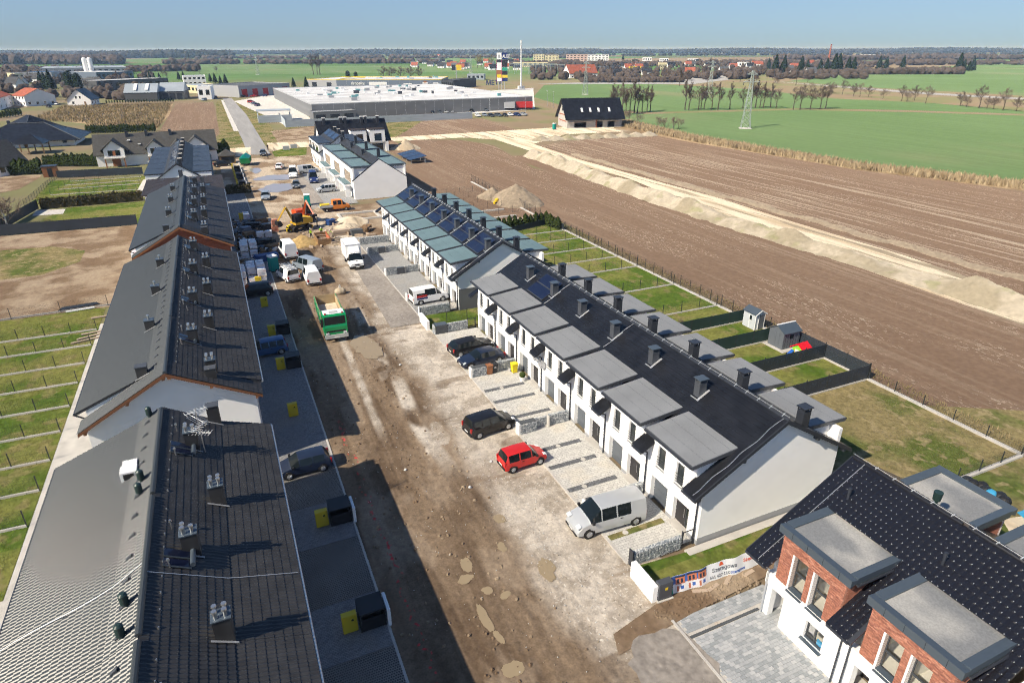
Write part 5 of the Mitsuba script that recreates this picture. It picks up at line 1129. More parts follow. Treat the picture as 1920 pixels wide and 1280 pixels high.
def board(key, a, b, f0, f1, z0, z1, material):
    a, b = V(*a), V(*b); t = (b-a); n = np.array([t[1], -t[0]])/np.linalg.norm(t)*.15; p, q = a+t*f0, a+t*f1
    scene[key] = mikit.ply(MB().add([(e[0]+n[0]*k, e[1]+n[1]*k, zz) for k in (0, 1) for (e, zz) in ((p, z0), (q, z0), (q, z1), (p, z1))], [[0, 1, 2, 3], [4, 5, 6, 7], [0, 1, 5, 4], [1, 2, 6, 5], [2, 3, 7, 6], [3, 0, 4, 7]]).mesh(), material)
for i, (f0, f1, z0, z1, q) in enumerate(((.31, .48, 2.6, 6.6, 'white_paint'), (.64, .72, 3.6, 5.2, 'white_paint'), (.64, .80, .2, 3.2, 'glass_dark'), (.82, .87, 3.0, 6.2, 'white_paint'), (.83, .86, 5.0, 7.4, 'wood_orange'), (.92, .97, 3.4, 5.8, 'white_paint'))):
    board(f'{ks}__board' + (f'_{i:03d}' if i else ''), (97.1,557.4), (173.5,522.9), f0, f1, z0*.77, z1*.77, q)
block('warehouse', 'warehouse with a grey roof and three dark red gate openings', (20.7,485.8), (56.0,511.2), 38, 6.8, 'store_light', 'grey_roof', doors=5, door_m='red_paint')
block('office', 'white two storey office at the head of the street', (-4.2,476.4), (3.6,475.2), 14, 7.5, 'white_render', 'silver_roof', wins=2, rows=1)
block('office', 'pale office block behind the white one', (-15.1,659.2), (2.8,659.9), 16, 8, 'white_render', 'silver_roof', wins=5, rows=2)
block('office', 'low pale workshop row left of the white office', (-18.7,576.6), (-3.6,541.0), 20, 5, 'cream_wall', 'silver_roof', wins=6)
block('factory', 'long low factory with a pale blue roof far left', (-181.0,1020.3), (-87.6,1032.0), 120, 8, 'store_light', 'silver_roof', wins=14, stuff=12, seed=8)
block('factory', 'white roofed factory hall right of the silos', (-101.2,844.7), (-68.8,872.9), 60, 7, 'store_blue', 'white_roof', wins=8)
block('factory', 'dark low factory building behind the white house', (-74.5,612.1), (-26.3,646.1), 25, 7, 'grey_roof', 'white_roof', wins=9, seed=2)
block('factory', 'yellowish low hall at the far left', (-181.3,886.6), (-150.7,900.3), 30, 6, 'cream_wall', 'silver_roof', wins=8)
block('factory', 'blue roofed workshop among the far left halls', (-139.7,837.2), (-134.4,891.8), 25, 8, 'store_light', 'navy_roof', wins=4)
mat('navy_roof', (.05, .09, .16), .6)
for i, x in enumerate((166, 176)):
    P = Proto(); P.add('tank', MB().tube((0, 0, 4), (0, 0, 20), 2.4, n=14).tube((0, 0, 20), (0, 0, 21.5), 2.4, .8, n=14).tube((0, 0, 2), (0, 0, 4), .8, 2.4, n=14), 'white_paint', smooth=40)
    for k in range(4): P.add('leg', MB().tube((2*math.cos(k*1.57+.8), 2*math.sin(k*1.57+.8), 0), (2*math.cos(k*1.57+.8), 2*math.sin(k*1.57+.8), 5), .2), 'store_light')
    P.stamp('silo', ('left one of two white silos', 'right one of two white silos')[i], 'silo', M4(*(((-115.9,897.7), (-110.4,894.8))[i])), group='white silos')
house('house', 'farm house with an orange red roof and white gable by the main road', (359.0,647.5), (392.2,645.4), 18, 5, 13, wins=5, storeys=1, chim=1, roofm='orange_roof')
for i, (qa, qb, ws, hh, c, lab) in enumerate((((754.9,1548.6),(777.2,1534.4),4,16,'cream_wall','yellow apartment block left of two'),((779.4,1532.9),(807.2,1515.2),4,14,'cream_wall','yellow apartment block with a lower roof'),((759.8,1390.2),(800.8,1364.7),6,16,'pink_wall','cream and pink apartment block'),((832.5,1418.8),(874.6,1392.4),6,15,'white_render','white apartment block with balconies'))):
    block('apartment_block', lab, qa, qb, 14, hh, c, 'grey_roof', wins=ws, rows=4)
block('substation_building', 'long cream substation hall behind the gantries', (494.2,1093.5), (546.1,1063.6), 12, 7, 'cream_wall', 'pink_wall', wins=7)
for i, (qa, qb, hh, w, r_, lab) in enumerate((((515.4,849.0),(545.7,832.2),5,'store_blue','teal_roof','teal roofed shed by the main road'),((554.8,827.1),(569.2,819.1),5,'yellow_trim','green_sign','green roofed yellow shop'),((620.3,847.9),(630.5,842.2),9,'cream_wall','pink_wall','cream town house among bare trees'),((999.8,1434.9),(1018.3,1423.1),8,'white_render','grey_roof','white flat house at the town edge'),((993.5,1356.4),(1010.2,1345.8),7,'white_render','grey_roof','white stepped house right of the bare trees'),((1048.5,1321.5),(1068.1,1309.2),6,'white_render','grey_roof','far white terrace in the fields'),((823.3,903.8),(837.6,895.5),7,'white_render','silver_roof','white and blue service station building'),((1237.1,1202.3),(1251.0,1193.6),4,'white_render','white_roof','long white shed beyond the conifers'),((955.2,909.7),(970.8,900.6),4,'white_render','white_roof','low white roof left of the conifers'),((1077.6,930.4),(1092.2,921.6),4,'white_render','white_roof','white roof behind the tall conifers'),((804.2,663.0),(823.6,652.2),4,'grey_roof','grey_roof','dark low building right of the conifers'),((1873.0,1525.1),(1904.1,1502.9),10,'white_render','orange_roof','distant white building with a reddish roof'),((2416.6,2879.7),(2467.2,2833.2),5,'white_render','white_roof','distant white farm building'),((570.6,3082.1),(670.2,3005.1),5,'pink_wall','orange_roof','distant red roofed farm'),((247.7,662.3),(263.2,654.2),5,'silver_roof','silver_roof','low pale shed beside the billboard'),((464.3,1537.8),(498.3,1516.7),5,'white_render','white_roof','long white greenhouse roof in the fields'),((-394.4,4134.3),(-337.4,4088.7),4,'white_render','white_roof','distant white shed by the dark wood'),((32.4,1880.9),(42.1,1874.8),5,'white_render','grey_roof','white shed beside the field road'))):
    block('far_building', lab, qa, qb, 14, hh, w, r_, wins=4)
house('house', 'white house with a red roof beside the service station', (808.0,856.5), (818.8,850.3), 12, 6, 10, wins=2, chim=0, roofm='orange_roof', storeys=1)
hr = rng(11)
for i in range(104):                                           # the villages on the plain
    f_, r_ = ((hr.uniform(1050, 1750), hr.uniform(-.135, -.06)) if i < 22 else (hr.uniform(1000, 1700), hr.uniform(-.05, .01)) if i < 34 else (hr.uniform(760, 1500), hr.uniform(.12, .46)) if i < 72 else (hr.uniform(480, 1100), hr.uniform(-.85, -.55)) if i < 88 else (hr.uniform(2400, 3400), hr.uniform(-.40, -.05)))
    fwd, rt = V(math.sin(_y), math.cos(_y)), V(math.cos(_y), -math.sin(_y)); q = fwd*f_ + rt*f_*r_*1.09
    rf = hr.choice(['orange_roof', 'slate_roof', 'slate_roof', 'grey_roof']); nm = {'orange_roof': 'red', 'slate_roof': 'black', 'grey_roof': 'grey'}[rf]
    house('village_house', f'distant white house with a {nm} roof on the plain', q, q + rt*11 + fwd*hr.uniform(-3, 3), 9, 3.5, 8, wins=2, chim=0, roofm=rf, group=f'distant {nm} roofed village houses', gable_wins=0)
# unfinished house by the track
P = Proto(); w, d = 23, 13
m = MB(); holes_wall(m, 'y', 0, .4, 0, w, 0, 4.2, [(3, 8, .3, 2.6), (12, 15, .05, 2.6), (17, 20, .05, 2.6)]); m.box(0, .4, .41, d, 0, 4.2); m.box(w-.4, w, .41, d, 0, 4.2); m.box(.41, w-.41, d-.4, d, 0, 4.2); m.prism([(0, 4.2), (d, 4.2), (d/2, 10.4)], 'x', 0, .4); m.prism([(0, 4.2), (d, 4.2), (d/2, 10.4)], 'x', w-.4, w)
P.add('wall', m, 'concrete'); P.add('brick_band', MB().box(-.03, 0, 1, d-1, 2.3, 2.7).box(-.03, 0, 1.5, d-1.5, 4.6, 5.0), 'brick_orange', kind='stuff'); P.add('brick_pier', MB().box(12, 12.5, -.05, .0, 0, 3.5), 'brick_orange'); P.add('window', MB().box(-.04, .02, d/2-.9, d/2+.9, 6.2, 7.8), 'dark_trim')
for sgn in (0, 1):
    e = -1.3 if not sgn else d+1.3; q = [(e, 3.4), (d/2, 10.8), (d/2, 10.5), (e, 3.1)]; P.add('roof', MB().prism(q if not sgn else q[::-1], 'x', -1, w+1), 'black_tile')
for x in (6, 9.5, 13, 17.5): P.add('roof_window', MB().prism([(.9, 5.95), (2.1, 7.25), (2.1, 7.4), (.9, 6.1)], 'x', x, x+.8), 'white_paint')
P.add('scaffold', MB().box(1, 10, -1.2, -.2, 2.3, 2.4).box(13, 22, -1.2, -.2, 2.5, 2.6), 'pale_wood', kind='stuff')
P.stamp('unfinished_house', 'unfinished house with raw block walls and a black roof by the sand track', 'house', M4(*(129.4,234.2), 0, -12))
# tall things
P = Proto(); P.add('pole', MB().tube((0, 0, 0), (0, 0, 32.5), .7, .4, n=12), 'white_paint', smooth=40); P.add('cabinet', MB().box(-2.5, -1, -1, 1, 0, 2.2), 'white_paint'); P.add('cabinet', MB().box(1.2, 2.6, -1, 1, 0, 2.2), 'store_light')
for z in (29, 32.6):
    for k in range(3): P.add('antenna', MB().box(.5*math.cos(k*2.1)-.2, .5*math.cos(k*2.1)+.2, .6*math.sin(k*2.1)-.2, .6*math.sin(k*2.1)+.2, z, z+2.2), 'white_paint')
P.stamp('radio_mast', 'tall slim white radio mast beside the store', 'mast', M4(*(228.7,490.8)))
P = Proto(); cx = [(-1.5, 'white_paint'), (1.6, 'navy')]
for x in (-2.2, .0, 2.2): P.add('post', MB().tube((x, 0, 0), (x, 0, 10), .25, n=8), 'store_light')
for x0, x1, lst in ((-3.6, -.1, [(26.5, 32, 'white_paint'), (24, 26.3, 'dark_trim'), (17.5, 23.8, 'white_paint'), (14, 17.3, 'wood_orange'), (11, 13.8, 'yellow_trim'), (8, 10.8, 'white_paint')]), (.3, 4.4, [(26.5, 32, 'navy'), (20, 26.3, 'door_dark'), (17, 19.8, 'green_sign'), (13.5, 16.8, 'door_dark'), (11, 13.3, 'yellow_trim'), (8, 10.8, 'navy')])):
    for z0, z1, q in lst: P.add('sign_panel', MB().box(x0, x1, -.4, .4, z0*.82, z1*.82), q)
P.add('frame', MB().box(-3.9, -3.62, -.5, .5, 6.4, 21.5).box(-.08, .28, -.5, .5, 6.4, 21.5), 'magenta'); mat('magenta', (.35, .02, .12), .5)
tm = meshkit.text_mesh('ALDI', 2.1, .1, bold=True); v = np.asarray(tm.vertices); P.add('letters', trimesh.Trimesh(np.column_stack([v[:, 0]*.78+.55, -.5-v[:, 2], v[:, 1]+22.8]), tm.faces, process=False), 'white_paint')
P.add('emblem', MB().box(-2.6, -1.0, -.5, -.41, 22.6, 24.8), 'store_light'); P.stamp('sign_tower', 'tall sign tower with stacked coloured store signs', 'sign', M4(*(206.7,478.2), 0, -24))
P = Proto(); P.add('post', MB().box(-.3, .3, -.3, .3, 0, 14), 'store_light'); P.add('board', MB().box(-.2, 5, -.2, .2, 11, 15.5), 'yellow_trim'); P.add('board', MB().box(-4, -.4, -.2, .2, 11, 15.5), 'dark_trim'); P.stamp('billboard', 'yellow and black billboard on a mast behind the store', 'billboard', M4(*(215.2,604.0), 0, -24))
m = meshkit.text_mesh('META', 3.4, .4, bold=True); v = np.asarray(m.vertices); single('letter_sign', trimesh.Trimesh(np.column_stack([v[:, 0], -v[:, 2], v[:, 1]+3.0]), m.faces, process=False), 'navy', 'big dark blue letters standing on the store car park', 'sign', M=M4(*(203.8,503.4), 0, -24))
P = Proto(); P.add('shaft', MB().tube((0, 0, 0), (0, 0, 36), 2.2, 1.3, n=14), 'brick_orange', smooth=40); P.add('rim', MB().tube((0, 0, 35), (0, 0, 36.4), 1.5, 1.5, n=14), 'brick_orange'); P.stamp('factory_chimney', 'slender red brick chimney rising over the conifers', 'chimney', M4(*(1313.0,1154.3)))
mat('lattice', (.42, .47, .44), .5, metallic=.3)
def pylon(h, base, arm):
    P = Proto(); c = [(-1, -1), (1, -1), (1, 1), (-1, 1)]; zs = np.linspace(0, h*.94, 9); wz = lambda z: base*(1 - .86*(z/h)**.75)/2; t = .085
    for k, (a, b) in enumerate(c): P.add('leg', MB().path([(a*wz(z), b*wz(z), z) for z in zs], t, n=4), 'lattice')
    m = MB()
    for z0, z1 in zip(zs[:-1], zs[1:]):
        for k in range(4):
            (a, b), (c_, d) = c[k], c[(k+1) % 4]
            m.tube((a*wz(z0), b*wz(z0), z0), (c_*wz(z1), d*wz(z1), z1), t*.7, n=3); m.tube((c_*wz(z0), d*wz(z0), z0), (a*wz(z1), b*wz(z1), z1), t*.7, n=3); m.tube((a*wz(z1), b*wz(z1), z1), (c_*wz(z1), d*wz(z1), z1), t*.6, n=3)
    P.add('bracing', m, 'lattice', kind='stuff')
    for z, w in ((h*.76, arm), (h*.88, arm*.62)):
        P.add('cross_arm', MB().tube((-w, 0, z), (w, 0, z), .14, n=4).tube((-w, 0, z), (0, 0, z+1.1), .08, n=4).tube((w, 0, z), (0, 0, z+1.1), .08, n=4), 'lattice')
        for x in (-w*.95, w*.95): P.add('insulator', MB().tube((x, 0, z-1.3), (x, 0, z-.05), .12, n=5), 'dark_trim')
    P.add('foot', MB().box(-base*.62, base*.62, -base*.62, base*.62, -.1, .15), 'concrete')
    return P
py = pylon(22.5, 3.6, 3.0)
for q, lab in (((193.1,203.8), 'nearest lattice pylon standing in the green field'), ((239.8,409.7), 'lattice pylon near the unfinished house'), ((325.5,383.1), 'lattice pylon behind the bare tree line'), ((64.0,908.7), 'far lattice pylon behind the warehouse'), ((324.6,853.3), 'small far pylon left of the sign tower')): py.stamp('pylon', lab, 'pylon', M4(*q, 0, -35), group='lattice pylons')
gs = Proto()
for k in range(2): gs.add('post', MB().tube((k*9, 0, 0), (k*9, 0, 11), .25, n=5), 'lattice')
gs.add('beam', MB().box(-.3, 9.3, -.3, .3, 10.6, 11.1), 'lattice')
for k in range(3): gs.add('insulator', MB().tube((2+k*2.5, 0, 7.5), (2+k*2.5, 0, 10.6), .25, n=5), 'navy_roof')
for i in range(14): gs.stamp('gantry', 'grey steel gantry of the substation', 'gantry', M4(*[(v_ + .0) for v_ in (np.array((359.4,790.4)) + (np.array((414.1,760.9)) - np.array((359.4,790.4)))*((i % 7)/7) + np.array([20, 60])*(i//7))], 0, -24), group='substation gantries')
lp = Proto(); lp.add('pole', MB().tube((0, 0, 0), (0, 0, 8), .10, .06, n=6), 'galvanised'); lp.add('lamp', MB().box(0, 1.2, -.15, .15, 7.9, 8.1), 'store_light')
for i, (q, w) in enumerate((((65.6,321.4), 'first'), ((76.1,322.3), 'second'), ((87.1,323.1), 'third'), ((104.0,324.5), 'fourth'), ((121.8,329.4), 'fifth'), ((120.2,292.2), 'sixth'), ((140.8,297.1), 'seventh'), ((172.1,334.9), 'eighth'), ((170.4,324.0), 'ninth'))): lp.stamp('street_lamp', f'{w} grey lamp post from the left along the long store wall', 'street lamp', M4(*q, 0, 90), group='lamp posts along the store')

# ---------------------------------------------------------------- vehicles (local x forward, y left, z up)
def paint(name, c, rough=.32, metal=0.0): mat(name, c, rough, metallic=metal, spec=.5, coat=.7)
for n_, c_, m_ in (('paint_silver', (.50, .52, .54), .3), ('paint_red', (.52, .018, .016), 0), ('paint_black', (.010, .010, .012), 0), ('paint_navy', (.012, .020, .045), 0), ('paint_white', (.78, .79, .80), 0), ('paint_blue', (.035, .10, .24), .2), ('paint_deep_blue', (.015, .03, .12), 0), ('paint_orange', (.68, .20, .02), 0), ('paint_green', (.0, .24, .075), 0), ('paint_slate', (.10, .12, .15), .3), ('paint_sky', (.30, .36, .43), .3)): paint(n_, c_, metal=m_)
mat('car_glass', (.008, .012, .014), .05, spec=.45); mat('tyre', (.018, .018, .019), .85); mat('alloy', (.45, .46, .47), .35, metallic=.6); mat('plastic_black', (.016, .016, .018), .55); mat('lamp_red', (.40, .012, .012), .2); mat('lamp_clear', (.62, .65, .68), .1, spec=.9); mat('plate_white', (.72, .72, .70), .5)
def loft(st, seg=None):
    """stations (x, low, belt, top, half width low, belt, roof) from front to back -> vertices by station, ring of 16"""
    rows = []
    for (x, lo, be, to, wl, wb, wt) in st:
        h = [(0, lo), (wl*.80, lo), (wl, lo+.10), (wb+.02, lo+(be-lo)*.55), (wb, be), (wt, to-.07), (wt*.80, to), (0, to+.025)]
        ring = [(x, -y, z) for y, z in h] + [(x, y, z) for y, z in h[-2:0:-1]]
        rows.append(ring)
    return np.array(rows)
def car(kind, wheel_r=.31, L=4.2, Wd=1.72, H=1.48, hood=.95, screen=.75, belt=.92, hoodz=.88, tail=.30, tailz=None, deck=0.0, windows=2, cargo=False, seed=0, rack=False, lamps=True, rearglass=True, wheelx=None):
    P = Proto(); w = Wd/2; f = L/2; tz = tailz or belt + .05; gl = .20
    xc = f - hood; xs = xc - screen; xr = -f + tail + deck
    cols = [('body', (f, .32, .52, .60, w*.78, w*.80, w*.70)), ('body', (f-.10, gl, .60, .74, w*.92, w*.92, w*.80)), ('body', (f-.45, gl, hoodz-.12, hoodz-.06, w*.98, w*.96, w*.82)), ('body', (xc, gl, belt-.02, hoodz+.05, w, w*.98, w*.86)), ('pillar', (xc-.12*screen, gl, belt, hoodz+.13*(H-hoodz)+.04, w, w, w*.84)), ('screen', (xs+.08, gl, belt, H-.06, w, w, w*.76)), ('roof', (xs, gl, belt, H-.02, w, w, w*.76))]
    mid = (xs + xr)/2
    cuts = [(xs+xr)/2 + .06, (xs+xr)/2 - .06] if windows >= 2 else []
    n = windows
    xs_list = []
    span = xs - .04 - xr
    for k in range(1, max(2, n)):
        xk = xs - span*k/max(2, n); xs_list += [('win' if k <= (max(1, n-1) if cargo else n) else 'body', xk+.05), ('body', xk-.05)]
    last = 'body' if cargo else 'win'
    for tag, xk in xs_list: cols.append((tag, (xk, gl, belt, H, w, w, w*.77)))
    cols.append((last, (xr+.10, gl, belt, H-.02, w, w*.99, w*.76))); cols.append(('body', (xr, gl, belt, H-.05, w, w*.99, w*.76)))
    xt = -f + .06 + deck*.0
    if deck > .1: cols += [('rear', (-f+deck+.12, gl, belt, tz+.02, w, w*.97, w*.80)), ('body', (-f+.12, gl, belt-.02, tz-.03, w*.98, w*.95, w*.82))]
    else: cols += [('rear', (-f+.07, gl, belt-.02, tz, w*.98, w*.95, w*.86))]
    cols += [('body', (-f+.02, gl+.05, .62, .70, w*.94, w*.93, w*.86)), ('body', (-f+.03, .30, .45, .52, w*.80, w*.82, w*.78))]
    V_ = loft([c[1] for c in cols]); n_, m_ = V_.shape[:2]; v = V_.reshape(-1, 3)
    body, side, wind, rear = [], [], [], []
    for i in range(n_-1):
        tag = cols[i+1][0]
        for k in range(m_):
            k2 = (k+1) % m_; q = [i*m_+k, i*m_+k2, (i+1)*m_+k2, (i+1)*m_+k]
            dst = body
            up = k in (4, m_-5); top = k in (5, 6, 7, 8)
            if tag == 'win' and up: dst = side
            elif tag == 'screen' and (top): dst = wind
            elif tag == 'screen' and up: dst = side
            elif tag == 'rear' and k in (5, 6, 7, 8) and rearglass: dst = rear
            dst.append(q)
    body.append([m_*0+k for k in (0, 4, 7, 11)]);
    F = lambda a: np.vstack([np.array(a)[:, [0, 2, 1]], np.array(a)[:, [0, 3, 2]]])
    caps = [[0, k+1, k] for k in range(1, m_-1)]; b0 = (n_-1)*m_; caps += [[b0, b0+k, b0+k+1] for k in range(1, m_-1)]
    tri = np.vstack([F(body[:-1]), np.array(caps)])
    P.add('body', trimesh.Trimesh(v, tri, process=False), 'paint_white', smooth=32)
    for nm, a in (('side_window', side), ('windscreen', wind), ('rear_window', rear)):
        if a:
            a = np.array(a); halves = [a[[(v[q[0]][1] < 0) for q in a]], a[[(v[q[0]][1] >= 0) for q in a]]] if nm == 'side_window' else [a]
            for h in halves: 
                if len(h):
                    t_ = trimesh.Trimesh(v, F(h), process=False); t_.remove_unreferenced_vertices(); P.add(nm, t_, 'car_glass', smooth=30)
    wx = wheelx or (f - .80, -f + .72)
    for x in wx:
        for s in (-1, 1):
            a = MB().tube((x, s*(w-.16), wheel_r+.02), (x, s*(w+.012), wheel_r+.02), wheel_r+.07, n=18); P.add('wheel_arch', a, 'plastic_black')
            t = MB().tube((x, s*(w-.20), wheel_r), (x, s*(w+.03), wheel_r), wheel_r, n=20); k = P.add('wheel', t, 'tyre', smooth=40)
            r_ = MB().tube((x, s*(w+.0), wheel_r), (x, s*(w+.042), wheel_r), wheel_r*.64, n=14)
            for q in range(5): an = q*1.2566; r_.tube((x, s*(w+.05), wheel_r), (x+math.cos(an)*wheel_r*.6, s*(w+.05), wheel_r+math.sin(an)*wheel_r*.6), .03, n=4)
            P.add(k + '__rim', r_, 'alloy')
    for s in (-1, 1):
        P.add('mirror', MB().box(xc-.30, xc-.14, min(s*(w+.02), s*(w+.20)), max(s*(w+.02), s*(w+.20)), belt+.02, belt+.18), 'plastic_black')
        P.add('headlight', MB().prism([(f-.05, hoodz-.26), (f-.34, hoodz-.13), (f-.30, hoodz-.08), (f-.06, hoodz-.16)], 'y', min(s*w*.52, s*w*.90), max(s*w*.52, s*w*.90)), 'lamp_clear')
        zt = belt - .28 if not cargo else belt - .5
        P.add('tail_light', MB().box(-f-.01, -f+.12, min(s*w*.76, s*w*.955), max(s*w*.76, s*w*.955), zt, zt+.34), 'lamp_red')
    P.add('bumper', MB().box(f-.12, f+.03, -w*.80, w*.80, .26, .42), 'plastic_black'); P.add('bumper', MB().box(-f-.03, -f+.08, -w*.84, w*.84, .28, .44), 'plastic_black')
    P.add('number_plate', MB().box(f+.031, f+.036, -.26, .26, .36, .47), 'plate_white'); P.add('number_plate', MB().box(-f-.036, -f-.031, -.26, .26, .50, .61), 'plate_white')
    for s in (-1, 1): P.add('door_handle', MB().box(mid+.15, mid+.33, min(s*(w+.005), s*(w+.03)), max(s*(w+.005), s*(w+.03)), belt-.16, belt-.12), 'plastic_black'); P.add('door_gap', MB().box(mid-.01, mid+.008, min(s*(w-.01), s*(w+.004)), max(s*(w-.01), s*(w+.004)), .34, belt-.03), 'plastic_black')
    if rack:
        m = MB(); zz = H + .14
        for x in (xs-.3, mid, xr+.3): m.box(x-.03, x+.03, -w*.75, w*.75, H, zz)
        for y in (-.5, -.1, .12): m.box(xr, xs+.3, y-.04, y+.04, zz, zz+.07)
        P.add('roof_rack', m, 'bare_steel', kind='stuff'); P.add('ladder', MB().box(xr-.2, xs+.4, .28, .34, zz, zz+.08).box(xr-.2, xs+.4, .58, .64, zz, zz+.08), 'galvanised', kind='stuff')
    return P
KIND = {}
def get(kind, **k):
    if kind not in KIND: KIND[kind] = car(kind, **k)
    return KIND[kind]
get('hatch', L=3.62, Wd=1.60, H=1.54, hood=.80, screen=.62, belt=.93, hoodz=.90, tail=.26, wheel_r=.29, wheelx=(1.15, -1.15))
get('compact', L=3.95, Wd=1.66, H=1.47, hood=.90, screen=.78, belt=.90, hoodz=.86, tail=.42, wheel_r=.30)
get('mpv', L=4.25, Wd=1.80, H=1.62, hood=.85, screen=.85, belt=.98, hoodz=.94, tail=.25, windows=3, wheel_r=.32)
get('estate', L=4.75, Wd=1.82, H=1.47, hood=1.15, screen=.85, belt=.90, hoodz=.84, tail=.55, windows=3, wheel_r=.33)
get('saloon', L=4.65, Wd=1.82, H=1.44, hood=1.20, screen=.85, belt=.90, hoodz=.85, tail=.45, deck=.55, windows=2, wheel_r=.33)
get('suv', L=4.6, Wd=1.86, H=1.68, hood=1.1, screen=.75, belt=1.05, hoodz=1.02, tail=.35, windows=3, wheel_r=.36)
get('van', L=5.15, Wd=1.92, H=1.98, hood=.85, screen=.95, belt=1.12, hoodz=1.10, tail=.06, windows=2, cargo=True, wheel_r=.34, wheelx=(1.72, -1.75), rearglass=False)
get('crewvan', L=5.15, Wd=1.92, H=1.98, hood=.85, screen=.95, belt=1.12, hoodz=1.10, tail=.06, windows=3, cargo=True, wheel_r=.34, wheelx=(1.72, -1.75), rearglass=False)
get('boxvan', L=4.79, Wd=1.86, H=1.95, hood=1.00, screen=.75, belt=1.12, hoodz=1.08, tail=.06, windows=1, cargo=True, wheel_r=.32, wheelx=(1.5, -1.42), rearglass=True)
get('rackvan', L=4.4, Wd=1.82, H=1.85, hood=.85, screen=.85, belt=1.08, hoodz=1.04, tail=.10, windows=2, cargo=True, wheel_r=.31, rack=True)
get('highvan', L=5.3, Wd=1.98, H=2.45, hood=.85, screen=.90, belt=1.22, hoodz=1.15, tail=.06, windows=1, cargo=True, wheel_r=.34, rearglass=False)
def park(kind, colour, label, x, y, yaw, cat='car', group=None, name='parked_car', z=.09):
    return KIND[kind].stamp(name, label, cat, M4(x, y, z, yaw), group=group, swap={'paint_white': colour})
park('crewvan', 'paint_silver', 'silver van with dark side window parked on a pale drive', 19.53, 28.28, 177, 'van', name='parked_van')
park('hatch', 'paint_red', 'small red hatchback parked tail to the street', 17.3, 36.72, 3)
park('mpv', 'paint_black', 'black minivan parked nose to a gabion block', 16.85, 42.22, 7)
park('estate', 'paint_black', 'black estate car with its tail to the road, behind the dark blue one', 20.9, 57.15, 6)
park('saloon', 'paint_navy', 'dark blue saloon facing the road beside the bin gabion', 20.85, 54.1, 184)
k = park('boxvan', 'paint_white', 'white van with a red and blue panel on its side by the grey gable', 21.3, 73.0, 4, 'van', name='parked_van')
scene[k + '__side_print'] = mikit.ply(MB().box(-1.9, -.55, -.955, -.945, .98, 1.28).mesh(), 'red_paint'); scene[k + '__side_print']['to_world'] = M4(21.3, 73.0, .09, 4); scene[k + '__side_print_001'] = mikit.ply(MB().box(-1.9, -.5, -.957, -.947, .72, .93).mesh(), 'navy'); scene[k + '__side_print_001']['to_world'] = M4(21.3, 73.0, .09, 4)
for i, y in enumerate((-.955,)): scene[k + '__side_window_003'] = mikit.ply(MB().box(-1.9, -.55, -.953, -.943, 1.29, 1.5).mesh(), 'car_glass'); scene[k + '__side_window_003']['to_world'] = M4(21.3, 73.0, .09, 4)
park('highvan', 'paint_white', 'tall white van with open rear doors at the sand pile', 7.45, 100.9, 96, 'van', name='parked_van')
park('crewvan', 'paint_sky', 'pale grey van wedged between the white work vans', 9.15, 92.4, 118, 'van', name='parked_van')
park('rackvan', 'paint_white', 'white van with a ladder rack on its roof', 6.1, 89.4, 106, 'van', name='parked_van')
park('van', 'paint_white', 'small white van seen from behind, right of the rack van', 9.0, 87.3, 91, 'van', name='parked_van')
park('compact', 'paint_navy', 'dark blue hatchback in the shade beside the nearest roof', 1.95, 42.75, 182)
park('mpv', 'paint_blue', 'blue people carrier in the shade of the left row', 1.15, 65.3, 184)
park('suv', 'paint_black', 'black off road car in the shade by the white block pallets', 1.3, 84.2, 183)
park('estate', 'paint_sky', 'pale blue estate car facing the camera below the puddle', 8.0, 145.8, 265)
park('compact', 'paint_slate', 'dark silver hatchback beside the grey gravel lane', 15.5, 155.6, 262)
park('saloon', 'paint_white', 'white saloon at the far end of the drives', 14.8, 184, 75)
park('highvan', 'paint_white', 'tall white van facing the camera beside the far drives', 16.6, 170, 262, 'van', name='parked_van')
park('crewvan', 'paint_silver', 'grey van parked across the far drives', 20.8, 174.4, 5, 'van', name='parked_van')
park('highvan', 'paint_deep_blue', 'dark blue van in front of the teal porches', 20.2, 161.0, 265, 'van', name='parked_van')
park('mpv', 'paint_silver', 'silver people carrier in front of the nearest teal porch', 21.0, 147.6, 184)
park('estate', 'paint_slate', 'dark estate car at the end of the asphalt street', 12.9, 211.5, 265)
park('saloon', 'paint_black', 'black car under the far left garden shelter', 1.0, 195, 5)
cols = ['paint_white', 'paint_silver', 'paint_black', 'paint_deep_blue', 'paint_slate', 'paint_red', 'paint_sky']
NM = {'paint_white': 'white', 'paint_silver': 'silver', 'paint_black': 'black', 'paint_deep_blue': 'blue', 'paint_slate': 'grey', 'paint_red': 'red', 'paint_sky': 'pale blue'}
for i, (q, c) in enumerate((((115.0,294.7),0),((118.9,295.7),6),((120.6,292.0),2),((124.1,291.8),4),((127.0,290.3),2),((130.4,291.6),0),((133.3,290.2),3),((136.6,290.1),1),((100.1,316.8),2),((103.9,318.1),4),((107.6,319.5),1),((111.0,321.1),0),((121.2,319.4),2),((128.9,319.1),4))):
    park('compact' if i % 3 else 'estate', cols[c], f'{NM[cols[c]]} car, {ORD9[i % 9] if i < 9 else "rear row " + ORD[i-9]} from the left in the long store car park'.replace('rear row first', 'first rear row'), *q, -95 + 7*(i % 4), group='cars parked at the long store', z=.02)
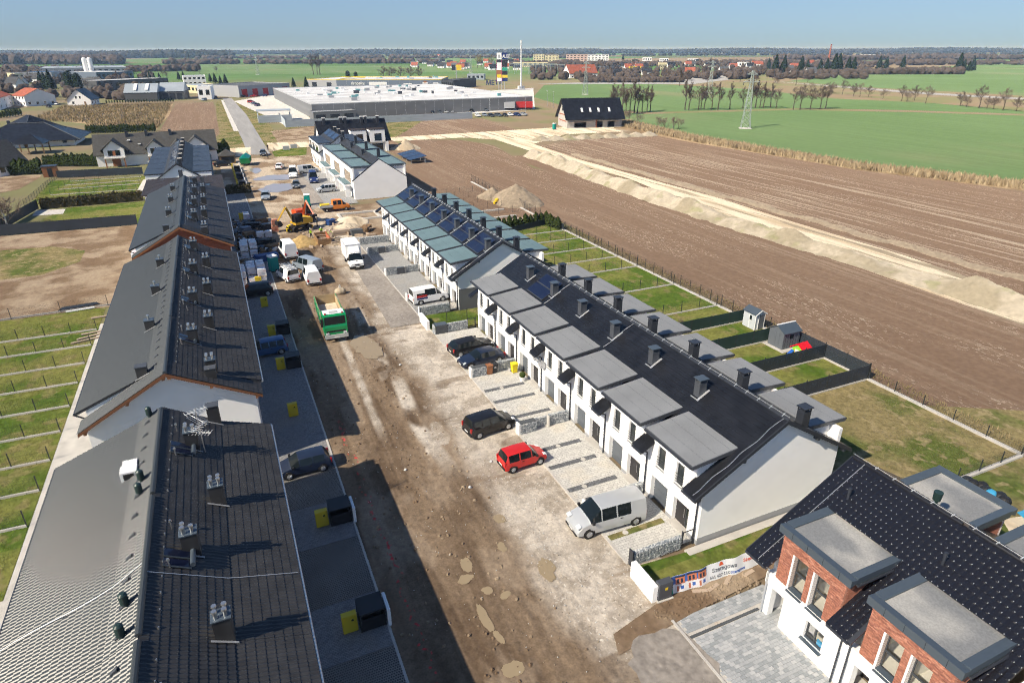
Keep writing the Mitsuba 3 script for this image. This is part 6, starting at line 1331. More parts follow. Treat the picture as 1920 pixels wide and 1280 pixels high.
for i, (q, c) in enumerate((((24.2,433.1),5),((25.0,419.4),6),((25.8,406.4),3),((6.1,487.5),2),((9.6,508.9),4),((36.5,489.6),3),((29.2,487.4),5),((22.3,485.0),2),((-1.2,464.7),6),((-79.6,466.3),0),((-79.9,446.0),2),((-112.6,602.2),1),((-104.8,605.3),0),((-63.9,577.9),1))):
    park('compact' if i % 2 else 'mpv', cols[c], f'{NM[cols[c]]} car, {(ORD9 + ["tenth", "eleventh", "twelfth", "thirteenth", "fourteenth"])[i]} of the distant cars near the street head', *q, 30*i, group='distant cars near the street head', z=.02)
P = Proto(); P.add('body', MB().box(0, 12.5, -1.25, 1.25, 1.1, 4.0), 'store_light'); P.add('chassis', MB().box(.2, 12, -1, 1, .5, 1.08), 'plastic_black')
for x in (2, 3.2, 4.4, 11): P.add('wheel', MB().tube((x, -1.25, .5), (x, 1.25, .5), .5, n=12), 'tyre')
P.stamp('trailer', 'pale grey truck trailer parked along the store wall', 'trailer', M4(*(133.5,323.7), 0, -24)); P.stamp('trailer', 'dark red truck trailer beside the grey one', 'trailer', M4(*(143.2,322.5), 0, -24), swap={'store_light': 'red_paint'})
# white box truck ---------------------------------------------------------------
def wheels(P, xs, w, r, dual=()):
    for x in xs:
        for s in (-1, 1):
            k = P.add('wheel', MB().tube((x, s*(w-(.55 if x in dual else .28)), r), (x, s*w, r), r, n=20), 'tyre', smooth=40); P.add(k + '__rim', MB().tube((x, s*(w-.1), r), (x, s*(w+.012), r), r*.55, n=12), 'alloy')
P = Proto(); V_ = [(3.25, .45, .85, 1.0, .86, .9, .84), (3.05, .4, 1.0, 1.15, .95, .97, .88), (2.55, .4, 1.25, 1.32, 1.0, 1.0, .9), (1.85, .4, 1.3, 2.12, 1.0, 1.0, .8), (1.6, .4, 1.3, 2.2, 1.0, 1.0, .8), (.95, .4, 1.3, 2.22, 1.0, 1.0, .8)]
A = loft(V_); n_, m_ = A.shape[:2]; v = A.reshape(-1, 3); bd, ws, sd = [], [], []
for i in range(n_-1):
    for kk in range(m_):
        q = [i*m_+kk, i*m_+(kk+1) % m_, (i+1)*m_+(kk+1) % m_, (i+1)*m_+kk]; (ws if i == 2 and kk in (5, 6, 7, 8) else sd if i in (2, 3) and kk in (4, m_-5) else bd).append(q)
FF = lambda a: np.vstack([np.array(a)[:, [0, 2, 1]], np.array(a)[:, [0, 3, 2]]])
caps = [[0, k_+1, k_] for k_ in range(1, m_-1)] + [[(n_-1)*m_, (n_-1)*m_+k_, (n_-1)*m_+k_+1] for k_ in range(1, m_-1)]
P.add('cab', trimesh.Trimesh(v, np.vstack([FF(bd), caps]), process=False), 'paint_white', smooth=32); P.add('windscreen', trimesh.Trimesh(v, FF(ws), process=False), 'car_glass'); P.add('side_window', trimesh.Trimesh(v, FF(sd), process=False), 'car_glass')
P.add('box', MB().box(-3.3, .9, -1.08, 1.08, .95, 3.15), 'paint_white'); P.add('box__edge', MB().box(-3.32, .92, -1.10, -1.07, 3.10, 3.18).box(-3.32, .92, 1.07, 1.10, 3.10, 3.18).box(.88, .93, -1.07, 1.07, 3.10, 3.18), 'store_light', kind='stuff'); P.add('wind_deflector', MB().prism([(.95, 2.25), (1.7, 2.25), (.95, 2.95)], 'y', -.75, .75), 'paint_white'); P.add('chassis', MB().box(-3.2, 1, -.5, .5, .5, .93), 'plastic_black')
wheels(P, (2.3, -1.7), 1.0, .36); P.add('bumper', MB().box(3.15, 3.3, -.95, .95, .38, .62), 'plastic_black'); P.add('grille', MB().box(3.18, 3.27, -.4, .4, .72, .9), 'plastic_black'); P.add('number_plate', MB().box(3.30, 3.31, -.26, .26, .44, .55), 'plate_white'); P.add('bonnet_badge', MB().box(2.75, 2.95, -.12, .12, 1.24, 1.28), 'plastic_black')
for s in (-1, 1): P.add('headlight', MB().box(3.1, 3.26, min(s*.5, s*.85), max(s*.5, s*.85), .74, .94), 'lamp_clear'); P.add('mirror', MB().box(2.2, 2.35, min(s*1.02, s*1.28), max(s*1.02, s*1.28), 1.3, 1.7), 'plastic_black')
P.stamp('box_truck', 'white box truck standing on the street facing the camera', 'truck', M4(15.75, 92.3, .09, -91))
# green tipper truck -------------------------------------------------------------
P = Proto(); mat('tipper_bed', lambda p, n, uv: mix(C(.42, .33, .20), C(.26, .19, .11), fbm(p.x*2, p.y*2, p.z*2, 3)), .9); mat('grey_fade', (.40, .42, .42), .5)
c = MB(); c.prism([(4.3, .9), (4.3, 1.75), (4.22, 2.0), (4.05, 2.95), (3.8, 3.05), (2.35, 3.05), (2.35, .9)], 'y', -1.22, 1.22); P.add('cab', c, 'paint_green')
P.add('windscreen', MB().add([(4.235, -1.08, 2.02), (4.235, 1.08, 2.02), (4.075, 1.08, 2.86), (4.075, -1.08, 2.86)], [[0, 1, 2, 3]]), 'car_glass')
for s in (-1, 1):
    P.add('side_window', MB().box(2.9, 3.95, min(s*1.222, s*1.235), max(s*1.222, s*1.235), 2.0, 2.75), 'car_glass'); P.add('headlight', MB().box(4.28, 4.36, min(s*.75, s*1.12), max(s*.75, s*1.12), .95, 1.15), 'lamp_clear'); P.add('mirror', MB().box(4.1, 4.3, min(s*1.28, s*1.50), max(s*1.28, s*1.50), 1.9, 2.75), 'plastic_black'); P.add('beacon', MB().tube((3.75, s*.9, 3.05), (3.75, s*.9, 3.22), .09, n=8), 'lamp_red')
P.add('roof_hatch', MB().box(2.9, 3.6, -.45, .45, 3.055, 3.10), 'grey_fade'); P.add('roof_visor', MB().box(2.38, 3.75, -1.1, 1.1, 3.052, 3.07), 'paint_white'); P.add('bumper', MB().box(4.2, 4.42, -1.22, 1.22, .48, .88), 'grey_fade'); P.add('grille', MB().box(4.305, 4.32, -1.0, 1.0, 1.18, 1.36), 'plastic_black'); P.add('number_plate', MB().box(4.425, 4.43, -.28, .28, .55, .68), 'plate_white'); P.add('step', MB().box(3.1, 3.7, -1.25, 1.25, .35, .5), 'plastic_black')
P.add('chassis', MB().box(-4.3, 3, -.45, .45, .75, 1.15), 'plastic_black')
P.add('tipper_side', MB().box(-4.3, 2.1, -1.27, -1.19, 1.3, 2.45), 'tipper_green'); P.add('tipper_side', MB().box(-4.3, 2.1, 1.19, 1.27, 1.3, 2.45), 'tipper_green'); P.add('tipper_bed', MB().box(-4.28, 2.08, -1.185, 1.185, 1.22, 1.34), 'tipper_bed'); P.add('tipper_front', MB().box(2.1, 2.18, -1.27, 1.27, 1.25, 2.75), 'tipper_bed'); P.add('tipper_tail', MB().box(-4.38, -4.305, -1.27, 1.27, 1.25, 2.45), 'tipper_bed'); mat('tipper_green', lambda p, n, uv: mix(C(.02, .25, .09), C(.35, .36, .28), smoothstep(.45, .7, fbm(p.x*1.5, p.y*1.5, p.z*3, 3))), .6)
for s in (-1, 1):
    P.add('tipper_lining', MB().box(-4.28, 2.08, min(s*1.15, s*1.187), max(s*1.15, s*1.187), 1.35, 2.44), 'tipper_bed')
    for x in (-3.4, -2.2, -1.0, .2, 1.4): P.add('tipper_rib', MB().box(x-.05, x+.05, min(s*1.272, s*1.33), max(s*1.272, s*1.33), 1.25, 2.4), 'tipper_green')
P.add('sand_load', MB().prism([(-4.2, 1.345), (1.8, 1.345), (1.2, 1.6), (-3.4, 1.55)], 'y', -1.1, 1.1), 'sand_mat')
wheels(P, (3.25, -1.6, -3.0), 1.20, .52, dual=(-1.6, -3.0)); P.add('mudguard', MB().box(2.65, 3.85, -1.22, 1.22, 1.08, 1.16), 'plastic_black')
P.stamp('tipper_truck', 'green tipper truck with a sandy load bed on the muddy street', 'truck', M4(8.65, 69.6, .08, -92))
# orange pick up with a drop side bed ----------------------------------------------
P = Proto(); V_ = [(2.7, .45, .8, .95, .8, .86, .8), (2.5, .4, .95, 1.1, .92, .95, .86), (1.9, .4, 1.2, 1.28, .97, .97, .88), (1.25, .4, 1.25, 2.05, .97, .97, .78), (1.0, .4, 1.25, 2.12, .97, .97, .78), (-.55, .4, 1.25, 2.12, .97, .97, .78), (-.6, .4, 1.25, 2.1, .97, .97, .78)]
A = loft(V_); n_, m_ = A.shape[:2]; v = A.reshape(-1, 3); bd, ws, sd = [], [], []
for i in range(n_-1):
    for kk in range(m_):
        q = [i*m_+kk, i*m_+(kk+1) % m_, (i+1)*m_+(kk+1) % m_, (i+1)*m_+kk]; (ws if i == 2 and kk in (5, 6, 7, 8) else sd if i in (2, 4) and kk in (4, m_-5) else bd).append(q)
caps = [[0, k_+1, k_] for k_ in range(1, m_-1)] + [[(n_-1)*m_, (n_-1)*m_+k_, (n_-1)*m_+k_+1] for k_ in range(1, m_-1)]
P.add('cab', trimesh.Trimesh(v, np.vstack([FF(bd), caps]), process=False), 'paint_orange', smooth=32); P.add('windscreen', trimesh.Trimesh(v, FF(ws), process=False), 'car_glass'); P.add('side_window', trimesh.Trimesh(v, FF(sd), process=False), 'car_glass')
for s in (-1, 1): P.add('door_pillar', MB().box(.15, .27, min(s*.85, s*.985), max(s*.85, s*.985), 1.2, 2.0), 'paint_orange')
P.add('bed', MB().box(-3.2, -.65, -1.0, 1.0, .85, .95), 'grey_fade'); P.add('bed_side', MB().box(-3.2, -.65, -1.02, -.98, .95, 1.3), 'grey_fade'); P.add('bed_side', MB().box(-3.2, -.65, .98, 1.02, .95, 1.3), 'grey_fade'); P.add('bed_load', MB().box(-2.9, -1.2, -.7, .5, .955, 1.45), 'yellow_trim'); wheels(P, (1.85, -1.9), .98, .34); P.add('bumper', MB().box(2.6, 2.75, -.9, .9, .4, .62), 'plastic_black')
P.stamp('pickup_truck', 'orange crew cab truck with a grey flat bed', 'truck', M4(19.6, 128.4, .10, 2))
# excavators ----------------------------------------------------------------------
mat('digger_red', (.55, .085, .02), .45); mat('digger_yellow', (.55, .33, .03), .5)
def digger(colour, label, M, boomdir=1, bucket_z=.2, reach=5.2):
    P = Proto()
    for s in (-1, 1):
        t = MB()
        for x in (-1.3, 1.3): t.tube((x, s*.75, .48), (x, s*1.22, .48), .47, n=16)
        P.add('wheel', t, 'tyre', kind='stuff')
    P.add('undercarriage', MB().box(-1.7, 1.7, -.75, .75, .5, 1.0), 'plastic_black'); P.add('blade', MB().box(-2.1, -1.95, -1.15, 1.15, .15, .7), colour)
    P.add('slew_ring', MB().tube((0, 0, 1.0), (0, 0, 1.18), .6, n=14), 'plastic_black')
    h = MB(); h.prism([(-2.2, 1.2), (.9, 1.2), (.9, 1.55), (-.2, 1.6), (-.3, 2.15), (-2.0, 2.15), (-2.25, 1.9)], 'y', -1.15, 1.15); P.add('engine_house', h, colour)
    cab = MB(); 
    for x in (-.25, 1.15):
        for y in (.25, 1.12): cab.box(x-.05, x+.05, y-.05, y+.05, 1.55, 2.95)
    cab.box(-.32, 1.22, .18, 1.18, 2.95, 3.06); P.add('cab_frame', cab, 'plastic_black'); P.add('cab_glass', MB().box(-.22, 1.12, .28, 1.09, 1.62, 2.94), 'car_glass'); P.add('cab_base', MB().box(-.3, 1.2, .2, 1.16, 1.21, 1.6), colour)
    e = np.array([reach*.45, -.25, 4.3]); b0 = np.array([.7, -.25, 1.7]); e2 = np.array([reach, -.25, 3.6]) if False else np.array([reach*.88, -.25, 2.0 + bucket_z])
    for nm, a, b, r0, r1 in (('boom', b0, e, .26, .20), ('arm', e, e2, .20, .13)):
        P.add(nm, MB().tube(a, b, r0, r1, n=4), colour)
    P.add('hydraulic_ram', MB().tube(b0 + [.3, .22, -.2], (b0+e)/2 + [0, .22, .1], .07, n=6), 'bare_steel'); P.add('hydraulic_ram', MB().tube((b0+e)/2 + [0, 0, .35], e + [.25, 0, .25], .07, n=6), 'bare_steel')
    k = MB(); k.prism([(e2[0]-.35, e2[2]), (e2[0]+.25, e2[2]), (e2[0]+.30, e2[2]-.6), (e2[0]-.2, e2[2]-.95), (e2[0]-.65, e2[2]-.7)], 'y', -.75, .25); P.add('bucket', k, 'plastic_black')
    P.stamp('excavator', label, 'excavator', M)
digger('digger_red', 'orange red wheeled excavator with a lowered boom', M4(12.6, 121.6, .08, -70)); digger('digger_yellow', 'small dirty yellow excavator beside the sand pile', M4(11.0, 115.9, .08, 205), reach=4.2)

# ---------------------------------------------------------------- trees, hedges, woods
mat('bark', (.085, .068, .055), .9, spec=.1); mat('twig', (.125, .095, .080), .95, spec=.05); mat('twig_pale', (.20, .155, .125), .95, spec=.05); mat('birch_bark', (.5, .48, .44), .8)
mat('conifer', lambda p, n, uv: C(.020, .034, .016) * (.6 + .8*noise(p.x*2, p.y*2, p.z*2)), .9, spec=.1); mat('thuja', lambda p, n, uv: mix(C(.022, .042, .012), C(.06, .075, .02), noise(p.x*5, p.y*5, p.z*5)), .9, spec=.1)
mat('hedge_brown', lambda p, n, uv: mix(C(.04, .045, .02), C(.10, .075, .04), noise(p.x*4, p.y*4, p.z*4)), .95, spec=.05); mat('willow', (.26, .21, .07), .9, spec=.05)
mat('wood_far', lambda p, n, uv: mix(C(.030, .038, .034), C(.060, .058, .050), cell_rand(dr.floor(p.x*.03), dr.floor(p.y*.03))), 1.0, spec=0)
mat('wood_bare', lambda p, n, uv: mix(C(.075, .060, .050), C(.12, .095, .080), noise(p.x*.05, p.y*.05)), 1.0, spec=0)
def bare_tree(h, spread, seed, up=.75, n1=16, n2=7, n3=6, base=.28, twig=.052):
    r = rng(seed); tr, cr = MB(), MB(); pts = [np.zeros(3)]
    for k in range(1, 7): pts.append(np.array([r.normal(0, .02*h*k/6), r.normal(0, .02*h*k/6), h*.92*k/6]))
    R0 = h*.016+.06
    for k in range(6): tr.tube(pts[k], pts[k+1], R0*(1-k/6.6), R0*(1-(k+1)/6.6), n=6)
    def along(t): k = min(int(t*6), 5); return pts[k] + (pts[k+1]-pts[k])*(t*6-k)
    for i in range(n1):
        t = base + (1-base)*(i+r.random())/n1; p = along(t); a = r.uniform(0, 6.28); L = spread*(1.15-t)*r.uniform(.7, 1.25)
        d = np.array([math.cos(a)*(1-up*.6), math.sin(a)*(1-up*.6), up]); d /= np.linalg.norm(d); q = p + d*L; cr.tube(p, q, R0*.34*(1.2-t), .03, n=4, cap=False)
        for j in range(n2):
            u = r.uniform(.25, 1); s = p + (q-p)*u; e = d + r.normal(0, .55, 3); e[2] += .25; e /= np.linalg.norm(e); w = s + e*L*.45*r.uniform(.6, 1.2); cr.tube(s, w, twig*1.2, twig*.6, n=3, cap=False)
            for l in range(n3):
                s2 = s + (w-s)*r.uniform(.2, 1); e2 = e + r.normal(0, .7, 3); e2 /= np.linalg.norm(e2); cr.tube(s2, s2 + e2*L*.24*r.uniform(.6, 1.3), twig*.8, twig*.4, n=3, cap=False)
    P = Proto(); P.add('trunk', tr, 'bark'); P.add('crown', cr, 'twig', kind='stuff'); return P
TB = [bare_tree(14, 3.9, 1, n1=22, n2=8), bare_tree(13, 3.3, 2, up=.95, n1=22, n2=8), bare_tree(11, 5.0, 3, up=.6, n1=16), bare_tree(8, 4.2, 4, up=.55, base=.15)]
TS = [bare_tree(4.0, 2.6, 5, up=.6, n1=14, base=.04, twig=.02), bare_tree(5.0, 3.0, 6, up=.8, n1=14, base=.04, twig=.025)]
def leafy(h, w, seed, n=420, s=.35, shape='cone', material='conifer'):
    r = rng(seed); m = MB(); u = r.random(n)**.8; z = h*(.06 + .94*u)
    rad = (w*(1-u)**.85 + .05) if shape == 'cone' else w*np.sqrt(np.clip(1 - (2*u-1)**2, 0, 1)) + .03
    if shape == 'spindle': rad = w*np.sin(np.pi*np.clip(u*.93+.07, 0, 1))**.7 + .02
    a = r.uniform(0, 6.28, n); rr = rad*(.55 + .5*r.random(n)**.5); c = np.column_stack([rr*np.cos(a), rr*np.sin(a), z])
    for k in range(n):
        d = np.array([math.cos(a[k]), math.sin(a[k]), r.normal(.3, .4)]); t = np.cross(d, [0, 0, 1]); t /= np.linalg.norm(t)+1e-9; b = np.cross(t, d); q = s*r.uniform(.6, 1.3)
        m.add([c[k] - t*q, c[k] + t*q*.9 - b*.3*q, c[k] + b*q*1.2 + d*q*.4, c[k] - b*q*.8 + d*q*.3], [[0, 1, 2], [0, 3, 1]])
    core = ico(1, 2); v = core.vertices*[w*.62, w*.62, h*.44] + [0, 0, h*.48]
    if shape == 'cone': v[:, :2] *= np.clip(1.35 - v[:, 2:]/h*1.3, .1, 2)
    m.add(v + .08*w*rng(seed+1).standard_normal(v.shape), core.faces)
    P = Proto(); P.add('trunk', MB().tube((0, 0, 0), (0, 0, h*.3), h*.02+.02, n=5), 'bark'); P.add('crown', m, material, kind='stuff'); return P
TC = [leafy(11, 3.4, 11, n=520, s=.5), leafy(11, 3.6, 12, shape='round')]; TH = leafy(1.9, .48, 13, n=110, s=.16, shape='spindle', material='thuja'); TH2 = leafy(3.2, .75, 14, n=160, s=.22, shape='spindle', material='thuja')
R = random.Random(5)
def plant(P, name, label, cat, q, s=1.0, group=None, swap=None): return P.stamp(name, label, cat, M4(q[0], q[1], -.02, R.uniform(0, 360), s), group=group, swap=swap)
la = [(180.4,281.1),(187.2,287.5),(180.0,272.1),(184.7,275.9),(188.1,277.4),(191.6,278.9),(193.0,278.2),(196.8,279.6),(198.9,278.5),(203.8,282.7)]
lb = [(223.4,280.1),(225.1,279.2),(229.5,277.1),(232.7,279.0),(236.3,280.8),(237.7,276.6),(238.5,272.7),(248.2,275.0),(256.5,274.6),(262.8,275.2),(264.8,274.2),(266.9,273.2),(268.6,272.4),(274.4,273.3),(272.2,267.0)]
lc = [(275.2,258.3),(278.4,256.8),(283.0,254.5),(290.0,254.7),(295.1,255.8)]
for g_, l_, w_ in (('bare trees of the left clump in the green field', la, 'tall bare tree of the clump right of the unfinished house'), ('bare trees of the middle field line', lb, 'tall bare tree of the field line by the nearest pylon'), ('bare trees right of the pylon', lc, 'spreading bare tree right of the nearest pylon')):
    for i, q in enumerate(l_): plant(TB[(i*7+len(l_)) % 3 if l_ is not lc else 2], 'bare_tree', f'{w_}, {(ORD9 + ["tenth", "eleventh", "twelfth", "thirteenth", "fourteenth", "fifteenth"])[i]} from its left', 'tree', q, R.uniform(.95, 1.22), g_)
for i, q in enumerate([(387.2,315.4),(386.6,310.0),(387.2,304.2),(382.9,290.4),(377.2,273.6),(376.2,269.4),(387.8,273.1),(371.1,254.1),(374.0,236.3),(370.2,230.4),(369.3,223.3),(369.7,219.5),(369.4,216.1),(367.3,210.1),(366.9,203.6),(397.0,340.8),(393.9,329.8),(403.0,364.9)]):
    plant(TB[(3, 2, 3)[i % 3]], 'bare_tree', 'bare tree along the road across the far right fields', 'tree', q, R.uniform(.8, 1.15), 'bare trees along the far road', swap={'twig': 'twig_pale'} if i % 2 else None)
for i, q in enumerate([(163.7,235.3),(163.0,220.2),(162.2,214.5),(165.2,213.0),(169.3,215.1),(166.7,245.8),(167.1,250.7)]):
    plant(TS[i % 2], 'bare_shrub', 'leafless shrub on the dry grass strip', 'shrub', q, R.uniform(.8, 1.1), 'leafless shrubs on the dry strip', swap={'twig': 'twig_pale'})
for i, q in enumerate([(758.1,770.8),(639.7,638.9),(662.3,647.6),(680.6,637.7),(673.2,620.8),(716.0,640.2),(707.8,622.9),(701.0,605.8),(720.2,616.2),(730.3,610.7),(736.0,607.6),(893.4,695.0),(994.6,732.6),(922.1,597.9),(927.4,595.0),(933.4,591.7),(937.5,589.4),(1046.4,1594.1),(924.2,707.7)]):
    plant(TC[0], 'conifer', 'dark conifer among the buildings at the far right', 'tree', q, R.uniform(.9, 1.35)*(1.5 if i < 14 else 1.2), 'dark conifers at the far right')
for i, q in enumerate([(-92.3,613.6),(-86.7,610.7),(-115.6,656.6),(-108.8,637.1),(-123.5,686.4),(-49.2,803.5),(-45.1,801.4),(-40.1,798.8),(-22.2,803.4),(-17.4,787.0),(7.0,735.3),(10.8,709.4),(68.8,597.8),(75.1,568.5),(135.4,707.3),(142.7,703.5),(14.8,685.0),(18.5,662.0)]):
    plant(TC[1 if i in (0, 1, 14, 15) else 0], 'conifer', 'dark evergreen among the halls at the far left', 'tree', q, R.uniform(.8, 1.1)*(1.3 if i < 5 else .75), 'dark evergreens at the far left')
for i in range(70):
    f_ = R.uniform(560, 1250); u_ = R.uniform(.13, .46); q = (f_*(math.sin(_y) + u_*math.cos(_y)), f_*(math.cos(_y) - u_*math.sin(_y)))
    plant(TB[R.choice((2, 3, 0))], 'bare_tree', 'bare tree among the town houses at the far right', 'tree', q, R.uniform(.7, 1.3), 'bare trees of the far town', swap={'twig': R.choice(['twig', 'twig_pale'])})
for i in range(46):
    f_ = R.uniform(520, 1150); u_ = R.uniform(-.86, -.60) if i < 34 else R.uniform(-.60, -.42); q = (f_*(math.sin(_y) + u_*math.cos(_y)), f_*(math.cos(_y) - u_*math.sin(_y)))
    plant(TB[R.choice((2, 3, 0))], 'bare_tree', 'bare tree between the halls at the far left', 'tree', q, R.uniform(.7, 1.2), 'bare trees at the far left')
for q in ((174.2,714.9),(178.5,698.5),(186.9,694.1),(199.3,701.8),(203.6,685.4)): plant(TB[3], 'bare_tree', 'round bare tree behind the yellow trimmed store', 'tree', q, 1.7, 'round bare trees behind the store')
for q in ((128.7,894.1),(133.0,891.8),(133.1,871.6)): plant(TB[1], 'poplar', 'tall thin bare poplar left of the yellow trimmed store', 'tree', q, 2.0, 'tall bare poplars by the store')
for q in ((415.6,1062.3),(433.0,1089.5),(436.3,1050.5)): plant(TB[2], 'willow', 'yellowish leafless willow left of the sign tower', 'tree', q, 1.9, 'yellowish willows by the sign tower', swap={'twig': 'willow'})
for i, q in enumerate(((-37.60,141.18),(-36.08,138.42))): plant(TB[3], 'birch', 'pale trunked bare birch at the left edge, ' + ('left', 'right')[i] + ' of two', 'tree', q, .85, 'bare birches at the left edge', swap={'bark': 'birch_bark', 'twig': 'twig_pale'})
def thuja_row(P, a, b, n, label, group, s=1.0):
    a, b = V(*a), V(*b)
    for i in range(n): plant(P, 'thuja', label, 'shrub', a + (b-a)*i/max(1, n-1), R.uniform(.85, 1.12)*s, group)
thuja_row(TH, (37.8, 101.4), (52.4, 101.5), 15, 'dark green thuja in the hedge behind the teal roofed row', 'thujas of the back garden hedge', 1.1); thuja_row(TH, (52.2, 100.6), (52.6, 97.4), 5, 'dark green thuja on the short side of the garden hedge', 'thujas of the hedge side', 1.1)
thuja_row(TH2, (-43.2,296.8), (-20.5,295.6), 28, 'thuja in the hedge before the dry grass plot', 'thujas before the dry grass plot', .9); thuja_row(TH2, (-50.9,203.9), (-42.0,202.2), 13, 'tall thuja in front of the left edge house', 'thujas at the left edge', 1.15); thuja_row(TH2, (-43.2,215.5), (-29.3,209.0), 22, 'thuja in the hedge behind the wooden shed', 'thujas behind the wooden shed'); thuja_row(TH, (-54.6,469.5), (-18.5,463.5), 26, 'small thuja along the far plot edge', 'small thujas along the far plot', .9)
thuja_row(TH2, (-88.9,384.5), (-83.9,399.6), 8, 'thuja in front of the orange roofed terrace', 'thujas before the orange roofs'); thuja_row(TH2, (-0.3,217.7), (3.3,219.5), 6, 'tall dark thuja beside the garden shelter', 'thujas by the garden shelter', 1.2)
def hedge(a, b, w, h, seed, material, name, label, n=40, kind='shrub'):
    a, b = V(*a), V(*b); L = np.linalg.norm(b-a); r = rng(seed); m = MB(); t = (b-a)/L; nn = np.array([-t[1], t[0]])
    for i in range(int(L*n)):
        u, v_, z = r.uniform(0, L), r.uniform(-w/2, w/2), h*r.random()**.6; c = np.append(a + t*u + nn*v_, z); q = r.uniform(.10, .24); d = r.normal(0, 1, (4, 3))*q; m.add(c + d, [[0, 1, 2], [0, 2, 3]])
    P = Proto(); core = MB(); c = [a - nn*w*.4, b - nn*w*.4, b + nn*w*.4, a + nn*w*.4]; core.prism([tuple(x) for x in c], 'z', 0, h*.86); P.add('core', core, material); P.add('leaves', m, material, kind='stuff'); P.stamp(name, label, 'hedge')
hedge((-34, 155.3), (-15.8, 155.6), 1.5, 1.9, 31, 'hedge_brown', 'hedge', 'long brown green hedge between the left lawns', 110); hedge((.6, 155.0), (5.6, 154.8), 2.2, 1.7, 32, 'hedge_brown', 'hedge', 'short bushy hedge at the far left forecourt', 160)
def wood(name, label, f0, f1, u0, u1, n, h, w, seed, material, edge=False):
    """a far wood as one mass: crowns over a strip f0..f1 ahead of the camera, u0..u1 to the side (as a ratio)"""
    r = rng(seed); c = ico(1, 1); v0, f_ = c.vertices, c.faces; f = f0 + (f1-f0)*r.random(n)**1.6; u = r.uniform(u0, u1, n); px_, py_ = f*(math.sin(_y) + u*math.cos(_y)), f*(math.cos(_y) - u*math.sin(_y)); H_ = h*r.uniform(.75, 1.1, n)*(1 + .12*np.sin(u*23)); Wd = w*r.uniform(.7, 1.3, n)
    V3 = v0[None]*np.stack([Wd, Wd, H_*.55], 1)[:, None, :]*(1 + .12*r.standard_normal((n, len(v0), 1))) + np.stack([px_, py_, H_*.45], 1)[:, None, :]
    struct(name, trimesh.Trimesh(V3.reshape(-1, 3), (f_[None] + (np.arange(n)*len(v0))[:, None, None]).reshape(-1, 3), process=False), material, label, kind='stuff')
wood('far_forest', 'blue dark forest along the whole horizon', 4300, 5200, -1.05, 1.05, 3600, 25, 20, 1, 'wood_far'); wood('far_wood', 'dark bare wood on the left below the horizon', 1500, 2100, -1.05, -.56, 1500, 19, 9, 2, 'wood_bare'); wood('far_wood', 'wood patch left of the centre below the horizon', 2600, 3300, -.62, -.40, 420, 24, 16, 3, 'wood_far')
for k, (f0, f1, u0, u1, n, h, w, q) in enumerate(((1500,1650,-.5,-.1,200,10,7,'wood_bare'),(2300,2600,-.45,.1,260,10,8,'wood_bare'),(2900,3300,-.3,.9,420,11,9,'wood_far'),(1250,1450,.0,.75,300,8,6,'wood_bare'),(1000,1100,-.95,-.45,260,8,5,'wood_bare'),(760,830,-.9,-.62,120,8,4,'wood_bare'),(1800,2000,.38,.75,200,13,8,'wood_bare'),(700,1500,.03,.52,520,7,3.6,'wood_bare'),(430,1000,-.92,-.52,260,6.5,3.2,'wood_bare'),(640,680,.10,.25,150,5,2.6,'wood_bare'),(820,860,.45,.66,150,7,3.5,'wood_bare'))): wood('tree_belt', ((ORD9 + ['tenth', 'eleventh'])[k] + ' distant belt of scrub and bare trees, counted from the left wood'), f0, f1, u0, u1, n, h, w, 40+k, q)
# reeds and rough tufts
def tufts(name, label, poly, n, h, seed, material):
    import shapely.geometry as sg
    r = rng(seed); P = sg.Polygon(poly); x0, y0, x1, y1 = P.bounds; m = []; c = 0; vs, fs = [], []
    while c < n:
        q = np.column_stack([r.uniform(x0, x1, 4000), r.uniform(y0, y1, 4000)])
        import shapely
        q = q[shapely.contains_xy(P, q[:, 0], q[:, 1])][:n-c]; k = len(q); a = r.uniform(0, 6.28, k); hh = h*r.uniform(.5, 1.2, k); w = hh*.16
        b = np.column_stack([q, np.zeros(k)]); t = np.column_stack([np.cos(a), np.sin(a), a*0])*w[:, None]; top = b + np.column_stack([r.normal(0, .25, k)*hh, r.normal(0, .25, k)*hh, hh])
        vs.append(np.stack([b-t, b+t, top], 1).reshape(-1, 3)); fs.append(np.arange(k*3).reshape(-1, 3) + 3*c); c += k
    struct(name, trimesh.Trimesh(np.vstack(vs), np.vstack(fs), process=False), material, label, kind='stuff')
mat('reed', lambda p, n, uv: mix(C(.30, .22, .13), C(.46, .37, .24), noise(p.x*1.5, p.y*1.5)), .9, spec=.1); mat('grass_blade', lambda p, n, uv: mix(C(.06, .10, .02), C(.17, .155, .055), fbm(p.x*.5, p.y*.5, 0, 3)), .9, spec=.1); mat('dry_blade', lambda p, n, uv: mix(C(.16, .13, .06), C(.30, .24, .14), noise(p.x*2, p.y*2)), .9, spec=.1)
tufts('reeds', 'pale dry reeds along the green field edge', [(166.1,251.2),(157.4,191.0),(158.71,124.82),(170.13,87.87),(345,85),(330,75),(163.55,84.13),(152.21,119.40),(149.0,180.6),(153.3,233.5)], 16000, 1.5, 61, 'reed')
tufts('reeds', 'tall dry weeds on the plot behind the bungalows', [(-75.2,364.5),(-74.3,455.3),(-19.0,449.8),(-19.1,307.2),(-45.7,317.8),(-50.0,344.9)], 9000, 1.1, 62, 'dry_blade')
tufts('grass', 'grass blades on the lawn strip along the white gable', [(19.0,21.5),(35.5,22),(35.5,23.4),(19.2,23.9)], 9000, .12, 63, 'grass_blade')
tufts('grass', 'thin grass blades on the large half dry lawn', [(36,21.8),(53,21.8),(53,35.1),(36,35.1)], 22000, .09, 64, 'dry_blade')
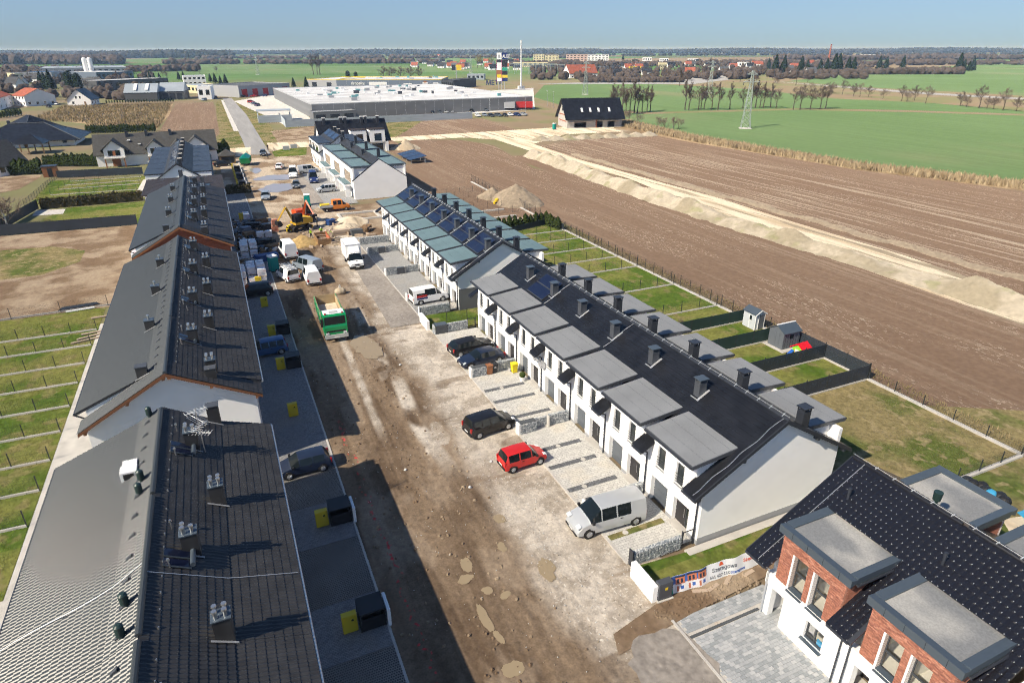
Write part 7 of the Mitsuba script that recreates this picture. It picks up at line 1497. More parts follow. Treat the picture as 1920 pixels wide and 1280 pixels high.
tufts('grass', 'grass blades on the lawns left of the roofs', [(-30,40),(-15.9,40),(-15.9,87),(-40,87),(-36,60)], 26000, .12, 65, 'grass_blade')
tufts('grass', 'grass blades on the small lawn between the terraces', [(18.9,63.5),(30,63.5),(30,68),(18.9,68)], 5000, .14, 66, 'grass_blade')
tufts('weeds', 'dry weeds along the wire fence at the brown field', [(53.7,12),(55.6,12),(55.6,104),(53.7,104)], 3500, .35, 67, 'dry_blade')

# ---------------------------------------------------------------- building site, heaps, small things
def heap(name, label, cx, cy, rx, ry, h, seed, material, rot=0, n=34, cat=None):
    r = rng(seed); t = np.linspace(-1, 1, n); X, Y = np.meshgrid(t, t); d = np.sqrt(X**2 + Y**2)
    nz = meshkit.fbm(np.stack([X*2.2+seed, Y*2.2, X*0], -1), 4, seed); f = np.clip(1 - d*(.85+.4*nz), 0, 1)
    nf = meshkit.fbm(np.stack([X*7+seed, Y*7, X*0+3], -1), 3, seed+1)-.5; Z = h*(f**.9)*(.75+.5*nz+.28*nf); a = math.radians(rot); x, y = X*rx, Y*ry
    v = np.column_stack([(cx + x*math.cos(a) - y*math.sin(a)).ravel(), (cy + x*math.sin(a) + y*math.cos(a)).ravel(), Z.ravel() + .03 - .25*(Z.ravel() < .02)])
    i, j = np.meshgrid(np.arange(n-1), np.arange(n-1)); b = (j*n+i).ravel(); m = trimesh.Trimesh(v, np.vstack([np.column_stack([b, b+1, b+n+1]), np.column_stack([b, b+n+1, b+n])]), process=False)
    if cat: return single(name, m, material, label, cat, smooth=True)
    return struct(name, m, material, label, smooth=True)
mat('yellow_sand', lambda p, n, uv: C(.44, .31, .14) * (.7 + .6*fbm(p.x*3, p.y*3, p.z*3, 3)), 1.0, spec=0); mat('earth_mat', lambda p, n, uv: C(.29, .235, .175) * (.6 + .8*fbm(p.x*2.5, p.y*2.5, p.z*2.5, 4)), 1.0, spec=0)
heap('sand_pile', 'yellow sand pile beside the open trench', 10.3, 106.6, 3.1, 2.6, 1.5, 3, 'yellow_sand', cat='sand pile'); heap('earth_heap', 'large grey brown earth heap at the field edge', 55.6, 121.5, 5.6, 7.5, 3.4, 5, 'earth_mat', cat='earth heap'); heap('earth_heap', 'small earth heap beside the large one', 52.5, 127, 3.4, 3.5, 2.0, 6, 'earth_mat', cat='earth heap')
heap('earth_heap', 'small gravel heap beside the green toilet', 18, 130.5, 2.4, 2.4, 1.0, 8, 'earth_mat', cat='earth heap'); heap('sand_pile', 'pale sand pile beside the dark house with white dormers', 55.5, 206, 5, 4, 2.6, 9, 'sand_mat', cat='sand pile')
def bank_z(X, Y):
    c = 84.6 + 1.3*np.sin(Y*.045) ; u = (X - c)/3.3
    P_ = lambda k, sd: meshkit.fbm(np.stack([X*k, Y*k, X*0 + sd], -1), 4, sd)
    lump = .35 + 1.25*meshkit.noise(np.stack([Y*.24, Y*0, Y*0], -1), 3); gap = np.clip((meshkit.noise(np.stack([Y*.055, Y*0+4, Y*0], -1), 5) + .06)*5, .25, 1)
    prof = np.clip(1 - np.abs(u + .5*(P_(.35, 7)-.5))**1.25, 0, 1)
    return 2.0*prof*(.45 + .55*lump)*gap + .55*(P_(.9, 2) - .5)*np.clip(prof*3, 0, 1) - .10
struct('spoil_bank', hgrid(79.8, 89.8, 34, 176, .33, bank_z), 'heap_mat', 'long lumpy bank of pale spoil along the sand track', smooth=True)
for i in range(9): heap('spoil_bank', 'low spoil bank along the far side lane', 104 + i*5.2, 206.5 - .6*i, 4, 3.2, 1.5, 140+i, 'heap_mat', n=18)
for i in range(22): heap('spoil_bank', 'thin earth edge beyond the sand track', 98.3 + .6*math.sin(i*2.1), 40 + i*6.2, 1.6, 4.4, .5, 170+i, 'earth_mat', n=14)
# bins, lockers and shelters
mat('bin_yellow', (.72, .56, .015), .45); mat('bin_brown', (.26, .11, .05), .5); mat('bin_black', (.02, .022, .025), .5); mat('locker_yellow', (.62, .47, .03), .5)
def bin_(col, label, x, y, yaw=180):
    P = Proto(); b = MB(); a0, a1 = .23, .29; b.add([(-a0, -a0, .05), (a0, -a0, .05), (a0, a0, .05), (-a0, a0, .05), (-a1, -a1, .92), (a1, -a1, .92), (a1, a1, .92), (-a1, a1, .92)], [[0, 3, 2, 1], [4, 5, 6, 7], [0, 1, 5, 4], [1, 2, 6, 5], [2, 3, 7, 6], [3, 0, 4, 7]]); P.add('body', b, col)
    P.add('lid', MB().prism([(-.33, .925), (.31, .925), (.31, 1.0), (-.1, 1.05), (-.33, 1.0)], 'y', -.31, .31), col); P.add('handle', MB().box(.31, .38, -.25, .25, .93, .97), col)
    for s in (-1, 1): P.add('wheel', MB().tube((.2, s*.2, .1), (.2, s*.28, .1), .1, n=10), 'tyre')
    P.add('plate', MB().box(-.285, -.27, -.1, .1, .62, .72), 'white_paint') if col == 'bin_black' else None
    P.stamp('wheelie_bin', label, 'bin', M4(x, y, .1, yaw))
bin_('bin_yellow', 'bright yellow wheelie bin by a garage pier', 23.0, 50.75, 90); bin_('bin_brown', 'brown wheelie bin in the gabion recess', 20.65, 51.45, 90); bin_('bin_black', 'black wheelie bin beside the brown one', 21.2, 51.5, 90)
def shelter(y, label, black=True, white=True, x=2.35, cw=.8):
    P = Proto()
    if black:
        P.add('roof', MB().box(x+.35, x+1.75, y-.55, y+.75, 1.3, 1.38), 'bin_black'); P.add('side', MB().box(x+.35, x+.41, y-.5, y+.7, 0.05, 1.3), 'bin_black'); P.add('side', MB().box(x+1.69, x+1.75, y-.5, y+.7, .05, 1.3), 'bin_black'); P.add('back', MB().box(x+.42, x+1.68, y+.64, y+.7, .05, 1.3), 'bin_black'); P.add('front', MB().box(x+.42, x+1.68, y-.47, y-.43, .05, .9), 'plastic_black')
    if white: P.add('end_wall', MB().box(x+1.82, x+2.0, y-.6, y+.75, .0, 1.2), 'white_render')
    if black or white: P.stamp('bin_shelter', 'black bin shelter ' + label, 'bin shelter', M4(0, 0, .07))
    P = Proto(); P.add('cabinet', MB().box(x+.25-cw, x+.25, y-.2, y+.15, .05, 1.25), 'locker_yellow'); P.add('door', MB().box(x+.27-cw, x+.23-cw*.5, y-.22, y-.201, .1, 1.2), 'locker_yellow'); P.add('door', MB().box(x+.26-cw*.5, x+.23, y-.22, y-.201, .1, 1.2), 'locker_yellow'); P.add('label', MB().box(x-.06, x+.06, y-.225, y-.221, .85, .98), 'bin_black'); P.stamp('gas_cabinet', 'yellow utility cabinet ' + label, 'cabinet', M4(0, 0, .07))
shelter(26.6, 'nearest the bottom of the photo'); shelter(35.9, 'by the dark blue hatchback'); shelter(51.3, 'standing alone in the shade', black=False, white=False); shelter(61.0, 'just before the blue people carrier', white=False); shelter(70.0, 'between the two shaded cars', white=False); shelter(79.6, 'beside the black off road car', black=False, white=False); shelter(88.2, 'in front of the white block pallets', black=False, white=False); shelter(104.2, 'among the stored pallets', black=False, white=False); shelter(128.2, 'beside the grey crate at the far stack', black=False, white=False)
for j, y in enumerate((161, 166, 172.5, 178.5, 184, 190)): shelter(y, f'{ORD[j]} along the far left forecourt', black=j % 2 == 0, white=True, x=3.2, cw=.4)
# roof aerial and white unit on the nearest roof
P = Proto(); P.add('mast', MB().tube((-3.55, 35.2, 7.4), (-3.55, 35.2, 10.9), .03, n=6), 'bare_steel')
for k, (z, a) in enumerate(((10.7, .4), (10.2, 2.1), (9.7, .9), (9.3, 2.7))):
    d = np.array([math.cos(a), math.sin(a), 0]); n_ = np.array([-d[1], d[0], 0]); c = np.array([-3.55, 35.2, z]); m = MB().tube(c - d*.6, c + d*.6, .022, n=4)
    for q in np.linspace(-.55, .55, 7): m.tube(c + d*q - n_*.30, c + d*q + n_*.30, .014, n=3)
    P.add('aerial', m, 'white_paint', kind='stuff')
P.stamp('tv_aerial', 'tangled white aerials on a mast by a left chimney', 'aerial')
P = Proto(); z = 8.30; P.add('case', MB().box(-7.55, -6.75, 33.4, 34.1, z, z+.55), 'white_paint'); P.add('grille', MB().box(-7.4, -6.9, 33.38, 33.399, z+.1, z+.45), 'plastic_black'); P.add('case', MB().box(-7.5, -6.8, 34.15, 34.75, z+.02, z+.5), 'white_paint'); P.add('leg', MB().box(-7.45, -7.35, 33.5, 34.6, z-.25, z), 'galvanised')
P.stamp('air_unit', 'white air unit standing on the nearest grey roof slope', 'air conditioner')
m = MB().path([(x, 25.2 + .15*math.sin(x), (9.2-.56*abs(x+5.75) if x > -7 else 8.47+.406*(x+7.05)) + .12) for x in np.linspace(-11.7, -5.8, 10)], .018, n=4); single('lightning_wire', m, 'galvanised', 'thin lightning wire down the nearest left roof slope', 'wire')
m = MB().path([(x, 24.9 + .05*x, (9.2-.583*(x+5.75) if x < -2.75 else 7.45-.331*(x+2.75)) + .12) for x in np.linspace(-5.7, .1, 9)], .016, n=4); single('lightning_wire', m, 'galvanised', 'thin lightning wire crossing the dark street side slope', 'wire')
# sheds, play house, plants
P = Proto(); P.add('wall', MB().box(0, 1.35, 0, 1.9, .05, 1.9).prism([(0, 1.9), (1.35, 1.9), (.675, 2.3)], 'y', 0, 1.9), 'shed_pale'); mat('shed_pale', (.48, .52, .56), .6); mat('shed_dark', (.115, .13, .155), .55)
for s in (-1, 1):
    q = [(.675, 2.42), (.675+s*.8, 1.92), (.675+s*.8, 1.86), (.675, 2.34)]; P.add('roof', MB().prism(q if s < 0 else q[::-1], 'y', -.1, 2.0), 'steel_blue_sheet')
    q = [(.675, 2.40), (.675+s*.84, 1.90), (.675+s*.84, 1.80), (.675, 2.30)]; P.add('roof_trim', MB().prism(q if s < 0 else q[::-1], 'y', -.16, -.102), 'white_paint')
P.add('door', MB().box(.45, 1.25, -.03, -.002, .1, 1.8), 'garage_grey'); P.add('door__frame', MB().box(.38, .45, -.05, -.002, .05, 1.85).box(1.25, 1.32, -.05, -.002, .05, 1.85), 'white_paint'); P.add('window', MB().box(-.03, -.002, .6, .9, 1.1, 1.6), 'glass_dark'); P.add('corner', MB().box(-.04, .03, -.04, .03, .05, 1.9).box(-.04, .03, .9, .97, .05, 1.9), 'white_paint')
P.stamp('garden_shed', 'small pale shed with white trim by the brown field', 'shed', M4(51.9, 48.9))
struct('shed_slab', MB().box(50.3, 53.2, 43.1, 46.0, 0, .08), 'concrete', 'concrete slab under the grey shed')
P = Proto(); P.add('wall', MB().box(0, 2.3, 0, 2.0, .08, 1.9).prism([(0, 1.9), (2.0, 1.9), (1.0, 2.45)], 'x', 0, 2.3), 'shed_dark')
for s in (-1, 1):
    q = [(1.0, 2.58), (1.0+s*1.15, 1.92), (1.0+s*1.15, 1.85), (1.0, 2.5)]; P.add('roof', MB().prism(q if s < 0 else q[::-1], 'x', -.12, 2.42), 'steel_blue_sheet')
P.add('ridge', MB().box(-.14, 2.44, .93, 1.07, 2.56, 2.63), 'white_paint')
for y0, y1 in ((.55, .99), (1.01, 1.45)): P.add('door', MB().box(-.03, -.002, y0, y1, .15, 1.8), 'shed_dark')
P.add('window', MB().box(.9, 1.35, -.03, -.002, 1.2, 1.65), 'glass_dark')
for k in range(6): P.add('board_groove', MB().box(.3+k*.37, .32+k*.37, -.012, -.001, .1, 1.88), 'plastic_black')
P.stamp('garden_shed', 'grey garden shed with a white ridge beside the play house', 'shed', M4(50.75, 43.7))
mat('toy_red', (.70, .012, .02), .35); mat('toy_green', (.25, .58, .05), .4); mat('toy_yellow', (.75, .5, .02), .4); mat('toy_blue', (.02, .10, .42), .4)
P = Proto(); P.add('wall', MB().box(0, 1.2, 0, 1.2, .05, .95).prism([(0, .95), (1.2, .95), (.6, 1.3)], 'x', 0, 1.2), 'toy_green')
for s in (-1, 1): q = [(.6, 1.55), (.6+s*.85, .95), (.6+s*.85, .85), (.6, 1.42)]; P.add('roof', MB().prism(q if s < 0 else q[::-1], 'x', -.12, 1.35), 'toy_red')
P.add('window', MB().box(-.03, -.002, .35, .85, .45, .85), 'lamp_clear'); P.add('window_frame', MB().box(-.05, -.031, .3, .35, .4, .9).box(-.05, -.031, .85, .9, .4, .9), 'toy_yellow'); P.add('slide', MB().prism([(-.1, .6), (-.05, .68), (-1.1, .1), (-1.1, .05)], 'y', .9, 1.25), 'toy_blue'); P.add('side_panel', MB().box(-.2, -.05, -.1, .25, .05, .8), 'toy_red')
P.stamp('play_house', 'bright red and green plastic play house with a blue slide', 'play house', M4(51.0, 41.3, 0, 6))
P = Proto(); P.add('pot', MB().tube((0, 0, 0), (0, 0, .42), .22, .28, n=10), 'white_paint'); P.add('bush', leafy(.7, .34, 15, n=120, s=.1, shape='round').parts and ico(.3, 2), 'thuja'); P.parts[-1][1]['to_world'] = T().translate([0, 0, .68]); P.stamp('potted_bush', 'small clipped bush in a white pot by a front door', 'plant', M4(22.95, 48.75, .1))
for i, (x, y) in enumerate(((38.9, 52.4), (40.6, 52.7), (43.2, 52.2), (44.6, 52.6))): plant(TS[0], 'young_shrub', f'{ORD[i]} small bare shrub by the dark green screen', 'shrub', (x, y), .3, 'small shrubs by the green screen')
for i, (x, y) in enumerate(((23.62, 47.0), (23.62, 45.75))):
    P = Proto(); a = np.linspace(0, 6.28, 17)[:-1]; v = [(0, 0, 0)] + [(-.12*1, .42*math.cos(t), .42*math.sin(t)) for t in a]; P.add('dish', trimesh.Trimesh(np.array(v), [[0, k+1, (k+1) % 16+1] for k in range(16)], process=False), 'plinth_grey'); P.add('arm', MB().tube((.1, 0, -.1), (-.5, 0, -.35), .02, n=4), 'dark_trim'); P.add('bracket', MB().box(0, .18, -.04, .04, -.05, .05), 'dark_trim')
    P.stamp('satellite_dish', ('dark satellite dish beside an upper window, nearer the camera', 'pale satellite dish beside an upper window, farther one')[1-i], 'satellite dish', M4(23.55, y, 3.15 if i else 3.35, 25))
# banner, meter cabinet, planks
BA, BB = np.array([19.62, 21.32]), np.array([26.3, 21.05])
t_ = (BB-BA)/np.linalg.norm(BB-BA); LB = np.linalg.norm(BB-BA); ang = math.degrees(math.atan2(t_[1], t_[0])); MBN = M4(BA[0], BA[1], .08, ang)
mat('banner_white', (.68, .70, .73), .6); mat('print_red', (.62, .10, .04), .6); mat('print_grey', (.13, .15, .18), .6); mat('print_blue', (.05, .12, .40), .6); mat('print_brick', (.48, .16, .09), .6); mat('print_dark', (.03, .035, .06), .6); mat('print_white', (.70, .68, .70), .6)
P = Proto(); n_ = 40; xs = np.linspace(0, LB, n_); wob = .05*np.sin(xs*2.3) + .03*np.sin(xs*5.1)
def strip(x0, x1, z0, z1, off, material, nm='print'):
    k = max(2, int((x1-x0)/.12)+2); x = np.linspace(x0, x1, k); y = .05*np.sin(x*2.3) + .03*np.sin(x*5.1) - off; lean = lambda z: .30*(z)/1.0
    v = np.vstack([np.column_stack([x, y + lean(z0), x*0+z0]), np.column_stack([x, y + lean(z1), x*0+z1])]); i = np.arange(k-1)
    P.add(nm, trimesh.Trimesh(v, np.vstack([np.column_stack([i, i+1, k+i+1]), np.column_stack([i, k+i+1, k+i])]), process=False), material)
strip(0, LB, .0, 1.05, 0, 'banner_white', 'sheet'); strip(.05, 2.6, .55, 1.04, .006, 'print_blue')
for a in (.45, 1.25, 1.95):
    strip(a, a+.62, .50, .92, .010, 'print_brick'); strip(a-.05, a+.66, .90, 1.0, .012, 'print_dark'); strip(a-.02, a+.66, .06, .50, .011, 'print_white'); strip(a+.10, a+.24, .56, .82, .014, 'print_dark'); strip(a+.34, a+.48, .56, .82, .014, 'print_dark'); strip(a+.06, a+.20, .08, .40, .015, 'print_brick'); strip(a+.32, a+.52, .18, .38, .014, 'print_blue')
strip(.06, .22, .05, .5, .012, 'green_sign')
def btext(s, x, z, h, material, key, bold=True):
    m = meshkit.text_mesh(s, h, .004, bold=bold); v = np.asarray(m.vertices); xx = v[:, 0] + x; zz = v[:, 1] + z; P.add(key, trimesh.Trimesh(np.column_stack([xx, .05*np.sin(xx*2.3) + .03*np.sin(xx*5.1) + .30*zz - .018 - v[:, 2], zz]), m.faces, process=False), material)
btext('Szeregowa', 3.0, .50, .24, 'print_grey', 'lettering'); btext('661 427 110', 2.8, .14, .17, 'print_grey', 'lettering'); btext('Szeregowa', 5.3, .55, .20, 'print_red', 'lettering'); btext('Szeregowa', 4.3, .14, .15, 'print_blue', 'lettering')
strip(3.55, 3.85, .78, .92, .013, 'print_red', 'house_emblem'); strip(3.62, 3.78, .92, 1.0, .013, 'print_red', 'house_emblem')
P.stamp('banner', 'long printed advertising banner with brick houses and the word Szeregowa', 'banner', MBN)
P = Proto(); P.add('case', MB().box(0, .9, 0, .42, .05, 1.25), 'anthracite'); P.add('door', MB().box(.05, .85, -.02, -.002, .12, 1.2), 'anthracite'); P.add('warning_sign', MB().box(.38, .56, -.026, -.021, .75, .95), 'yellow_trim'); P.add('base', MB().box(-.1, 1.0, -.1, .5, 0, .05), 'concrete'); P.stamp('meter_cabinet', 'dark meter cabinet with a yellow sign beside the banner', 'cabinet', M4(18.7, 21.25, .09, -3))
for i, (x, y, a) in enumerate(((22.3, 20.8, 12), (23.5, 20.9, 30), (25.0, 20.8, 8), (21.4, 20.9, -20))): single('plank', MB().box(-.45, .45, -.12, .12, 0, .05), 'pale_wood', f'{ORD[i]} short pale board lying below the banner', 'board', M=M4(x, y, .10, a))
# toilets
mat('toilet_teal', (.0, .26, .215), .45)
def toilet(x, y, yaw, label):
    P = Proto(); P.add('cabin', MB().box(-.55, .55, -.55, .55, .1, 2.1), 'toilet_teal'); P.add('roof', MB().prism([(-.6, 2.1), (.6, 2.1), (.5, 2.3), (-.5, 2.3)], 'y', -.6, .6), 'white_paint'); P.add('door', MB().box(.55, .575, -.42, .42, .15, 2.0), 'toilet_teal'); P.add('skid', MB().box(-.6, .6, -.6, .6, 0, .1), 'plastic_black'); P.add('vent', MB().box(-.52, -.44, -.3, .3, 1.85, 1.95), 'plastic_black')
    P.stamp('portable_toilet', label, 'portable toilet', M4(x, y, .08, yaw))
toilet(15.2, 135.5, 260, 'green portable toilet behind the red excavator'); toilet(4.7, 93.9, 20, 'dark green portable toilet in the shade beside the white pallets'); toilet(*(123.1,233.1), 200, 'far green portable toilet at the unfinished house')
# pallets of wrapped blocks
mat('wrap_white', lambda p, n, uv: mix(C(.74, .74, .77), C(.62, .40, .42), smoothstep(.62, .7, noise(p.x*4, p.y*4, p.z*6))*.6), .35, coat=.4); mat('tarp_deep', (.02, .06, .20), .5)
PP = Proto(); b = trimesh.creation.box((1.05, 1.05, .95)); b = b.subdivide().subdivide(); b.vertices += .025*rng(3).standard_normal(b.vertices.shape); b.vertices[:, 2] += .62; PP.add('blocks', b, 'wrap_white', smooth=50); PP.add('pallet', MB().box(-.55, .55, -.55, .55, .10, .14).box(-.55, -.4, -.55, .55, 0, .10).box(-.07, .07, -.55, .55, 0, .10).box(.4, .55, -.55, .55, 0, .10), 'pale_wood')
k = 0
for (x0, y0, nx, ny, st, lab) in ((.3, 88.6, 3, 4, 2, 'wrapped white block pallet in the big stack beside the black car'), (1.4, 101.8, 2, 3, 2, 'wrapped white block pallet in the shaded stack farther up'), (4.4, 113.2, 2, 1, 1, 'wrapped pallet among the dark stored goods'), (3.0, 127.9, 1, 2, 1, 'wrapped crate beside the far yellow cabinet'), (7.1, 116.2, 1, 1, 2, 'wrapped pallet of reddish bricks by the excavator'), (-13.6, 92.0, 1, 4, 1, 'white pallet behind the left row near the bare plot'), (-13.8, 107.8, 1, 3, 1, 'white pallet behind the far left row'), (-14.2, 118, 1, 2, 1, 'white pallet at the far end of the bare plot')):
    for i in range(nx):
        for j in range(ny):
            for l in range(st):
                if l and (i*3+j*5) % 4 == 3: continue
                PP.stamp('block_pallet', lab, 'pallet', M4(x0 + i*1.25 + R.uniform(-.08, .08), y0 + j*1.25 + R.uniform(-.08, .08), .09 + l*1.1, R.uniform(-5, 5)), group=lab + 's', swap={'wrap_white': 'brick_a'} if 'reddish' in lab else None)
def goods(label, x, y, l, w, h, material, yaw=0, nm='material_stack', cat='stack', n=4):
    P = Proto(); r = rng(int(x*31+y*7) % 9999); z = .0
    for q in range(n):
        hh = h/n; P.add('layer', MB().box(-l/2 + r.uniform(-.1, .1), l/2 + r.uniform(-.1, .1), -w/2 + r.uniform(-.05, .05), w/2 + r.uniform(-.05, .05), z, z+hh-.02), material); z += hh
    P.stamp(nm, label, cat, M4(x, y, .09, yaw))
for i, (x, y, l, w, h, q, a, lab) in enumerate(((4.2, 99.6, 3.4, 1.3, 1.0, 'tarp_deep', 10, 'stack under dark blue sheeting beside the green toilet'), (2.6, 114.8, 1.8, 1.2, .9, 'brown_wood', 20, 'dark stack of timber left of the pallets'), (4.6, 109.6, 2.6, 1.2, .7, 'plastic_black', -10, 'low black stack of pipes in the shade'), (5.8, 106.2, 2.0, 1.1, .6, 'brown_wood', 40, 'broken pallets beside the sand pile'), (6.2, 119.6, 2.2, 1.3, .9, 'anthracite', 15, 'dark stack of blocks behind the pallets'), (3.8, 120.8, 2.4, 1.2, 1.0, 'bin_black', -15, 'black wrapped goods at the far stack'), (5.4, 124.2, 2.0, 1.1, .8, 'brown_wood', 5, 'brown timber stack near the far cabinet'), (2.4, 118.2, 1.5, 1.2, 1.0, 'store_blue', 30, 'blue grey crates in the shade'), (17.2, 109.7, 3.0, 1.0, .9, 'pale_wood', 4, 'pale pallets lined up at the trench'), (19.6, 108.4, 2.0, 1.2, 1.0, 'slab_dark', 0, 'dark wrapped goods at the end gabion'), (16.8, 117.6, 1.6, 1.0, .9, 'tarp_deep', 30, 'blue tools heap by the excavator'), (21.6, 110.6, 2.6, 1.4, .8, 'brown_wood', 60, 'tangle of timber props by the first drive'))): goods(lab, x, y, l, w, h, q, a)
r_ = rng(77)
P = Proto()
for i in range(40): a, b = r_.uniform(0, 6.28), r_.uniform(.2, 1.1); c = np.array([r_.uniform(-1.6, 1.6), r_.uniform(-1.2, 1.2), r_.uniform(.1, .7)]); d = np.array([math.cos(a), math.sin(a), r_.uniform(-.2, .9)])*b; P.add('prop', MB().tube(c-d, c+d, .045, n=4), 'pale_wood')
P.stamp('timber_pile', 'loose pile of pale timber props beside the gabion', 'timber pile', M4(20.4, 110.8, .1))
P = Proto(); P.add('sack', ico(1, 2), 'sand_mat'); P.parts[-1][1]['to_world'] = T().translate([0, 0, .3]) @ T().scale([.75, .55, .5]); P.add('post', MB().prism([(-.35, 0), (.35, 0), (.06, 1.2), (-.06, 1.2)], 'y', -.05, .05), 'ivory_wear'); P.add('board', MB().box(-.9, -.2, -.4, -.3, 0, .25), 'pale_wood'); P.stamp('trestle', 'pale wooden trestle with rubble standing on the street', 'trestle', M4(11.6, 80.4, .08))
# odds and ends in the shaded store
for w, (q, n, x0, x1, y0, y1) in enumerate((('brown_wood', 130, .4, 6.4, 98, 127), ('plastic_black', 90, .4, 6.0, 103, 128), ('store_blue', 60, .6, 5.8, 97, 127), ('pale_wood', 90, 11, 22, 103, 122), ('white_paint', 26, .6, 6, 98, 126))):
    m = MB(); r_ = rng(300+w)
    for i in range(n):
        a = r_.uniform(0, 3.14); l, h_, t = r_.uniform(.3, 1.5), r_.uniform(.05, .5), r_.uniform(.06, .35); c = np.array([r_.uniform(x0, x1), r_.uniform(y0, y1)]); d = np.array([math.cos(a), math.sin(a)]); e = np.array([-d[1], d[0]])*t
        m.prism([tuple(c - d*l/2 - e/2), tuple(c + d*l/2 - e/2), tuple(c + d*l/2 + e/2), tuple(c - d*l/2 + e/2)], 'z', .07, .07 + h_)
    struct('building_litter', m, q, ('boards', 'black pipes and crates', 'blue grey boxes', 'pale laths', 'white packaging')[w] + ' strewn about the building site', kind='stuff')
# trench with shoring
heap('earth_heap', 'churned earth beside the trench', 15.5, 106, 2.2, 3, .7, 12, 'earth_mat', cat='earth heap'); heap('earth_heap', 'low sandy heaps by the foundations', 20.5, 118, 3.5, 4.5, .9, 13, 'sand_mat', cat='earth heap'); heap('earth_heap', 'sand heap between the foundations and the gabion', 19, 114.5, 2.6, 2, .8, 14, 'sand_mat', cat='earth heap')
struct('trench', MB().box(12.6, 14.6, 104.4, 109.0, .05, .09), 'soil_mat', 'soil floor of the shored trench in the street')
P = Proto()
for q in ((12.5, 12.6, 104.4, 109), (14.6, 14.7, 104.4, 109), (12.6, 14.6, 104.3, 104.4), (12.6, 14.6, 109, 109.1)): P.add('panel', MB().box(*q, 0, 1.0), 'brown_wood')
for y in (105.5, 107.8): P.add('strut', MB().tube((12.6, y, .8), (14.6, y, .8), .06, n=6), 'pale_wood')
P.stamp('trench_box', 'timber shoring box standing round the trench', 'shoring', M4(0, 0, .06))
P = Proto()
for k in range(6): P.add('board', MB().prism([(0, 0), (.25, 0), (.5 + .1*(k % 3), 1.5), (.25, 1.5)], 'y', k*.7, k*.7+.2), 'pale_wood')
P.add('sheet', MB().box(-.05, 0, 0, 4.2, .0, 1.1), 'brick_orange'); P.stamp('trench_shoring', 'rusty shoring boards at the trench', 'shoring', M4(14.5, 104.6, .08))
struct('foundation', MB().box(19, 34, 118.5, 119, 0, .35).box(19, 34, 124, 124.5, 0, .35).box(19, 19.5, 119, 124, 0, .35).box(26, 26.5, 119, 124, 0, .35), 'concrete', 'pale concrete foundations of the next houses'); struct('foundation', MB().box(38, 50, 109.2, 109.6, 0, .3).box(38, 50, 115, 115.4, 0, .3).box(43.5, 44, 109.6, 115, 0, .3), 'concrete', 'pale foundations beyond the teal roofed row')
P = Proto(); P.add('drum', MB().tube((0, 0, .6), (.5, 0, 1.0), .45, .25, n=12), 'yellow_trim', smooth=40); P.add('frame', MB().box(-.4, .5, -.35, .35, .0, .5), 'yellow_trim'); P.add('wheel', MB().tube((0, -.4, .25), (0, .4, .25), .25, n=10), 'tyre'); P.stamp('cement_mixer', 'small yellow cement mixer near the excavator', 'cement mixer', M4(9.2, 115.9, .08)); P.stamp('cement_mixer', 'yellow machine beside the large earth heap', 'cement mixer', M4(50.6, 120.8, .02))
P = Proto(); P.add('body', MB().add([(-2.2, -1.1, .6), (2.2, -1.1, .6), (2.2, 1.1, .6), (-2.2, 1.1, .6), (-2.6, -1.25, 2.0), (2.6, -1.25, 2.0), (2.6, 1.25, 2.0), (-2.6, 1.25, 2.0)], [[0, 3, 2, 1], [0, 1, 5, 4], [1, 2, 6, 5], [2, 3, 7, 6], [3, 0, 4, 7], [4, 5, 6, 7]]), 'paint_green'); P.add('cover', MB().prism([(-1.25, 2.0), (1.25, 2.0), (0, 2.9)], 'x', -2.6, 2.6), 'toilet_teal'); P.add('frame', MB().box(-2.3, 2.3, -1.0, 1.0, .3, .58), 'plastic_black')
for x in (-2.3, -1.2, 0, 1.2, 2.3): P.add('rib', MB().box(x-.06, x+.06, -1.30, -1.14, .7, 2.0), 'paint_green')
P.stamp('waste_container', 'green covered waste container at the far street end', 'container', M4(7.0, 194.6, .08, 80))
P = Proto(); P.add('wall', MB().box(0, 4, 0, 3.5, 0, 2.2), 'brown_wood'); P.add('roof', MB().add([(-.4, -.4, 2.2), (4.4, -.4, 2.2), (4.4, 3.9, 2.2), (-.4, 3.9, 2.2), (2, 1.75, 3.8)], [[0, 1, 4], [1, 2, 4], [2, 3, 4], [3, 0, 4]]), 'slate_grey'); P.add('opening', MB().box(.4, 3.6, -.02, 0, .3, 1.9), 'bin_black'); P.stamp('garden_shelter', 'garden shelter with a grey pyramid roof beside the green container', 'shelter', M4(.6, 198.5, 0, 0))
for i, (q, s) in enumerate((((20.5,220.2), 'left'), ((23.1,222.9), 'right'))): single('low_cabinet', MB().box(-1, 1, -.3, .3, 0, 1.2), 'store_light', f'pale utility box on the far corner lawn, {s} of two', 'cabinet', M=M4(*q))
sheet('lawn', [(15.9,217.3),(19.7,223.2),(27.2,223.7),(23.4,197.5),(15.4,197.0)], .01, 'lawn_mat', 'corner lawn at the far street end')
P = Proto()
for k in range(3):
    m = MB().prism([(48.4, 1.0), (53.4, 1.9), (53.4, 1.96), (48.4, 1.06)], 'y', 176.6 + k*4.6, 176.6 + k*4.6 + 4.2); P.add('solar_panel', m, 'solar_blue'); P.add('leg', MB().box(52.8, 52.95, 176.8 + k*4.6, 176.95 + k*4.6, 0, 1.85), 'galvanised'); P.add('leg', MB().box(48.8, 48.95, 176.8 + k*4.6, 176.95 + k*4.6, 0, 1.05), 'galvanised')
P.stamp('solar_array', 'ground standing blue solar panels at the far garden corner', 'solar array')
P = Proto(); rr = rng(9)
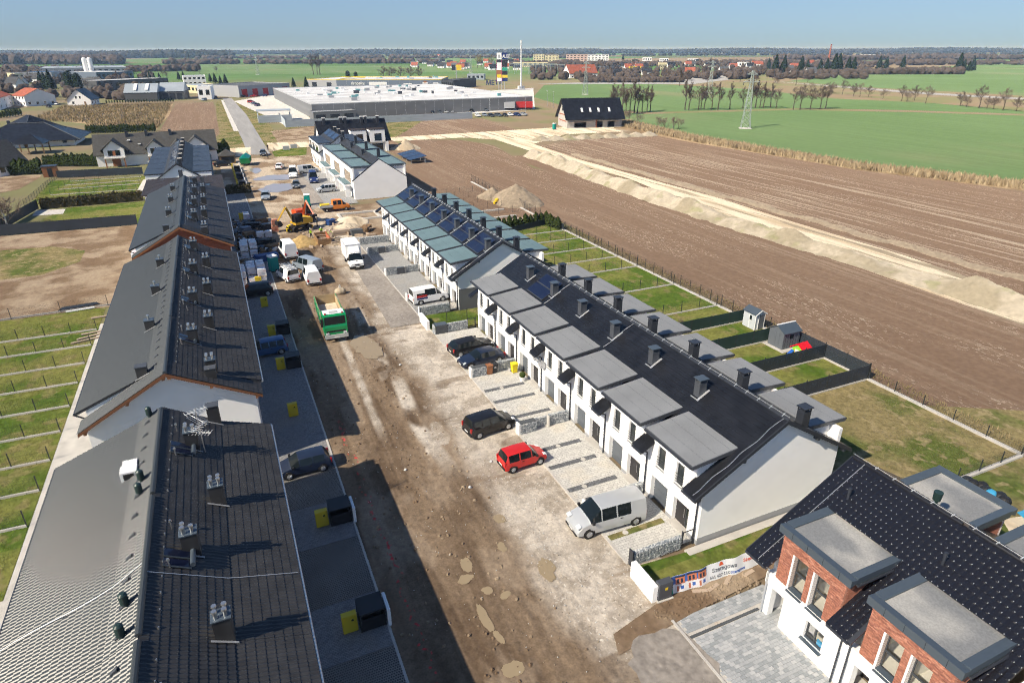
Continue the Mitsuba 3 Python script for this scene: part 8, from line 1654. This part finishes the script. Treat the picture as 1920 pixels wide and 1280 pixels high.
for k in range(7): P.add('bag', ico(1, 1), ('plastic_black', 'bin_black', 'tarp_blue', 'bin_black', 'plastic_black')[k % 5]); P.parts[-1][1]['to_world'] = T().translate([46.1 + .22*math.sin(k*2), 18.6 + k*.42, .25]) @ T().scale([.45, .4, .3])
P.stamp('rubbish_heap', 'heap of black and blue bags behind the brick houses', 'rubbish'); single('plastic_sheet', MB().prism([(-.6, -.3), (.6, -.35), (.5, .3), (-.4, .35)], 'z', 0, .06), 'tarp_blue', 'blue plastic sheet on the dry grass', 'sheet', M=M4(46.2, 17.2, .02))
for i, (x, y, a, l) in enumerate(((-16.4, 77.2, 15, 3.2), (-16.2, 78.2, 22, 2.8), (-15.8, 79.3, 10, 3.0), (-18.5, 87.9, 6, 3.0), (-15.9, 84.2, 5, 2.0))): single('timber_board', MB().box(-l/2, l/2, -.13, .13, 0, .12), 'pale_wood' if i != 3 else 'white_paint', f'{ORD[i]} loose board lying left of the middle roofs', 'board', M=M4(x, y, .05, a))
single('dark_sheet', MB().prism([(-2.2, -.5), (2.2, -.4), (1.8, .55), (-1.8, .5)], 'z', 0, .10), 'bin_black', 'long dark plastic sheet by the fence on the bare plot', 'sheet', M=M4(-18.8, 89.4, .02, 5))
for i, (x, y) in enumerate(((18.9, 38.9), (8.9, 39.6), (12.6, 35.6), (13.2, 57.0), (15.2, 37.9))): m = ico(.11, 1); m.vertices *= 1 + .15*rng(i).standard_normal((len(m.vertices), 1)); single('stone', m, 'gabion_c', f'{ORD[i]} pale loose stone on the street, counted from the red hatchback', 'stone', M=M4(x, y, .1))
r_ = rng(123); m = [MB(), MB()]; c = ico(1, 0)
for i in range(1500):
    y = r_.uniform(16, 75); x = 13.2 + 5.4*r_.random() if r_.random() < .7 else r_.uniform(4.6, 14); s = r_.uniform(.015, .04); m[i % 2].add(c.vertices*s*r_.uniform(.6, 1.3, 3) + [x, y, .07], c.faces)
for q, w in zip(m, ('gabion_c', 'earth_mat')): struct('loose_gravel', q, w, 'loose gravel stones scattered on the street', kind='stuff')
r_ = rng(124); q = MB(); c = ico(1, 1)
for i in range(900):
    y = r_.uniform(14, 110); x = r_.uniform(4.6, 13.5) if r_.random() < .7 else r_.uniform(19, 25); 
    if x > 18: y = r_.uniform(19.9, 21.0); x = r_.uniform(18, 25)
    s = r_.uniform(.03, .11); q.add(c.vertices*(s*r_.uniform(.6, 1.3, 3))*(1+.2*r_.standard_normal((len(c.vertices), 1))) + [x, y, .065], c.faces)
struct('soil_clods', q, 'soil_mat', 'clods of soil on the muddy street', kind='stuff')
# ---------------------------------------------------------------- people
import manifold3d as m3
mat('skin', (.50, .30, .22), .6); mat('hair_dark', (.03, .02, .015), .7); mat('hi_vis', (.42, .72, .02), .6); mat('trousers_dark', (.025, .028, .04), .8); mat('jacket_dark', (.03, .032, .036), .8); mat('helmet_white', (.75, .75, .72), .3); mat('boots', (.03, .022, .016), .7)
def hull(*s):
    v = np.vstack([np.asarray(ico(r, 1).vertices) + c for c, r in s]); return m3.Manifold.hull_points(v)
def tidy(man, l=.04):
    q = man.refine_to_length(l).to_mesh(); t = trimesh.Trimesh(q.vert_properties[:, :3], q.tri_verts); trimesh.smoothing.filter_taubin(t, iterations=6); return t
def person(label, x, y, yaw, top='hi_vis', bend=0.0, stride=.12, arms=(.5, .2), helmet=True):
    """a standing or bent worker, 1.76 m: joints posed, hulls between spheres"""
    P = Proto(); A = np.array; hip = A([0, 0, .92]); c, s = math.cos(bend), math.sin(bend); tor = lambda u, z: hip + A([z*s + u[0]*c, u[1], z*c - u[0]*s])
    ch, nk, hd = tor((0, 0), .40), tor((0, 0), .56), tor((.03, 0), .72); sh = [tor((0, q*.20), .50) for q in (-1, 1)]; hips = [hip + [0, q*.10, -.02] for q in (-1, 1)]
    kn = [A([stride*q*.7+.05, q*.11, .50]) for q in (-1, 1)]; an = [A([stride*q, q*.12, .10]) for q in (-1, 1)]; legs = m3.Manifold(); boots = m3.Manifold()
    for h_, k_, a_ in zip(hips, kn, an): legs += hull((h_, .105), (k_, .068)) + hull((k_, .066), (a_, .05)); boots += hull((a_ - [.03, 0, .04], .055), (a_ + [.16, 0, -.055], .042))
    legs += hull((hip + [0, -.08, .03], .11), (hip + [0, .08, .03], .11))
    body = hull((hip + [0, -.07, .06], .115), (hip + [0, .07, .06], .115), (ch + [0, -.10, 0], .125), (ch + [0, .10, 0], .125)) + hull((ch, .12), (sh[0], .07), (sh[1], .07)); skin = hull((nk, .055), (hd - [0, 0, .05], .06)) + hull((hd, .095), (hd + [.02, 0, -.07], .065), (hd + [0, 0, .05], .095)) + hull((hd + [.10, 0, -.02], .018), (hd + [.085, 0, .02], .012)) + hull((hd + [0, .095, -.01], .022), (hd + [0, .09, .02], .02)) + hull((hd + [0, -.095, -.01], .022), (hd + [0, -.09, .02], .02))
    for q, (s0, ar) in enumerate(zip(sh, arms)):
        sg = (-1, 1)[q]; el = s0 + A([math.sin(ar)*.28, sg*.07, -math.cos(ar)*.28]); wr = el + A([math.sin(ar+.7)*.25, -sg*.02, -math.cos(ar+.7)*.25]); body += hull((s0, .062), (el, .05)) + hull((el, .05), (wr, .038)); d = (wr-el)/np.linalg.norm(wr-el); pm = wr + d*.05; skin += hull((wr, .03), (pm, .034), (pm + d*.03, .032))
        side = np.cross(d, [0, 1, 0]); side /= np.linalg.norm(side)
        for f in range(4): b = pm + d*.045 + A([0, (f-1.5)*.019, 0]); L_ = (.034, .040, .038, .030)[f]; skin += hull((b, .0095), (b + d*L_, .009)) + hull((b + d*L_, .009), (b + d*L_*1.5 + side*L_*.7, .008))
        skin += hull((wr + d*.02 + A([0, -sg*.03, 0]), .011), (wr + d*.07 + A([0, -sg*.055, 0]), .009))
    P.add('body', tidy(skin, .03), 'skin', smooth=True); P.add('trousers', tidy(legs), 'trousers_dark', smooth=True); P.add('jacket', tidy(body), top, smooth=True); P.add('boots', tidy(boots), 'boots', smooth=True)
    for sg in (-1, 1): P.add('eye', MB().tube(hd + A([.092, sg*.035, .0]), hd + A([.10, sg*.035, .0]), .012, n=6), 'hair_dark')
    P.add('mouth', MB().box(hd[0]+.082, hd[0]+.09, hd[1]-.02, hd[1]+.02, hd[2]-.085, hd[2]-.077), 'print_red')
    if helmet: P.add('helmet', tidy(hull((hd + [0, 0, .06], .115), (hd + [-.02, 0, .09], .10)) + hull((hd + [.10, -.05, .05], .02), (hd + [.10, .05, .05], .02), (hd + [0, 0, .06], .11))), 'helmet_white', smooth=True)
    else: P.add('hair', tidy(hull((hd + [-.02, 0, .05], .10), (hd + [-.05, 0, -.02], .07))), 'hair_dark', smooth=True)
    P.stamp('person', label, 'person', M4(x, y, .07, yaw))
person('person in a lime jacket standing left of the trench by the sand pile', 12.1, 109.3, -20); person('person in a lime jacket bending behind the trench', 14.0, 110.3, -100, bend=.7, arms=(.9, 1.0)); person('person in a lime jacket leaning at the right of the trench', 15.3, 107.2, 160, bend=.5, arms=(1.1, .8)); person('person in dark clothes and helmet beside the excavator', 14.3, 117.0, 200, top='jacket_dark'); person('person in dark clothes standing on the asphalt street end', 15.1, 222, -80, top='jacket_dark', helmet=False); person('person in dark clothes walking ahead of the dark estate car', 13.4, 203, 90, top='jacket_dark', helmet=False, stride=.28)

# ---------------------------------------------------------------- air
scene['air'] = {'type': 'homogeneous', 'albedo': {'type': 'rgb', 'value': [.94, .95, .965]}, 'sigma_t': {'type': 'rgb', 'value': [5.5e-5, 8.0e-5, 12.5e-5]}}
scene['haze'] = {'type': 'cube', 'to_world': T().translate([3500., 7700., 20.5]) @ T().scale([13000., 8800., 24.5]), 'bsdf': {'type': 'null'}, 'interior': {'type': 'ref', 'id': 'air'}}
labels['haze'] = {'kind': 'stuff', 'label': 'thin pale haze over the whole plain'}
scene['camera']['medium'] = {'type': 'ref', 'id': 'air'}

for e in scene.values():                                        # material references by their scene keys
    b = e.get('bsdf')
    if isinstance(b, dict) and b.get('type') == 'ref' and b['id'] in MATS: e['bsdf'] = {'type': 'ref', 'id': b['id'] + '_material'}
